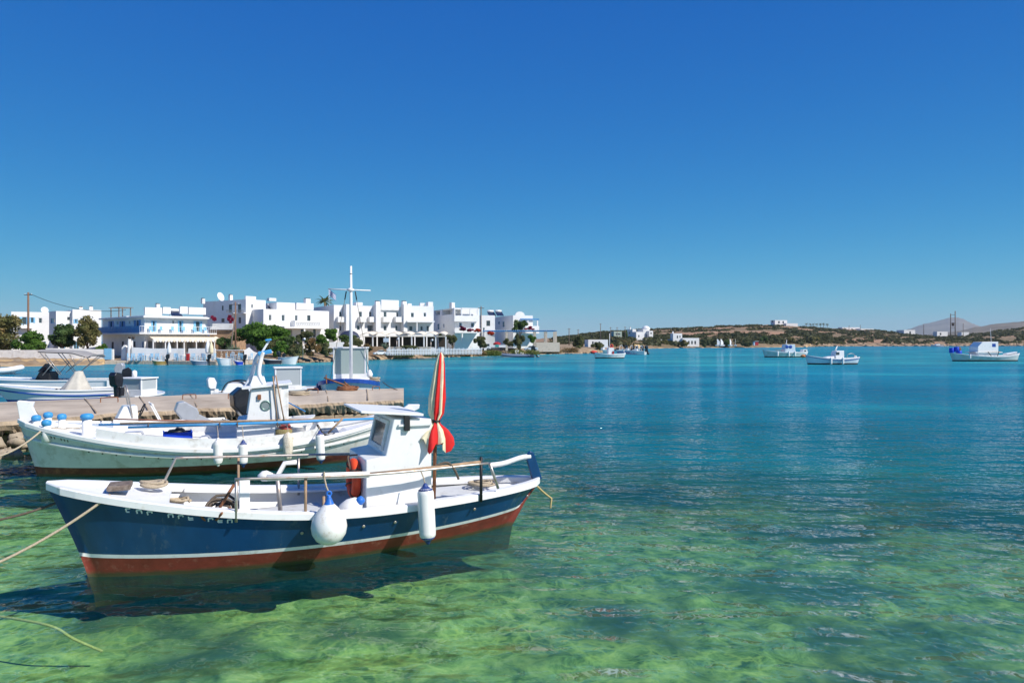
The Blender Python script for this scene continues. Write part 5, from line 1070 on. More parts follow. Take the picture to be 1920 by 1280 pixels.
# awning with scalloped valance on posts
za = ht.z(276, 628); aw0 = ht.f.at_y(278, 628, -.3)[0]; aw1 = L+1.2; zl = ht.z(290, 636)-.05
aw = thing('awning', 'long cream scalloped awning shading the hotel taverna', 'awning', ht.f.w((0, 0, .9)), ht.f.rz)
MB().hexa([(aw0, -.3, za-.2), (aw1, -.3, za-.2), (aw1, -2.0, zl), (aw0, -2.0, zl)], [(aw0, -.3, za-.14), (aw1, -.3, za-.14), (aw1, -2.0, zl+.05), (aw0, -2.0, zl+.05)]).build('canopy', CANV, aw)
m = MB(); nS = 26
for i in range(nS):
    x0 = aw0+(aw1-aw0)*i/nS; x1 = aw0+(aw1-aw0)*(i+1)/nS; pts = [(x0, zl), (x1, zl), (x1, zl-.16)]+[(x1+(x0-x1)*k/5, zl-.16-.20*math.sin(math.pi*k/5)) for k in range(1, 5)]+[(x0, zl-.16)]
    MB().hexa([(x, -2.01, z) for x, z in pts], [(x, -2.04, z) for x, z in pts]).build('valance_scallop', CANV if i % 2 else FRAME, aw)
for px in (287, 310, 332, 345, 368, 392, 402):
    x = ht.f.at_y(px, 650, -1.9)[0]; MB().box(x-.06, x+.06, -1.96, -1.84, -.3, zl-.02).build('post', FRAME, aw)
for px0, px1, py0, py1, mt in ((272, 304, 577, 590, WALL), (306, 320, 576, 588, WALL), (338, 352, 575, 588, WALL), (354, 386, 577, 589, WALL)): ht.roofbox('roof_parapet', px0, px1, py0, py1, 1.2, 1.6, mt)
ht.solar(329, 575, 3.5); ht.chimney(297, 570, 578, 3)
pg = thing('roof_pergola', 'small dark pergola on the left part of the hotel roof', 'pergola', ht.f.w((-.2, 8.5, ht.zt-.25)), ht.f.rz)
for x in (0, 1.6):
    for y in (0, 3.0): MB().box(x-.06, x+.06, y-.06, y+.06, 0, 1.6).build('post', WOODGREY, pg)
for k in range(6): MB().box(-.3, 1.9, -.3+k*.66, -.2+k*.66, 1.6, 1.68).build('slat', WOODGREY, pg)
# terrace in front: white walls, quay, tables
QUAYM = mat('quay_stone', (.50, .42, .33), .95, .2, 1.5, .02, 6, dirt=(.25, .19, .13), dirtamt=.3)
qy = thing('quay', 'low stone quay running along the waterfront of the hotel', 'quay'); 
qp = [plan(px, CH*CF/(interp(SHORE, px)-640)-.35) for px in (196, 240, 300, 350, 405, 450, 500)]
for i in range(len(qp)-1):
    a, b = Vector((*qp[i], 0)), Vector((*qp[i+1], 0)); u = (b-a).normalized(); n_ = Vector((-u.y, u.x, 0))*3.2; k = max(1, int((b-a).length/1.1))
    for j in range(k):
        p0, p1 = a.lerp(b, j/k), a.lerp(b, (j+1)/k-.012); MB().hexa([p0+Vector((0, 0, -.4)), p1+Vector((0, 0, -.4)), p1+n_+Vector((0, 0, -.4)), p0+n_+Vector((0, 0, -.4))], [p0+Vector((0, 0, .46)), p1+Vector((0, 0, .46)), p1+n_+Vector((0, 0, .46)), p0+n_+Vector((0, 0, .46))]).build('kerb_stone', QUAYM, qy, .03)
wall_thing('terrace_wall', 'white terrace wall below the taverna awning', [plan(246, 91.8), plan(285, 91.9), plan(332, 92.0), plan(346, 92.0)], [1.75, 1.6, 1.6, 1.6], .3, WALL, .46)
wall_thing('terrace_wall', 'white terrace wall at the far end of the taverna', [plan(354, 92.0), plan(404, 92.2)], 1.6, .3, WALL, .46)
for px, Y, w, pyt, lb in ((231, 92.6, 9, 647, 'stepped white chimney-like gate pillar at the hotel corner, broader one'), (240, 91.6, 4, 635, 'tall narrow white pillar with a sloping shoulder at the hotel corner')):
    t = thing('gate_pillar', lb, 'pillar', (*plan(px, Y), .45)); h = CH-(pyt-640)/CF*Y-.45; w_ = w/CF*Y
    MB().hexa([(-w_/2, 0, 0), (w_/2, 0, 0), (w_/2, 1, 0), (-w_/2, 1, 0)], [(-w_/2+.1, 0, h-.25), (w_/2, 0, h-.25), (w_/2, 1, h-.25), (-w_/2+.1, 1, h-.25)]).build('shaft', WALL, t, .06, 3); MB().hexa([(-w_*.3, .1, h-.248), (w_*.4, .1, h-.248), (w_*.4, .7, h-.248), (-w_*.3, .7, h-.248)], [(-w_*.1, .1, h), (w_*.2, .1, h), (w_*.2, .7, h), (-w_*.1, .7, h)]).build('cap', WALL, t, .05)
def taverna_set(px, Y, z, label_t, lab_c, rz):
    t = thing('taverna_table', label_t, 'table', (*plan(px, Y), z), rz, 'quayside tables'); MB().box(-.4, .4, -.4, .4, .70, .74).build('table_top', FRAME, t)
    for a in (-.33, .33):
        for b in (-.33, .33): MB().box(a-.025, a+.025, b-.025, b+.025, 0, .70).build('leg', SHUT, t)
    for k, (dx, dy, r) in enumerate(((-.75, 0, math.pi/2), (.75, 0, -math.pi/2), (0, -.75, math.pi))):
        c = thing('taverna_chair', lab_c[k], 'chair', (plan(px, Y)[0]+dx*math.cos(rz)-dy*math.sin(rz), Y+dx*math.sin(rz)+dy*math.cos(rz), z), r+rz, 'quayside blue chairs')
        MB().box(-.21, .21, -.21, .21, .43, .47).build('seat', SHUT, c)
        for zz in (.62, .76, .90): MB().box(-.19, .19, .18, .21, zz, zz+.07).build('back_slat', SHUT, c)
        for a, b, hh in ((-.19, -.19, .43), (.19, -.19, .43), (-.20, .20, .97), (.20, .20, .97)): MB().box(a-.02, a+.02, b-.02, b+.02, 0, hh).build('leg', SHUT, c)
SETS = [(254, 'beside the white gate pillars'), (273, 'below the left end of the awning'), (299, 'behind the small yellow boat'), (340, 'beside the terrace steps'), (366, 'behind the dark blue dinghy'), (391, 'at the right end of the taverna'), (438, 'before the brown stone wall, left one'), (460, 'before the brown stone wall, right one')]
for i, (px, w) in enumerate(SETS):
    taverna_set(px, 90.9 if px < 410 else 92.2, .46, 'white-topped quayside table %s' % w, ['light blue quayside chair %s, %s' % (w, q) for q in ('facing right', 'facing left', 'nearest the water')], .2*(-1)**i)
for px, pyt, lb in ((317, 641, 'folded white parasol among the taverna tables by the awning posts'), (389, 638, 'big folded white parasol at the right end of the taverna'), (396, 640, 'second folded white parasol beside the big one at the taverna end')):
    t = thing('folded_parasol', lb, 'parasol', (*plan(px, 90.6), .46)); h = CH-(pyt-640)/CF*90.6-.46; MB().tube([(0, 0, 0), (0, 0, h)], .035, 8).build('pole', FRAME, t)
    MB().lathe([(.16, h*.35), (.24, h*.45), (.22, h*.7), (.12, h*.9), (.03, h+.02)], 14, wob=.18).build('canopy', UMCREAM if px > 390 else FRAME, t)
t = thing('street_lamp', 'green-grey street lamp before the hotel corner', 'street lamp', (*plan(246.5, 90.8), .46)); MB().tube([(0, 0, 0), (0, 0, 3.0)], [.06, .04], 8).build('post', STEEL, t); MB().lathe([(.05, 0), (.16, .1), (.18, .28), (.05, .36)], 12, (-.25, 0, 2.85)).lathe([(.05, 0), (.16, .1), (.18, .28), (.05, .36)], 12, (.25, 0, 2.85)).bar((-.25, 0, 2.85), (.25, 0, 2.85), .04).build('lantern', DARKW, t)
t = thing('red_cabinet', 'small red box standing at the quay edge', 'box', (*plan(352.5, 90.2), .46)); MB().box(-.18, .18, -.15, .15, 0, .95).build('body', mat('red_paint', (.42, .02, .02), .5), t, .02); MB().box(-.15, .15, -.165, -.151, .1, .85).build('door', mat('red_paint2', (.36, .02, .02), .5), t)
# small boats along the quay
def skiff(label, px0, px1, Y, m, mot=None, h=.55, mlabel=''):
    t, f, hh = open_boat('skiff', label, px1, px0, Y, Y-.3, h+.15, h, 1.4, [m, WHITE, m], .8, .05, .08, deckd=.25, covered=.7, rake=.35, group='small boats at the quay', capmat=GEL)
    if mot: outboard('outboard_motor', mlabel, f.w((0, 0, h+.12)), f.rz, 1.1, mot)
skiff('yellow-brown skiff at the quay under the taverna terrace', 284, 310, 86.5, mat('ochre_paint', (.42, .27, .08), .5, .15), ENGBLK, mlabel='black outboard motor on the yellow-brown skiff')
skiff('grey-blue dinghy at the quay before the folded parasols', 356, 388, 86.0, mat('grey_blue_paint', (.20, .25, .33), .5, .15), ENGBLK, mlabel='black outboard motor on the grey-blue dinghy')
skiff('white motorboat with grey engine at the quay beside the stone wall', 404, 432, 85.5, GEL, ENGGREY, .85, 'grey outboard motor on the white quayside motorboat')
skiff('bright blue skiff at the quay before the blue chairs', 437, 455, 86.5, CRATEBLUE, ENGBLK, .5, 'black outboard motor on the bright blue skiff')
skiff('dark open boat at the rocky quay below the agaves', 492, 528, 89.5, mat('dark_hull', (.05, .04, .05), .5), ENGBLK, .6, 'black outboard motor on the dark open boat')
skiff('white speedboat with raised bow at the rocky quay', 560, 526, 90.0, GEL, ENGBLK, .9, 'black outboard motor on the white quayside speedboat')

# ---------------------------------------------------------------- houses in the middle
hC = House('white_house', 'tall white house with dark balcony doors and satellite dish, right of the hotel', 461, 112, 55, 498, 561, pxl=381, base=1.2, front=[(471, 475, 570, 578, 'w')],
  left=[(416, 419, 573, 582, 'k'), (429, 435, 571, 587, 'k'), (446, 452, 570, 587, 'k'), (447, 452, 595, 606, 'k'), (415, 421, 597, 604, 'k')])
for px0, px1 in ((424, 438), (443, 457)): hC.lbox('balcony', px0, px1, 586, 588, -1.0, -.004, WALL); k = hC.lbox('balcony_rail', px0, px1, 580, 581, -1.0, -.94, STEEL); [hC.lbox('baluster', px0+(px1-px0-.4)*i/9, px0+(px1-px0-.4)*i/9+.4, 581, 586, -1.0, -.96, STEEL) for i in range(10)]
dish(hC, 412, 557, 4.0, .75); hC.chimney(434, 553, 561, 5); hC.chimney(382, 560, 566, 10)
hC.roofbox('roof_parapet', 461, 480, 556, 562, 4, 4.4)
wall_thing('terrace_wall', 'white parapet band above the brown stone wall, under the tall house', [plan(394, 103), plan(437, 103)], .9, .3, WALL, 5.0-.2)
t = thing('stone_building', 'low brown stone building half hidden behind the fig tree', 'building', (*plan(393, 103.2), 1.0)); w = (437-393)/CF*103.2
MB().box(0, w, 0, 5, 0, 3.75).build('wall', STONE, t); MB().box(1.4, 3.2, -.06, -.004, .1, 2.1).build('doorway', DARKW, t)
hD = House('white_house', 'white two-storey house with lattice balcony, before the solar panels', 494, 110, 45, 617, 579, pxl=466, base=1.2,
  front=[(504, 509, 590, 601, 'w'), (528, 534, 590, 602, 'w'), (553, 558, 591, 602, 'w'), (576, 582, 591, 602, 'k'), (564, 570, 617, 632, 'k'), (587, 592, 617, 632, 'k'), (540, 548, 618, 632, 'o')])
hD.balcony(523, 544, 602, 610, 1.1, solid=False); bl = hD.balcony(553, 603, 602, 613, 1.4, solid=True)
for i in range(14):                                                   # lattice openings shown as raised crosses on the parapet
    a = hD.f.at_y(556+i*3.3, 611, -1.5); b = hD.f.at_y(558.6+i*3.3, 604, -1.5); zb = hD.base
    MB().bar((a[0], -1.42, a[2]-zb), (b[0], -1.42, b[2]-zb), .07, .05, up=(0, 1, 0)).build('lattice_bar', WALLG, bl); MB().bar((a[0], -1.45, b[2]-zb), (b[0], -1.45, a[2]-zb), .07, .05, up=(0, 1, 0)).build('lattice_bar', WALLG, bl)
hD.fbox('canopy_slab', 533, 617, 613.5, 615, -2.6, -.004, WALL); hD.fbox('canopy_post', 570, 572.5, 615, 634, -2.5, -2.3, WALL)
hD.roofbox('upper_block', 519, 553, 568, 580, 3.0, 8.0); hD.roofbox('upper_block', 556, 588, 569, 580, 4.0, 8.5); hD.chimney(578, 560, 570, 5, .9); hD.solar(512, 570, 5.5); hD.solar(524, 570, 5.8); hD.solar(538, 570, 6.0)
hD.roofbox('roof_tank', 505, 518, 559, 564, 9, 10, GEL)
# ---------------------------------------------------------------- the long white hotel
hE = House('hotel', 'long white hotel with rows of small balconies above an arcade of cream awnings', 626, 119, 33, 765, 571.5, pxl=588, base=1.3, cat='building',
  front=[(636, 641, 584, 595, 'w'), (673, 679, 584, 595, 'w'), (692, 697, 584, 595, 'w'), (719, 725, 584, 595, 'w'), (743, 747, 585, 595, 'w'), (636, 641, 610, 620, 'w'), (669, 675, 610, 619, 'w'), (689, 700, 610, 621, 'o'), (719, 725, 610, 620, 'w'), (741, 746, 610, 620, 'w')],
  left=[(601, 606, 584, 591, 'w')])
for a, b in ((634, 649), (675, 687), (693, 709), (719, 735), (742, 757)): hE.balcony(a, b, 594, 602.5, 1.0)
# projecting bays between the balconies
for a, b, c in ((649, 660, 570.5), (705, 714, 571), (757, 764, 570)):
    hE.fbox('bay', a, b, c, 622, -1.4, -.004, WALL)
hE.fbox('sign_parapet', 715, 748, 563, 581, -.35, -.004, WALL); hE.chimney(709, 565, 572, 3, .8); hE.chimney(759, 565, 572, 2, .8); hE.roofbox('roof_tank', 668, 680, 567, 572, 5, 6.5)
hE2 = House('white_house', 'plain white wing with a veranda slab at the right end of the long hotel', 764, 126, 20, 813, 573, depth=10, base=1.3, front=[(770, 776, 586, 595, 'w'), (794, 799, 586, 594, 'w'), (767, 774, 611, 620, 'w'), (788, 793, 611, 620, 'w'), (800, 804, 611, 621, 'k')])
hE2.fbox('veranda_slab', 764, 815, 601.5, 604, -1.8, -.004, WALL); hE2.fbox('veranda_post', 781, 783, 604, 621, -1.75, -1.6, WALL); hE2.roofbox('roof_tank', 765, 772, 569, 574, 3, 4); hE2.roofbox('roof_tank', 788, 797, 568, 574, 4, 5); hE2.roofbox('roof_block', 803, 812, 566, 574, 2, 4)
# arcade
ar = thing('arcade_awning', 'row of cream vaulted awnings on white posts before the long hotel', 'awning', (*plan(672, 113), 1.3)); X0 = plan(672, 113)[0]
posts = [674, 699, 723, 748, 772, 795, 817, 836]
zpost = CH-(631-640)/CF*113-1.3; zar = CH-(621-640)/CF*113-1.3
for i, px in enumerate(posts): x = plan(px, 113)[0]-X0; MB().box(x-.10, x+.10, -.1, .1, -.4, zpost).build('post', WALL, ar)
for i in range(len(posts)-1):
    xa, xb = plan(posts[i], 113)[0]-X0, plan(posts[i+1], 113)[0]-X0; m = MB(); k = 10; lo = []; hi = []
    for j in range(k+1):
        f = j/k; x = xa+.02+(xb-xa-.04)*f; z = zpost+.12+(zar-zpost)*.6*math.sin(math.pi*(.15+.75*(1-f)))**1; lo.append((x, z)); hi.append((x, z+.06))
    for j in range(k): m.hexa([(lo[j][0], -.2, lo[j][1]-.1), (lo[j+1][0], -.2, lo[j+1][1]-.1), (lo[j+1][0], 4.2, lo[j+1][1]+.25), (lo[j][0], 4.2, lo[j][1]+.25)], [(hi[j][0], -.2, hi[j][1]-.1), (hi[j+1][0], -.2, hi[j+1][1]-.1), (hi[j+1][0], 4.2, hi[j+1][1]+.25), (hi[j][0], 4.2, hi[j][1]+.25)])
    m.build('vault', CANV, ar); MB().box(xa+.11, xb-.11, -.19, -.12, zpost-.02, zpost+.10).build('fascia', CANV, ar)
    MB().box(xa+.11, xb-.11, 3.6, 3.7, -.2, zpost).build('dark_backing', DARKW, ar); MB().box(xa+.3, xb-.4, .6, 1.4, .0, .75).build('table', FRAME, ar)  # dark sheet behind each bay stands in for the shade inside the arcade
dm = thing('dome_awning', 'dark blue dome awning at the left end of the arcade', 'awning', (*plan(655, 113), 1.3)); zz = CH-(633-640)/CF*113-1.3; rr = 19/CF*113; vs = []
for i in range(7):
    for j in range(13): a = math.pi*j/12; e = math.pi/2*i/6; vs.append((-rr*math.cos(a)*math.cos(e), -rr*.7*math.sin(a)*math.cos(e), zz+.9*rr*math.sin(e)*.8))
MB().add(vs, [(i*13+j, i*13+j+1, (i+1)*13+j+1, (i+1)*13+j) for i in range(6) for j in range(12)], 0, True).build('canopy', mat('navy_canvas', (.03, .04, .08), .6, .15), dm)
for j in (-1, 1): MB().box(j*rr-.05, j*rr+.05, -.1, 0, -.3, zz).build('post', STEEL, dm)
wall_thing('planter_wall', 'orange-brown stone planter wall before the arcade, left length', [plan(690, 111), plan(727, 111)], 1.5, .5, STONE, .7); wall_thing('planter_wall', 'orange-brown stone planter wall before the arcade, right length', [plan(733, 110.5), plan(808, 110)], 1.25, .5, PALEST, .9)
t = thing('hanging_sign', 'small pale sign board hanging on the arcade posts', 'sign', (*plan(724, 112.6), 1.3)); MB().box(-.45, .45, -.04, .04, zpost-.9, zpost-.25).build('board', mat('pale_blue_sign', (.55, .66, .74), .6, .05), t); MB().box(-.03, .03, -.02, .02, -.3, zpost).build('bracket', STEEL, t)
# white picket fence on the rocky shore
pf = thing('picket_fence', 'white picket fence along the shore road in front of the arcade', 'fence', (*plan(726, 104), .9)); fp = [plan(px, 104+.045*(px-726)) for px in (726, 770, 812, 850, 905)]; o = Vector((*fp[0], 0))
for i in range(len(fp)-1):
    a, b = Vector((*fp[i], 0))-o, Vector((*fp[i+1], 0))-o; n_ = int((b-a).length/.26)
    for zz in (.35, .8): MB().bar(a+Vector((0, 0, zz)), b+Vector((0, 0, zz)), .04, .07).build('rail', FRAME, pf)
    for k in range(n_): p = a.lerp(b, k/n_)+Vector((0, -.05, 0)); MB().hexa([p+Vector((-.07, 0, 0)), p+Vector((.07, 0, 0)), p+Vector((.07, .03, 0)), p+Vector((-.07, .03, 0))], [p+Vector((-.07, 0, 1.0+.1*math.sin(k*2.1))), p+Vector((.07, 0, 1.0+.1*math.sin(k*2.1))), p+Vector((.07, .03, 1.0+.1*math.sin(k*2.1))), p+Vector((-.07, .03, 1.0+.1*math.sin(k*2.1)))]).build('picket', FRAME, pf)
# ---------------------------------------------------------------- houses at the point
hF = House('white_house', 'white house with loggias above a grey side wall and bougainvillea terrace', 852, 130, 24, 899, 577, pxl=813, base=1.4, front=[(861, 866, 605, 613, 'B'), (883, 889, 605, 613, 'B'), (853.5, 864, 580, 590, 'o')], left=[(816, 825, 580, 591, 'o'), (829, 849, 580, 591, 'o'), (820, 824, 607, 618, 'B'), (831, 833, 607, 614, 'B')])
hF.balcony(852, 898, 592, 601, 1.2); hF.roofbox('roof_block', 847, 853, 567, 578, 1.5, 3)
for px in (866, 882, 896): hF.fbox('pergola_post', px-1, px+1, 579, 593, -1.15, -.95, WALL)
hF.fbox('pergola_beam', 866, 898, 577.5, 579, -1.2, -.95, WALL); hF.fbox('terrace_slab', 853, 905, 621.5, 624, -3.0, -.004, WALL); hF.fbox('terrace_wall', 853, 905, 615, 621, -3.0, -2.8, WALL); hF.fbox('terrace_post', 866, 868, 624, 640, -2.9, -2.65, WALL)
hG0 = House('white_house', 'small shaded white annex beside the dark pole', 902, 146, 10, 928, 591, depth=6, base=1.5, front=[(912, 919, 601, 611, 'k'), (905, 909, 614, 621, 'w')])
hG = House('white_house', 'white house with a round gable and blue windows at the point', 962, 148, 20, 999, 591, pxl=924, base=1.5, front=[(986, 990, 604, 612, 'B')], left=[(934, 937, 603, 608, 'B'), (942, 946, 603, 613, 'B')])
m = MB(); a = hG.f.at_y(966, 591, 0); b = hG.f.at_y(984, 591, 0); cx = (a[0]+b[0])/2; rr = (b[0]-a[0])/2; pts = [(cx+rr*math.cos(math.pi*k/12), hG.h+.002+rr*.75*math.sin(math.pi*k/12)) for k in range(13)]; m.hexa([(x, 0, z) for x, z in pts], [(x, .3, z) for x, z in pts]); m.build('round_gable', WALL, hG.t)
hG.solar(936, 590, 3); hG.solar(921, 588, 4); hG.fbox('balcony', 985, 1011, 611, 625, -2.2, -.004, WALL)
for px in (1008, 990): hG.fbox('pergola_post', px-1, px+1, 599, 611, -2.1, -1.95, WALL)
hG.fbox('pergola_beam', 976, 1011, 597.5, 599.2, -2.2, -1.9, SHUTD); hG.fbox('pergola_beam', 976, 1011, 597.5, 599.2, -.4, -.2, SHUTD)
pg = thing('terrace_pergola', 'long pale pergola on stone pillars at the end of the village', 'pergola', (*plan(905, 141), 1.5)); X0 = plan(905, 141)[0]; zt = CH-(621-640)/CF*141-1.5
for px in (910, 950, 1003, 1024, 1042):
    for y in (0, 5.0): x = plan(px, 141)[0]-X0; MB().box(x-.22, x+.22, y-.22, y+.22, -.4, zt).build('pillar', PALEST if px > 940 else WALL, pg)
for y in (0, 5.0): MB().box(-.3, plan(1044, 141)[0]-X0, y-.1, y+.1, zt+.002, zt+.2).build('beam', SHUTD, pg)
for k in range(34): x = -.2+k*.46; MB().box(x, x+.1, -.5, 5.5, zt+.202, zt+.30).build('slat', FRAME, pg)
wall_thing('terrace_wall', 'pale stone terrace wall under the right end of the pergola', [plan(1005, 139.5), plan(1049, 140)], 1.9, .6, PALEST, .9)
# vegetation of the village front
tree('fig_tree', 'large bright green fig tree in front of the tall white house', 433, 544, 602, 650, 99, GREEN, n=6500, size=.17, seed=21, k=30, base=1.0, depth=3)
tree('dark_shrub', 'dark shrub in the shade right of the taverna awning', 404, 436, 630, 655, 97, DKGREEN, n=1800, size=.14, seed=22, k=10, cat='shrub', trunk=False)
for i, (a, b, c, d, Y, m_, lb) in enumerate(((498, 530, 632, 664, 96, SCRUB, 'grey-green shrub left of the brown tamarisk, below the fig tree'), (526, 556, 626, 660, 98, DKGREEN, 'dark leafy bush below the lattice balcony'), (546, 574, 632, 670, 96.5, SCRUB, 'olive scrub bush under the canopy post'), (572, 600, 632, 672, 97, DRY, 'rusty brown tamarisk bush beside the parked silver car'),
        (596, 622, 640, 668, 98.5, SCRUB, 'green-brown bush left of the silver car'), (606, 640, 612, 640, 106, GREEN, 'rounded green bush below the long hotel'), (630, 668, 626, 645, 108, DKGREEN, 'dark bushes beside the blue dome awning'), (482, 502, 640, 662, 95.5, GREEN, 'small green bush beside the white scalloped wall'), (655, 682, 630, 652, 107, SCRUB, 'grey bush behind the masted boat cabin'),
        (822, 834, 624, 648, 118, SCRUB, 'small brown tree at the right end of the arcade'), (836, 862, 622, 650, 119, SCRUB, 'dry spreading tree before the grey house wall'), (888, 914, 628, 655, 122, SCRUB, 'olive tree beside the dark pole'), (958, 990, 597, 625, 145, DKGREEN, 'dark cypress-like tree in front of the round gable'), (962, 984, 622, 652, 133, SCRUB, 'grey-green tree beside the parked truck'), (944, 962, 634, 652, 133, SCRUB, 'low olive bush between truck and pergola'), (990, 1004, 626, 642, 139, GREEN, 'green creeper inside the pergola'))):
    tree('shrub' if i not in (9, 10, 11, 12, 13) else 'small_tree', lb, a, b, c, d, Y, m_, base=1.0, n=1700, size=.14 if Y < 110 else .17, seed=30+i, k=11, cat='shrub' if i not in (9, 10, 11, 12, 13) else 'tree', trunk=i in (9, 10, 11, 12, 13), group='village shrubs')
for i, (a, b, c, d, Y, m_, lb) in enumerate(((508, 548, 640, 668, 94.5, GREEN, 'leafy green bush just behind the dark open boat'), (540, 566, 644, 672, 94.8, SCRUB, 'pale scrub above the white quayside speedboat'), (556, 590, 618, 646, 100, SCRUB, 'tall grey-green bush under the white canopy'), (590, 618, 626, 652, 101, GREEN, 'green bush left of the low white road wall'), (640, 664, 640, 668, 100, SCRUB, 'olive bush right of the silver car, behind the mast'), (675, 700, 644, 660, 106, DRY, 'dry ochre bush at the left planter wall'), (745, 795, 648, 656, 108, SCRUB, 'low green hedge above the picket fence'), (462, 500, 622, 652, 97.5, GREEN, 'trailing green foliage under the fig tree'))):
    tree('shrub', lb, a, b, c, d, Y, m_, base=.9, n=1700, size=.14, seed=130+i, k=11, cat='shrub', trunk=False, group='village shrubs')
for i, (px, py, Y, r, lb) in enumerate(((437, 653, 95, 1.3, 'spiky pale agave left of the twin pole, by the stone wall'), (449, 655, 95.4, 1.0, 'small spiky agave right of the twin pole'), (536, 652, 97, 1.4, 'spiky agave under the fig tree edge'), (578, 636, 101, 1.3, 'spiky agave in front of the white canopy post'), (690, 650, 109, 1.2, 'small palm-like plant at the left planter wall'), (722, 648, 109, 1.2, 'small palm-like plant at the middle of the planter wall'))):
    t = thing('agave', lb, 'plant', (*plan(px, Y), CH-(py-640)/CF*Y-.5), 0, 'agaves'); rg = random.Random(i)
    for k in range(16): a = k*2.4; el = rg.uniform(.3, 1.4); d = Vector((math.cos(a)*math.cos(el), math.sin(a)*math.cos(el), math.sin(el))); MB().tube([(0, 0, 0), d*r*.5, d*r+Vector((0, 0, -.1))], [.06, .07, .008], 5).build('leaf', AGAVE, t)
palm('palm_tree', 'palm tree showing above the roofs beside the flag', 609, 557, 570, 128, 1.3, 1.7, 26, 3)
for i, (a, b, c, d, Y, m_, lb) in enumerate(((859, 874, 612, 622, 126, PINK, 'magenta bougainvillea on the terrace parapet'), (874, 888, 616, 622, 126.5, PINK, 'pink flowers on the terrace parapet beside the bougainvillea'), (886, 903, 616, 622.5, 126.8, REDFL, 'bright red flowers on the terrace parapet'), (910, 928, 621, 628, 138, REDFL, 'orange-red flowers hanging under the pergola edge'), (982, 1002, 611, 620, 144, PINK, 'dark pink bougainvillea beside the round gable'), (426, 437, 588, 606, 104, PINK, 'dark red bougainvillea before the tall white house'), (397, 405, 590, 604, 102, PINK, 'bougainvillea in a terracotta pot at the hotel roof edge'))):
    t = tree('flowering_shrub', lb, a, b, c, d, Y, m_, base=CH-(d-640)/CF*Y-.05, n=700, size=.13, seed=60+i, k=6, cat='flowers', trunk=False, depth=.5, group='flowering plants')
for i, (px0, px1, Y, h, m_, lb) in enumerate(((905, 935, 119, .8, LIME, 'green low cover on the shore left of the grey inflatable'), (960, 1010, 130, .8, LIME, 'lime green low cover on the shore behind the grey inflatable'), (1015, 1045, 141, 1.0, DRY, 'dry ochre scrub at the shore below the terrace wall'), (745, 770, 108, .5, SCRUB, 'low olive scrub at the waterline below the picket fence, left patch'), (800, 822, 113, .5, SCRUB, 'low olive scrub at the waterline below the picket fence, right patch'), (826, 905, 118, .7, DRY, 'brown dry scrub along the rocks right of the picket fence'), (1050, 1085, 157, .9, DRY, 'dry brown scrub at the tip of the point'))):
    x0, x1 = plan(px0, Y)[0], plan(px1, Y)[0]; t = thing('ground_cover', lb, 'shrub', ((x0+x1)/2, Y, .55), 0, 'shore scrub'); rg = random.Random(i)
    leaves('foliage', [(rg.uniform(-1, 1)*(x1-x0)/2, rg.uniform(-1.2, 1.5), h*.4, 1.0, .9, h*rg.uniform(.5, .9)) for _ in range(16)], 1500, .14, m_, t, 80+i)
# shore rocks
SR = thing('shore_rocks', 'line of pale brown rocks along the waterline of the village point', 'rocks'); SR['kind'] = 'thing'
rockmeshes = []
for i in range(8): o = MB().blob((0, 0, 0), 1, .8, .55, 9, 6, wob=.28, seed=100+i).build('rock', ROCKM, SR); rockmeshes.append(o.data); bpy.data.objects.remove(o)
for i in range(290):
    px = random.uniform(500, 1128); X, Y, _ = WL(px, interp(SHORE, px)); d = random.uniform(-.4, 1.8)**1; r = random.uniform(.18, .55)*(1 if px < 700 else 1.25)
    o = bpy.data.objects.new('rock', random.choice(rockmeshes)); COL.objects.link(o); o.parent = SR; o.location = (X*(1+d/Y), Y+d, .08+.24*max(d, 0)); o.scale = (r, r*.9, r*.8); o.rotation_euler = (random.uniform(-.3, .3), 0, random.uniform(0, 6.28))
# poles, cars, flag, lamps
utility_pole('twin-legged brown utility pole in front of the fig tree', 441.5, 566, 96, .9, .13); t = thing('brace_pole', 'slanting brace pole of the twin utility pole', 'pole', (*plan(430, 95.6), .9)); MB().tube([(0, 0, -.2), (plan(440.5, 96)[0]-plan(430, 95.6)[0], .3, 5.2)], .10, 8).build('post', WOODGREY, t)
utility_pole('dark slim utility pole rising in front of the annex', 902, 574, 124, 1.2, .13)
car('silver hatchback parked on the shore road', 613, 640, 101.5, .95, (.42, .43, .45)); car('white car parked at the end of the picket fence', 700, 724, 104, .95, (.75, .76, .77), .5); car('pale blue car parked under the pergola', 983, 1008, 133, 1.2, (.45, .55, .62), .2)
tk = thing('truck', 'white flatbed truck loaded with red and teal goods, near the pergola', 'truck', (*plan(929, 131), 1.2)); s = 38/CF*131/5.2
MB().hexa([(-2.6*s, -1*s, .5*s), (-1.2*s, -1*s, .5*s), (-1.2*s, 1*s, .5*s), (-2.6*s, 1*s, .5*s)], [(-2.35*s, -1*s, 2.0*s), (-1.2*s, -1*s, 2.0*s), (-1.2*s, 1*s, 2.0*s), (-2.35*s, 1*s, 2.0*s)]).build('cab', GEL, tk, .05); MB().box(-2.3*s, -1.5*s, -1.02*s, -1.002*s, 1.2*s, 1.8*s).build('cab_window', PANE, tk); MB().box(-1.1*s, 2.6*s, -1*s, 1*s, .75*s, .9*s).build('bed', DARKW, tk)
for y in (-1, .94): MB().box(-1.1*s, 2.6*s, y*s, (y+.06)*s, .902*s, 1.5*s).build('side_board', GEL, tk)
MB().blob((.4*s, 0, 1.7*s), 1.0*s, .8*s, .55*s, seed=4).build('red_cover', mat('red_tarp', (.35, .02, .025), .8), tk); MB().box(.0, .9*s, -1.05*s, -1.002*s, 1.0*s, 1.6*s).build('teal_cover', mat('teal_cover', (.06, .35, .33), .7), tk)
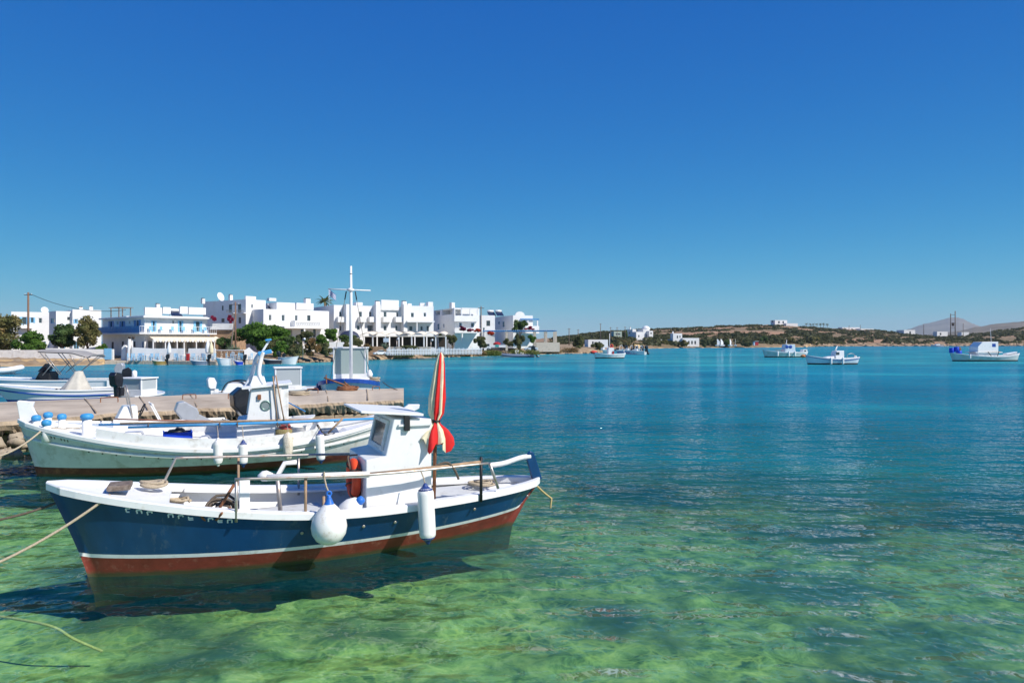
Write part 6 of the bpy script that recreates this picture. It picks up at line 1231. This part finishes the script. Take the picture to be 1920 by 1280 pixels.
for x in (-1.8, 1.6):
    for y in (-.9, .9): MB().torus(.30*s, .13*s, (x*s, y*s, .43*s), (0, 1, 0), 16, 8).build('wheel', BLACK, tk)
fl = thing('flag', 'blue and white striped flag on a pole above the long hotel', 'flag', (*plan(617, 118), hE.zt-.4)); zf = CH-(545-640)/CF*118-(hE.zt-.4); MB().tube([(0, 0, 0), (0, 0, zf+.4)], .035, 8).build('pole', FRAME, fl)
FB, FWt = mat('flag_blue', (.02, .06, .30), .8), mat('flag_white', (.74, .74, .74), .8); hh = 1.9; ww = 1.15
for k in range(9):
    m = MB(); vs = []
    for j in range(11):
        u = j/10; dx = u*ww; dz = -u*1.0; y = .14*math.sin(u*7+.5); zt_ = zf+.3-hh*.55*k/9*1.0
        for z in (zt_, zt_-hh*.55/9): vs += [(dx, y, z+dz), (dx, y+.012, z+dz)]
    for j in range(10): b = j*4; m.f += [[b, b+2, b+6, b+4], [b+1, b+5, b+7, b+3]]; m.m += [0, 0]; m.s += [True, True]
    m.v = vs; m.build('stripe', FB if k % 2 == 0 else FWt, fl)
for j, (a, b, c, d) in enumerate(((0, .42, 0, 5/9),)):
    m = MB(); vs = []
    for i in range(6):
        u = a+(b-a)*i/5; y = .14*math.sin(u*7+.5)-.012; vs += [(u*ww, y, zf+.302-u*1.0), (u*ww, y, zf+.3-hh*.55*5/9-u*1.0)]
    m.v = vs
    for i in range(5): m.f.append([2*i, 2*i+1, 2*i+3, 2*i+2]); m.m.append(0); m.s.append(True)
    cn = m.build('canton', FB, fl)
    m = MB()
    for (u0, u1, z0, z1_) in ((.17, .25, .02, .56), (.0, .42, .22, .34)):
        pts = [(u, z) for u in np.linspace(u0, u1, 4) for z in (z0, z1_)]; o = len(m.v)
        m.v += [(u*ww, .14*math.sin(u*7+.5)-.02, zf+.3-hh*.55*z-u*1.0) for u, z in pts]
        for i in range(3): m.f.append([o+2*i, o+2*i+1, o+2*i+3, o+2*i+2]); m.m.append(0); m.s.append(True)
    m.build('cross', FWt, cn)
for px, Y, pyt, lb in ((568, 95.5, 634, 'thin shore lamp post with round white globe before the shrubs'), (808, 111, 636, 'thin white lamp post at the end of the planter wall'), (744, 110, 634, 'thin white lamp post in the middle of the planter wall')):
    t = thing('lamp_post', lb, 'lamp post', (*plan(px, Y), .9)); h = CH-(pyt-640)/CF*Y-.9; MB().tube([(0, 0, -.3), (0, 0, h)], [.06, .04], 8).build('post', STEEL, t); MB().blob((.22, 0, h-.1), .17, .17, .17, wob=0).build('globe', FRAME, t)
sw = wall_thing('stone_wall', 'brown stone wall with white coping behind the blue quay chairs', [plan(404, 94), plan(458, 94)], 1.25, .5, STONE, .5, cap=WALL)
for i in range(60):                                                   # the stones that can be told apart
    w_ = plan(458, 94)[0]-plan(404, 94)[0]; MB().blob((0, 0, 0), random.uniform(.14, .26), .06, random.uniform(.10, .15), 7, 5, wob=.15, seed=i).build('stone', STONE if i % 3 else PALEST, sw).location = ((i % 15+.5+random.uniform(-.2, .2))*w_/15, -.25, .16+(i//15)*.29+random.uniform(-.03, .03))
wall_thing('white_scroll_wall', 'white curved garden wall right of the brown stone wall', [plan(458, 93.6), plan(467, 93.8), plan(476, 94), plan(490, 94.2)], [1.3, 1.7, 1.1, .7], .4, WALL, .5)
wall_thing('road_wall', 'low white wall on the bank above the silver car', [plan(610, 103.5), plan(645, 104)], .9, .3, WALL, 2.0); wall_thing('stone_wall', 'orange stone bank behind the silver car', [plan(608, 104.2), plan(650, 104.6)], 1.4, .5, STONE, .9)
t, fr, L = inflatable('inflatable_boat', 'grey rigid inflatable with white console off the rocky point', PT(998, 660, 128)[0], 130, PT(932, 660, 128)[0], 129, .30, 2.1, mat('grey_hypalon', (.13, .17, .24), .5, .1)); MB().box(2.6, 3.3, -.35, .35, .45, 1.35).build('console', GEL, t, .06); MB().box(1.7, 2.3, -.45, .45, .45, .95).build('seat', GEL, t, .05)
outboard('outboard_motor', 'black outboard motor tilted up on the grey rigid inflatable', fr.w((-.15, 0, .75)), fr.rz, 1.9, ENGBLK, tilt=-.5)
# ---------------------------------------------------------------- across the bay
def far_house(label, px, Y, rz, pxr, pyt, pxl=None, pyb=645, front=(), left=(), depth=7.0, name='far_house', wall=None):
    b = CH-(pyb-640)/CF*Y-.6; return House(name, label, px, Y, rz, pxr, pyt, pxl=pxl, depth=depth, base=b, front=front, left=left, wall=wall, cat='house')
h = far_house('white far house block with dark windows above the beach, left part of a cluster', 1186, 345, 15, 1193, 617, pxl=1176, pyb=636, front=[(1187.5, 1190.5, 622, 627, 'k')], left=[(1179, 1181.5, 622, 626, 'k'), (1182.5, 1184.5, 622, 626, 'k')]); h.chimney(1182, 613, 617)
far_house('lower white cube in the middle of the far house cluster', 1193, 336, 15, 1208, 622, pyb=637, front=[(1196.5, 1199, 628, 632, 'k')])
h = far_house('white far house with a small dome at the right of the cluster', 1206, 348, 15, 1218, 617, pyb=636, front=[(1211, 1213, 627, 632, 'k'), (1214.5, 1216.5, 627, 632, 'k')]); MB().lathe([(2.2, 0), (2.0, .9), (1.2, 1.7), (.2, 2.0)], 16, (3, 3, h.h-.2)).build('dome', WALL, h.t)
far_house('small white far annex beside the domed house', 1217, 346, 15, 1224.5, 620, pyb=632, front=[(1219.5, 1222, 623, 626, 'k')])
far_house('long low white building behind the beach trees', 1162, 328, 3, 1257, 636, pyb=647, depth=6, front=[(1170+i*11, 1174+i*11, 639, 645, 'k') for i in range(8)])
h = far_house('white two-storey house with a chimney by the far beach', 1262, 326, 10, 1279, 625, pxl=1257, pyb=648, front=[(1269, 1271.5, 629, 634, 'k'), (1274, 1276, 629, 633, 'k'), (1265, 1268, 640, 646, 'k')]); h.chimney(1262, 621, 626)
far_house('low white wing right of the two-storey beach house', 1280, 325, 8, 1311, 633.5, pyb=648, front=[(1284+i*6, 1287+i*6, 639, 645, 'k') for i in range(4)])
far_house('pale green far building with a flat roof beside the power poles', 1151, 350, 8, 1166, 621, pyb=637, wall=mat('pale_green_render', (.42, .50, .42), .9), front=[(1154, 1163, 625, 628, 'w')])
far_house('low white building behind the scrub of the point', 1103, 200, 6, 1140, 636.5, pyb=648, depth=5, front=[(1110, 1113, 640, 646, 'k'), (1122, 1125, 640, 646, 'k')])
far_house('white villa with dark openings crowning the hilltop', 1453, 668, 10, 1476, 600, pxl=1445, pyb=610, front=[(1459, 1462, 602, 606, 'k'), (1467, 1470, 602, 606, 'k')], left=[(1447, 1450, 601, 605, 'k')], depth=12)
far_house('long low white wall-like building beside the hilltop villa', 1474, 662, 6, 1496, 606, pyb=612, depth=6)
far_house('wide white house on the skyline right of the palms', 1579, 745, 6, 1612, 613.5, pyb=622, depth=8, front=[(1584, 1587, 616, 620, 'k'), (1596, 1599, 616, 620, 'k')])
far_house('white house with pillars stepping down on the skyline', 1612, 735, 6, 1638, 616, pyb=626, depth=8, front=[(1622, 1628, 618, 623, 'o'), (1631, 1636, 618, 623, 'o')])
far_house('bright white block house left of the slim pole on the far shore', 1695, 720, 6, 1716, 618.5, pxl=1681, pyb=630, depth=8, front=[(1705, 1708, 621, 626, 'k')])
far_house('white shed left of the twin tower poles', 1757, 700, 6, 1777, 621.5, pyb=632, depth=6, front=[(1762, 1765, 624, 628, 'k')])
far_house('low white shed right of the twin tower poles', 1803, 705, 4, 1817, 622.5, pyb=630, depth=6)
far_house('white shed half hidden in the trees above the beach', 1458, 430, 12, 1477, 629, pyb=640, depth=6, front=[(1463, 1466, 632, 636, 'k')])
for i, (px, pyt, Y, pyb, lb) in enumerate(((1067, 615, 230, 640, 'far utility pole at the root of the point, leftmost'), (1084, 617, 260, 640, 'far utility pole second from the point'), (1126, 606, 280, 640, 'tall far utility pole above the scrub hill'), (1145, 613, 300, 640, 'far utility pole left of the pale green building'), (1157, 613, 320, 638, 'far utility pole right beside the pale green building'), (1172, 612, 330, 638, 'far utility pole just left of the white house cluster'), (1290, 611, 520, 630, 'far utility pole on the field above the two-storey house'), (1592, 610, 700, 626, 'skyline pole in front of the wide white house'), (1613, 609, 700, 626, 'skyline pole between the two skyline houses'), (1732, 608, 640, 632, 'slim dark pole right of the bright white block house'), (1806, 606, 640, 632, 'slim dark pole right of the twin tower'))):
    utility_pole(lb, px, pyt, Y, CH-(pyb-640)/CF*Y-1.0, .16 if Y < 400 else .28, group='far utility poles')
tw = thing('twin_pole_tower', 'tall twin-pole electricity tower standing on the far shore', 'pylon', (*plan(1787, 620), CH-(634-640)/CF*620-1)); zb = CH-(634-640)/CF*620-1
for px, pyt in ((1782.5, 588), (1791, 583)): x = plan(px, 620)[0]-plan(1787, 620)[0]; MB().tube([(x, 0, -1), (x, 0, CH-(pyt-640)/CF*620-zb)], .40, 8).build('post', WOODGREY, tw)
for pyt in (590, 606, 614): z = CH-(pyt-640)/CF*620-zb; MB().bar((-2.3, 0, z), (2.2, 0, z), .3, .3).build('cross_arm', DARKW, tw)
MB().box(-.9, .7, -.7, .7, CH-(611-640)/CF*620-zb, CH-(605-640)/CF*620-zb).build('transformer', DARKW, tw, .1)
for i, px in enumerate((1512, 1519, 1525, 1531.5, 1538, 1544, 1551)): palm('palm_tree', '%s of the small palms in a row on the skyline' % ('leftmost', 'second', 'third', 'fourth, darkest', 'fifth', 'sixth', 'rightmost')[i], px, 606, 612, 690, CH-(617-640)/CF*690, 2.2, 16, i, 'skyline palms')
for i, (a, b, c, d, Y, m_) in enumerate(((1168, 1186, 637, 650, 318, OLIVE), (1186, 1204, 637, 650, 319, OLIVE), (1204, 1220, 638, 650, 319, OLIVE), (1224, 1240, 638, 650, 318, OLIVE), (1236, 1255, 637, 651, 317, OLIVE), (1276, 1293, 637, 651, 318, OLIVE), (1311, 1330, 635, 650, 322, SCRUB), (1332, 1348, 633, 650, 330, SCRUB), (1352, 1372, 634, 650, 330, DKGREEN), (1388, 1412, 634, 650, 330, SCRUB), (1424, 1440, 630, 648, 360, DKGREEN), (1440, 1456, 628, 645, 380, SCRUB), (1472, 1492, 631, 648, 370, OLIVE), (1514, 1536, 630, 648, 390, OLIVE), (1072, 1100, 628, 655, 178, SCRUB), (1108, 1134, 640, 656, 182, SCRUB), (1166, 1178, 620, 634, 335, DKGREEN))):
    tree('beach_tree', 'far beach tree, %s along the bay' % ('first', 'second', 'third', 'fourth', 'fifth before the two-storey house', 'one before the low white wing', 'one right of the low wing', 'one behind the white sails', 'dark one behind the sails', 'wide one left of the red kiosk', 'dark one right of the red kiosk', 'one left of the white shed', 'golden one right of the white shed', 'golden rounded one above the rocks', 'large one on the point', 'low one before the white building of the point', 'dark one beside the green building')[i] if i not in (0, 1, 2, 3) else 'far olive-brown beach tree, %s of the four before the long low building' % ('first', 'second', 'third', 'fourth')[i], a, b, c, d, Y, m_, base=CH-(d-640)/CF*Y, n=1100, size=.42 if Y > 250 else .28, seed=200+i, k=9, group='far beach trees')
for i, (px, lb) in enumerate(((1346.5, 'leftmost white sail dinghy on the far beach'), (1353, 'second white sail dinghy on the far beach'), (1369.5, 'third white sail dinghy on the far beach'), (1379, 'rightmost white sail dinghy on the far beach'))):
    t = thing('sail_dinghy', lb, 'sailing dinghy', (*plan(px, 316), .9), .4*i, 'sail dinghies'); MB().prism([(-.5, 0, .6), (1.1, 0, .7), (.9, 0, 2.0), (-.2, 0, 3.2), (-.5, 0, 3.2)], (0, .05, 0)).build('sail', FRAME, t); MB().hexa([(-1.2, -.5, 0), (1.2, -.5, 0), (1.2, .5, 0), (-1.2, .5, 0)], [(-1.3, -.7, .5), (1.6, -.6, .5), (1.6, .6, .5), (-1.3, .7, .5)]).build('hull', GEL, t, .05); MB().tube([(-.5, .02, .3), (-.5, .02, 3.4)], .05, 6).build('mast', STEEL, t)
t = thing('kiosk', 'red and white kiosk on the far beach', 'kiosk', (*plan(1419, 318), 1.2)); MB().box(-.75, .75, 0, 1.5, 0, 1.8).build('booth', mat('kiosk_red', (.50, .03, .03), .6), t, .03); MB().box(-1.3, -.76, .1, 1.4, 0, 1.6).build('side_panel', FRAME, t); MB().box(-.9, .9, -.2, 1.7, 1.802, 1.95).build('roof', FRAME, t)
# scrub on the hills (one mass) and rocks along the far shore
def hill_z(u, D):
    i = np.clip(np.searchsorted(HU, u), 1, len(HU)-1); c = HCOLS[i]; return float(np.interp(D, [p[1] for p in c], [p[2] for p in c]))
HU = np.array([c[1][0]/c[1][1] for c in HCOLS]); bl = []; rg = random.Random(5)
while len(bl) < 5200:
    px = rg.uniform(1040, 1990); u = (px-960)/CF; D0 = CH*CF/(interp(SHORE2, px)-640); f = rg.random()**1.3; D = D0+8+f*330
    if 1200 < px < 1475 and (.30 < f < .50 or .60 < f < .74) and rg.random() < .97: continue
    if math.sin(px*.045+f*9)+math.sin(px*.11-f*17)*.8+rg.gauss(0, .5) < -.35: continue
    if px > 1560 and f < .45 and rg.random() < .6: continue
    s = rg.uniform(.5, 1.7)**1.3*(1-.25*f); bl.append((u*D, D, hill_z(u, D)+s*.15, s*1.7, s*1.2, s*.45))
BL = np.array(bl); k = 14; rn = np.random.default_rng(3); C = np.repeat(BL, k, 0); d = rn.normal(size=(len(C), 3)); d /= np.linalg.norm(d, axis=1)[:, None]; d[:, 2] = np.abs(d[:, 2]); c = C[:, :3]+d*C[:, 3:6]*(.75+.3*rn.random(len(C)))[:, None]
nr = d+rn.normal(size=d.shape)*.5; nr /= np.linalg.norm(nr, axis=1)[:, None]; t1 = np.cross(nr, rn.normal(size=d.shape)); t1 /= np.linalg.norm(t1, axis=1)[:, None]; b1 = np.cross(nr, t1); s = (C[:, 3]*.42*(.6+.7*rn.random(len(C))))[:, None]
HSCRUB = leafmat('hill_scrub_foliage', (.05, .065, .025), (.11, .11, .045), (.19, .145, .075)); MATS['hill_scrub_foliage'].node_tree.nodes['Noise Texture'].inputs['Scale'].default_value = .05
sc_ = np_mesh('scrub', np.stack([c-t1*s, c-b1*s*.8, c+t1*s, c+b1*s*.8], 1).reshape(-1, 3), np.arange(len(c)*4).reshape(-1, 4), HSCRUB); tag(sc_, 'dark olive scrub covering the hills across the bay', 'scrub', kind='stuff')
V = []; F = []; rg = random.Random(9)
m = MB()
for i in range(420):
    px = rg.uniform(1500, 1985); X, Y, _ = WL(px, interp(SHORE2, px)); dd = rg.uniform(-1, 14); r = rg.uniform(.5, 1.7); m.blob((X*(1+dd/Y), Y+dd, .2+dd*.10), r*1.5, r, r*.5, 7, 4, wob=.25, seed=i)
o = m.build('shore_rocks_far', ROCKM); o.name = 'rubble'; tag(o, 'band of pale brown rocks along the far right shore', 'rocks', kind='stuff')

# ---------------------------------------------------------------- boats moored in the bay
PALEB = mat('pale_blue_hull', (.56, .66, .72), .45, .08, 3, dirt=(.42, .46, .46), dirtamt=.2); DARKWL = mat('dark_boot_top', (.03, .03, .03), .6); GREENB = mat('weed_stained_hull', (.55, .61, .58), .5, .1, 3, dirt=(.30, .32, .20), dirtamt=.35)
def moored(name, label, px_bow, px_st, pyw, hull_m, zb, zm, zs, beam, wh=None, whm=None, rake=.45):
    """double-ended boat lying across the view: bow at px_bow, stern at px_st on the waterline pyw"""
    Y = CH*CF/(pyw-640); xb, xs_ = (px_bow-960)/CF*Y, (px_st-960)/CF*Y; fr = Frame(xs_, Y, xb-xs_, -.6); L = abs(xb-xs_)
    t = thing(name, label, 'boat', (xs_, Y, 0), fr.rz, 'boats moored in the bay'); hh = Hull(L-rake-.3, beam, rake, .3, zb, zm, zs, beam*.72, sm=.42, keel=-.5, qs=.6, qw=.85, n=36)
    hh.shell('hull', [hull_m, DARKWL, DARKWL], t, .18, .20); hh.band([(.04, -.05), (.04, .04), (-.10, .04), (-.12, -.05)], 'gunwale', WHITE, t); hh.deck('deck', WHITE, t, .18, .01, .99); hh.lining('bulwark', WHITE, t, .2)
    hh.band([(.035, -.03), (.045, 0), (.035, .03), (0, .03), (0, -.03)], 'rubbing_strake', DEEPBLUE if hull_m is PALEB else WHITE2, t, fz=lambda q: hh.sheer(q)-.16)
    return t, fr, hh, Y
def cabin(t, fr, prof, w, m=None, name='wheelhouse', **kw):
    return MB().hexa([(x, -w, z) for x, z in prof], [(x, w, z) for x, z in prof]).build(name, m or WHITE, t, .05, 3)
def X(fr, px, py=660, y=0): return fr.at_y(px, py, y)[0]
def ZZ(fr, px, py, y=0): return fr.at_y(px, py, y)[2]
r1, f1, h1, Y1 = moored('moored_boat', 'pale blue and white caique with slim wheelhouse and two white fenders, nearest in the bay', 1500, 1608, 683, PALEB, 1.25, .75, .95, 2.3)
a, b = X(f1, 1562), X(f1, 1578); cabin(r1, f1, [(a, .55), (a, ZZ(f1, 1562, 665)), (a-.15, ZZ(f1, 1562, 658)), (b, ZZ(f1, 1570, 657)), (b, .55)], .6); cabin(r1, f1, [(X(f1, 1546), .5), (X(f1, 1546), .95), (a+.01, 1.15), (a+.01, .5)], .5, name='engine_box')
MB().box(X(f1, 1569), X(f1, 1562.5), .601, .62, ZZ(f1, 1565, 665), ZZ(f1, 1565, 660)).build('side_window', PANE, r1); MB().tube([(X(f1, 1567), 0, 1.7), (X(f1, 1570), 0, ZZ(f1, 1570, 648))], [.07, .03], 8).build('mast', WHITE, r1); MB().tube([(X(f1, 1563), .2, 1.7), (X(f1, 1569), 0, ZZ(f1, 1570, 650))], .03, 6).build('mast_stay', WHITE, r1)
MB().tube(smooth_path([(X(f1, 1582), .7, .8), (X(f1, 1584), .75, 1.35), (X(f1, 1595), .6, 1.40), (X(f1, 1600), .5, .95)]), .03, 6).build('stern_rail', STEEL, r1); MB().box(X(f1, 1606), X(f1, 1602), -.05, .05, .1, 1.15).build('rudder', WHITE, r1); MB().blob((X(f1, 1506), 0, 1.1), .35, .3, .2, seed=2).build('orange_net', mat('orange_net', (.55, .20, .08), .9), r1)
for px, lb in ((1549, 'white fender amidships on the nearest caique in the bay'), (1571, 'white fender below the wheelhouse of the nearest caique in the bay')): cyl_fender(lb, f1.w((X(f1, px), 1.2, .95)), .9, .13, FENDER)
r2, f2, h2, Y2 = moored('moored_boat', 'white caique with round blue cabin windows, farther of the two close together', 1424, 1512, 669.8, GREENB, 1.45, .95, 1.05, 2.7)
a, b = X(f2, 1468), X(f2, 1486.5); w = cabin(r2, f2, [(a, .7), (a, ZZ(f2, 1468, 656)), (a-.3, ZZ(f2, 1470, 645.5)), (b, ZZ(f2, 1484, 645.5)), (b-.1, .7)], .9, PALEB)
for px in (1471.5, 1478): MB().lathe([(.30, 0), (.32, .03), (.26, .05)], 18, (X(f2, px), .90, ZZ(f2, px, 650)), (0, 1, 0)).build('round_window', DEEPBLUE, w)
MB().tube([(X(f2, 1474), 0, 2.3), (X(f2, 1475), 0, ZZ(f2, 1475, 637))], [.09, .04], 8).build('mast', WHITE, r2); cabin(r2, f2, [(X(f2, 1503), .6), (X(f2, 1503), 1.5), (X(f2, 1511), 1.5), (X(f2, 1511), .6)], .6, name='stern_box'); MB().box(X(f2, 1508.5), X(f2, 1505), .601, .63, 1.1, 1.35).build('box_window', PANE, r2)
MB().tube([(X(f2, 1450), .9, 1.35), (X(f2, 1466), .95, 1.3)], .05, 6).build('side_rail', WOOD, r2)
for i, px in enumerate((1452, 1472.5, 1484)): cyl_fender('white fender on the round-windowed caique, %s from its bow' % ('first', 'second', 'third')[i], f2.w((X(f2, px), 1.4, 1.2)), 1.0, .15, FENDER)
r3, f3, h3, Y3 = moored('moored_boat', 'large white caique with tall blank wheelhouse and blue drums, at the right edge', 1772, 1908, 677, GREENB, 1.30, .75, 1.20, 2.9)
a, b = X(f3, 1825), X(f3, 1863); w = cabin(r3, f3, [(a, .6), (a, ZZ(f3, 1825, 650)), (a-.7, ZZ(f3, 1832, 641)), (b, ZZ(f3, 1860, 640.5)), (b, .6)], .95); MB().box(X(f3, 1858), X(f3, 1851.5), .951, .97, ZZ(f3, 1855, 650), ZZ(f3, 1855, 644)).build('side_window', DEEPBLUE, w); MB().box(a-3.6, a+.2, -1.0, 1.0, 2.96, 3.0).build('roof_edge', WHITE, w) if False else None
MB().box(b-.5, a+.5, -1.15, 1.15, ZZ(f3, 1840, 661), ZZ(f3, 1840, 659.5)).build('side_deck', WHITE, r3); MB().tube([(X(f3, 1805), 1.1, 1.35), (X(f3, 1866), 1.1, 1.45)], .05, 6).build('side_rail', WOOD, r3)
for p in ((1842, 1847), (1862, 1857)): MB().tube([(X(f3, p[0]), 1.15, 1.45), (X(f3, p[1]), 1.35, .7)], .05, 6).build('rail_brace', BLACK, r3)
MB().tube([(X(f3, 1858.5), 0, 3.0), (X(f3, 1857), 0, ZZ(f3, 1857, 615))], [.04, .015], 6).build('antenna', FRAME, r3); MB().hexa([(X(f3, 1884), -.4, .95), (X(f3, 1905), -.2, 1.2), (X(f3, 1905), .2, 1.2), (X(f3, 1884), .4, .95)], [(X(f3, 1884), -.45, 1.15), (X(f3, 1905), -.3, 1.45), (X(f3, 1905), .3, 1.45), (X(f3, 1884), .45, 1.15)]).build('upturned_skiff', WHITE, r3, .05)
for i, (px, py, r) in enumerate(((1784, 657, .32), (1792.5, 655, .35), (1796, 662, .40))):
    t = thing('blue_drum', 'blue drum on the bow of the right-edge caique, %s' % ('left one', 'upper one', 'lower right one')[i], 'drum', f3.w((X(f3, px), .1*i, ZZ(f3, px, py)-.35))); MB().lathe([(r*.9, 0), (r, .05), (r, .35), (r*1.03, .37), (r, .39), (r, .7), (r*.9, .75), (.05, .75)], 16).build('body', CRATEBLUE, t); MB().lathe([(.07, .75), (.07, .80)], 10, (r*.4, 0, 0)).build('bung', BLACK, t)
MB().blob((X(f3, 1798), 0, 1.7), .35, .3, .5, seed=8).build('net_pile', ROPEDK, r3); cyl_fender('small white fender on the bow of the right-edge caique', f3.w((X(f3, 1806), 1.45, 1.1)), .7, .12, FENDER)
r4, f4, h4, Y4 = moored('moored_boat', 'small white caique with red cover on its bow, off the rocky point', 1107, 1170, 671.8, WHITE2, 1.15, .75, .85, 2.1)
cabin(r4, f4, [(X(f4, 1139), .5), (X(f4, 1139), 1.5), (X(f4, 1140), 1.9), (X(f4, 1149), 1.9), (X(f4, 1150), .5)], .6); MB().tube([(X(f4, 1143), 0, 1.5), (X(f4, 1143), 0, ZZ(f4, 1143, 625))], [.07, .04], 8).build('mast', WHITE, r4); MB().blob((X(f4, 1113), 0, 1.12), .6, .45, .28, seed=1).build('bow_cover', mat('red_cover', (.55, .05, .03), .8), r4)
lb = thing('lifebuoy', 'orange lifebuoy on the wheelhouse roof of the small white caique', 'lifebuoy', f4.w((X(f4, 1146.5), .1, 2.22)), f4.rz); MB().torus(.24, .08, (0, 0, 0), (.2, 1, .1), 20, 8).build('ring', ORANGE, lb); MB().torus(.30, .02, (0, 0, 0), (.2, 1, .1), 20, 6).build('grab_line', ROPE, lb)
t = thing('jerrycan', 'red can standing on the deck of the small white caique', 'can', f4.w((X(f4, 1148), .62, .75))); MB().box(-.15, .15, -.1, .1, 0, .5).build('body', mat('red_paint', (.42, .02, .02), .5), t, .03); MB().torus(.07, .02, (0, 0, .53), (0, 1, 0), 12, 6).build('handle', BLACK, t)
for i, (px0, px1, Y) in enumerate(((1150, 1122, 176), (1176, 1150, 168), (1192, 1170, 163), (1200, 1180, 158), (1207, 1188, 154))):
    t, f, hh = open_boat('motorboat', '%s of the white motorboats rafted together off the point' % ('first from the shore', 'second from the shore', 'middle one', 'fourth from the shore', 'outermost')[i], px1+22, px0-22, Y, Y+1.5, 1.1, .85, 2.1, [GEL, DEEPBLUE if i in (1, 2) else GEL, GEL], .85, .25, .5, group='motorboats rafted off the point')
    MB().tube(smooth_path([(1.2, -.8, .8), (1.0, -.7, 1.9), (1.0, .7, 1.9), (1.2, .8, .8)]), .05, 6).build('arch', WHITE, t); MB().hexa([(1.8, -.5, .7), (2.7, -.5, .7), (2.7, .5, .7), (1.8, .5, .7)], [(1.8, -.45, 1.4), (2.3, -.45, 1.4), (2.3, .45, 1.4), (1.8, .45, 1.4)]).build('console', BLACK if i % 2 else GEL, t, .04)
    for k in (-.35, .35): outboard('outboard_motor', 'black outboard motor on the %s rafted motorboat, %s' % (('first', 'second', 'middle', 'fourth', 'outermost')[i], 'port one' if k > 0 else 'starboard one'), f.w((-.05, k, 1.0)), f.rz, 1.4, ENGBLK, tilt=-.3)
t, f, hh = open_boat('motorboat', 'tiny white motorboat moored under the far right shore', 1768, 1745, 395, 395, 1.0, .8, 2.2, [GEL, mat('kiosk_red', (.5, .03, .03), .6), GEL], .85, .2, .4); cabin(t, f, [(2, .7), (2.2, 1.5), (4, 1.5), (4.6, .8)], .8, GEL)
# ---------------------------------------------------------------- sea air: distant hills fade to blue
hz = MB().box(-9400, 9400, -500, 10400, -3, 312).build('haze', []); tag(hz, 'thin even sea haze over the bay', 'haze', kind='stuff')
hm = bpy.data.materials.new('sea_haze'); hm.use_nodes = True; hn = hm.node_tree; hn.nodes.clear(); ho = hn.nodes.new('ShaderNodeOutputMaterial'); hv = hn.nodes.new('ShaderNodeVolumePrincipled')
hv.inputs['Color'].default_value = (.70, .85, 1.0, 1); hv.inputs['Density'].default_value = 7e-5; hv.inputs['Anisotropy'].default_value = .0; hn.links.new(hv.outputs[0], ho.inputs['Volume']); hz.data.materials.append(hm)
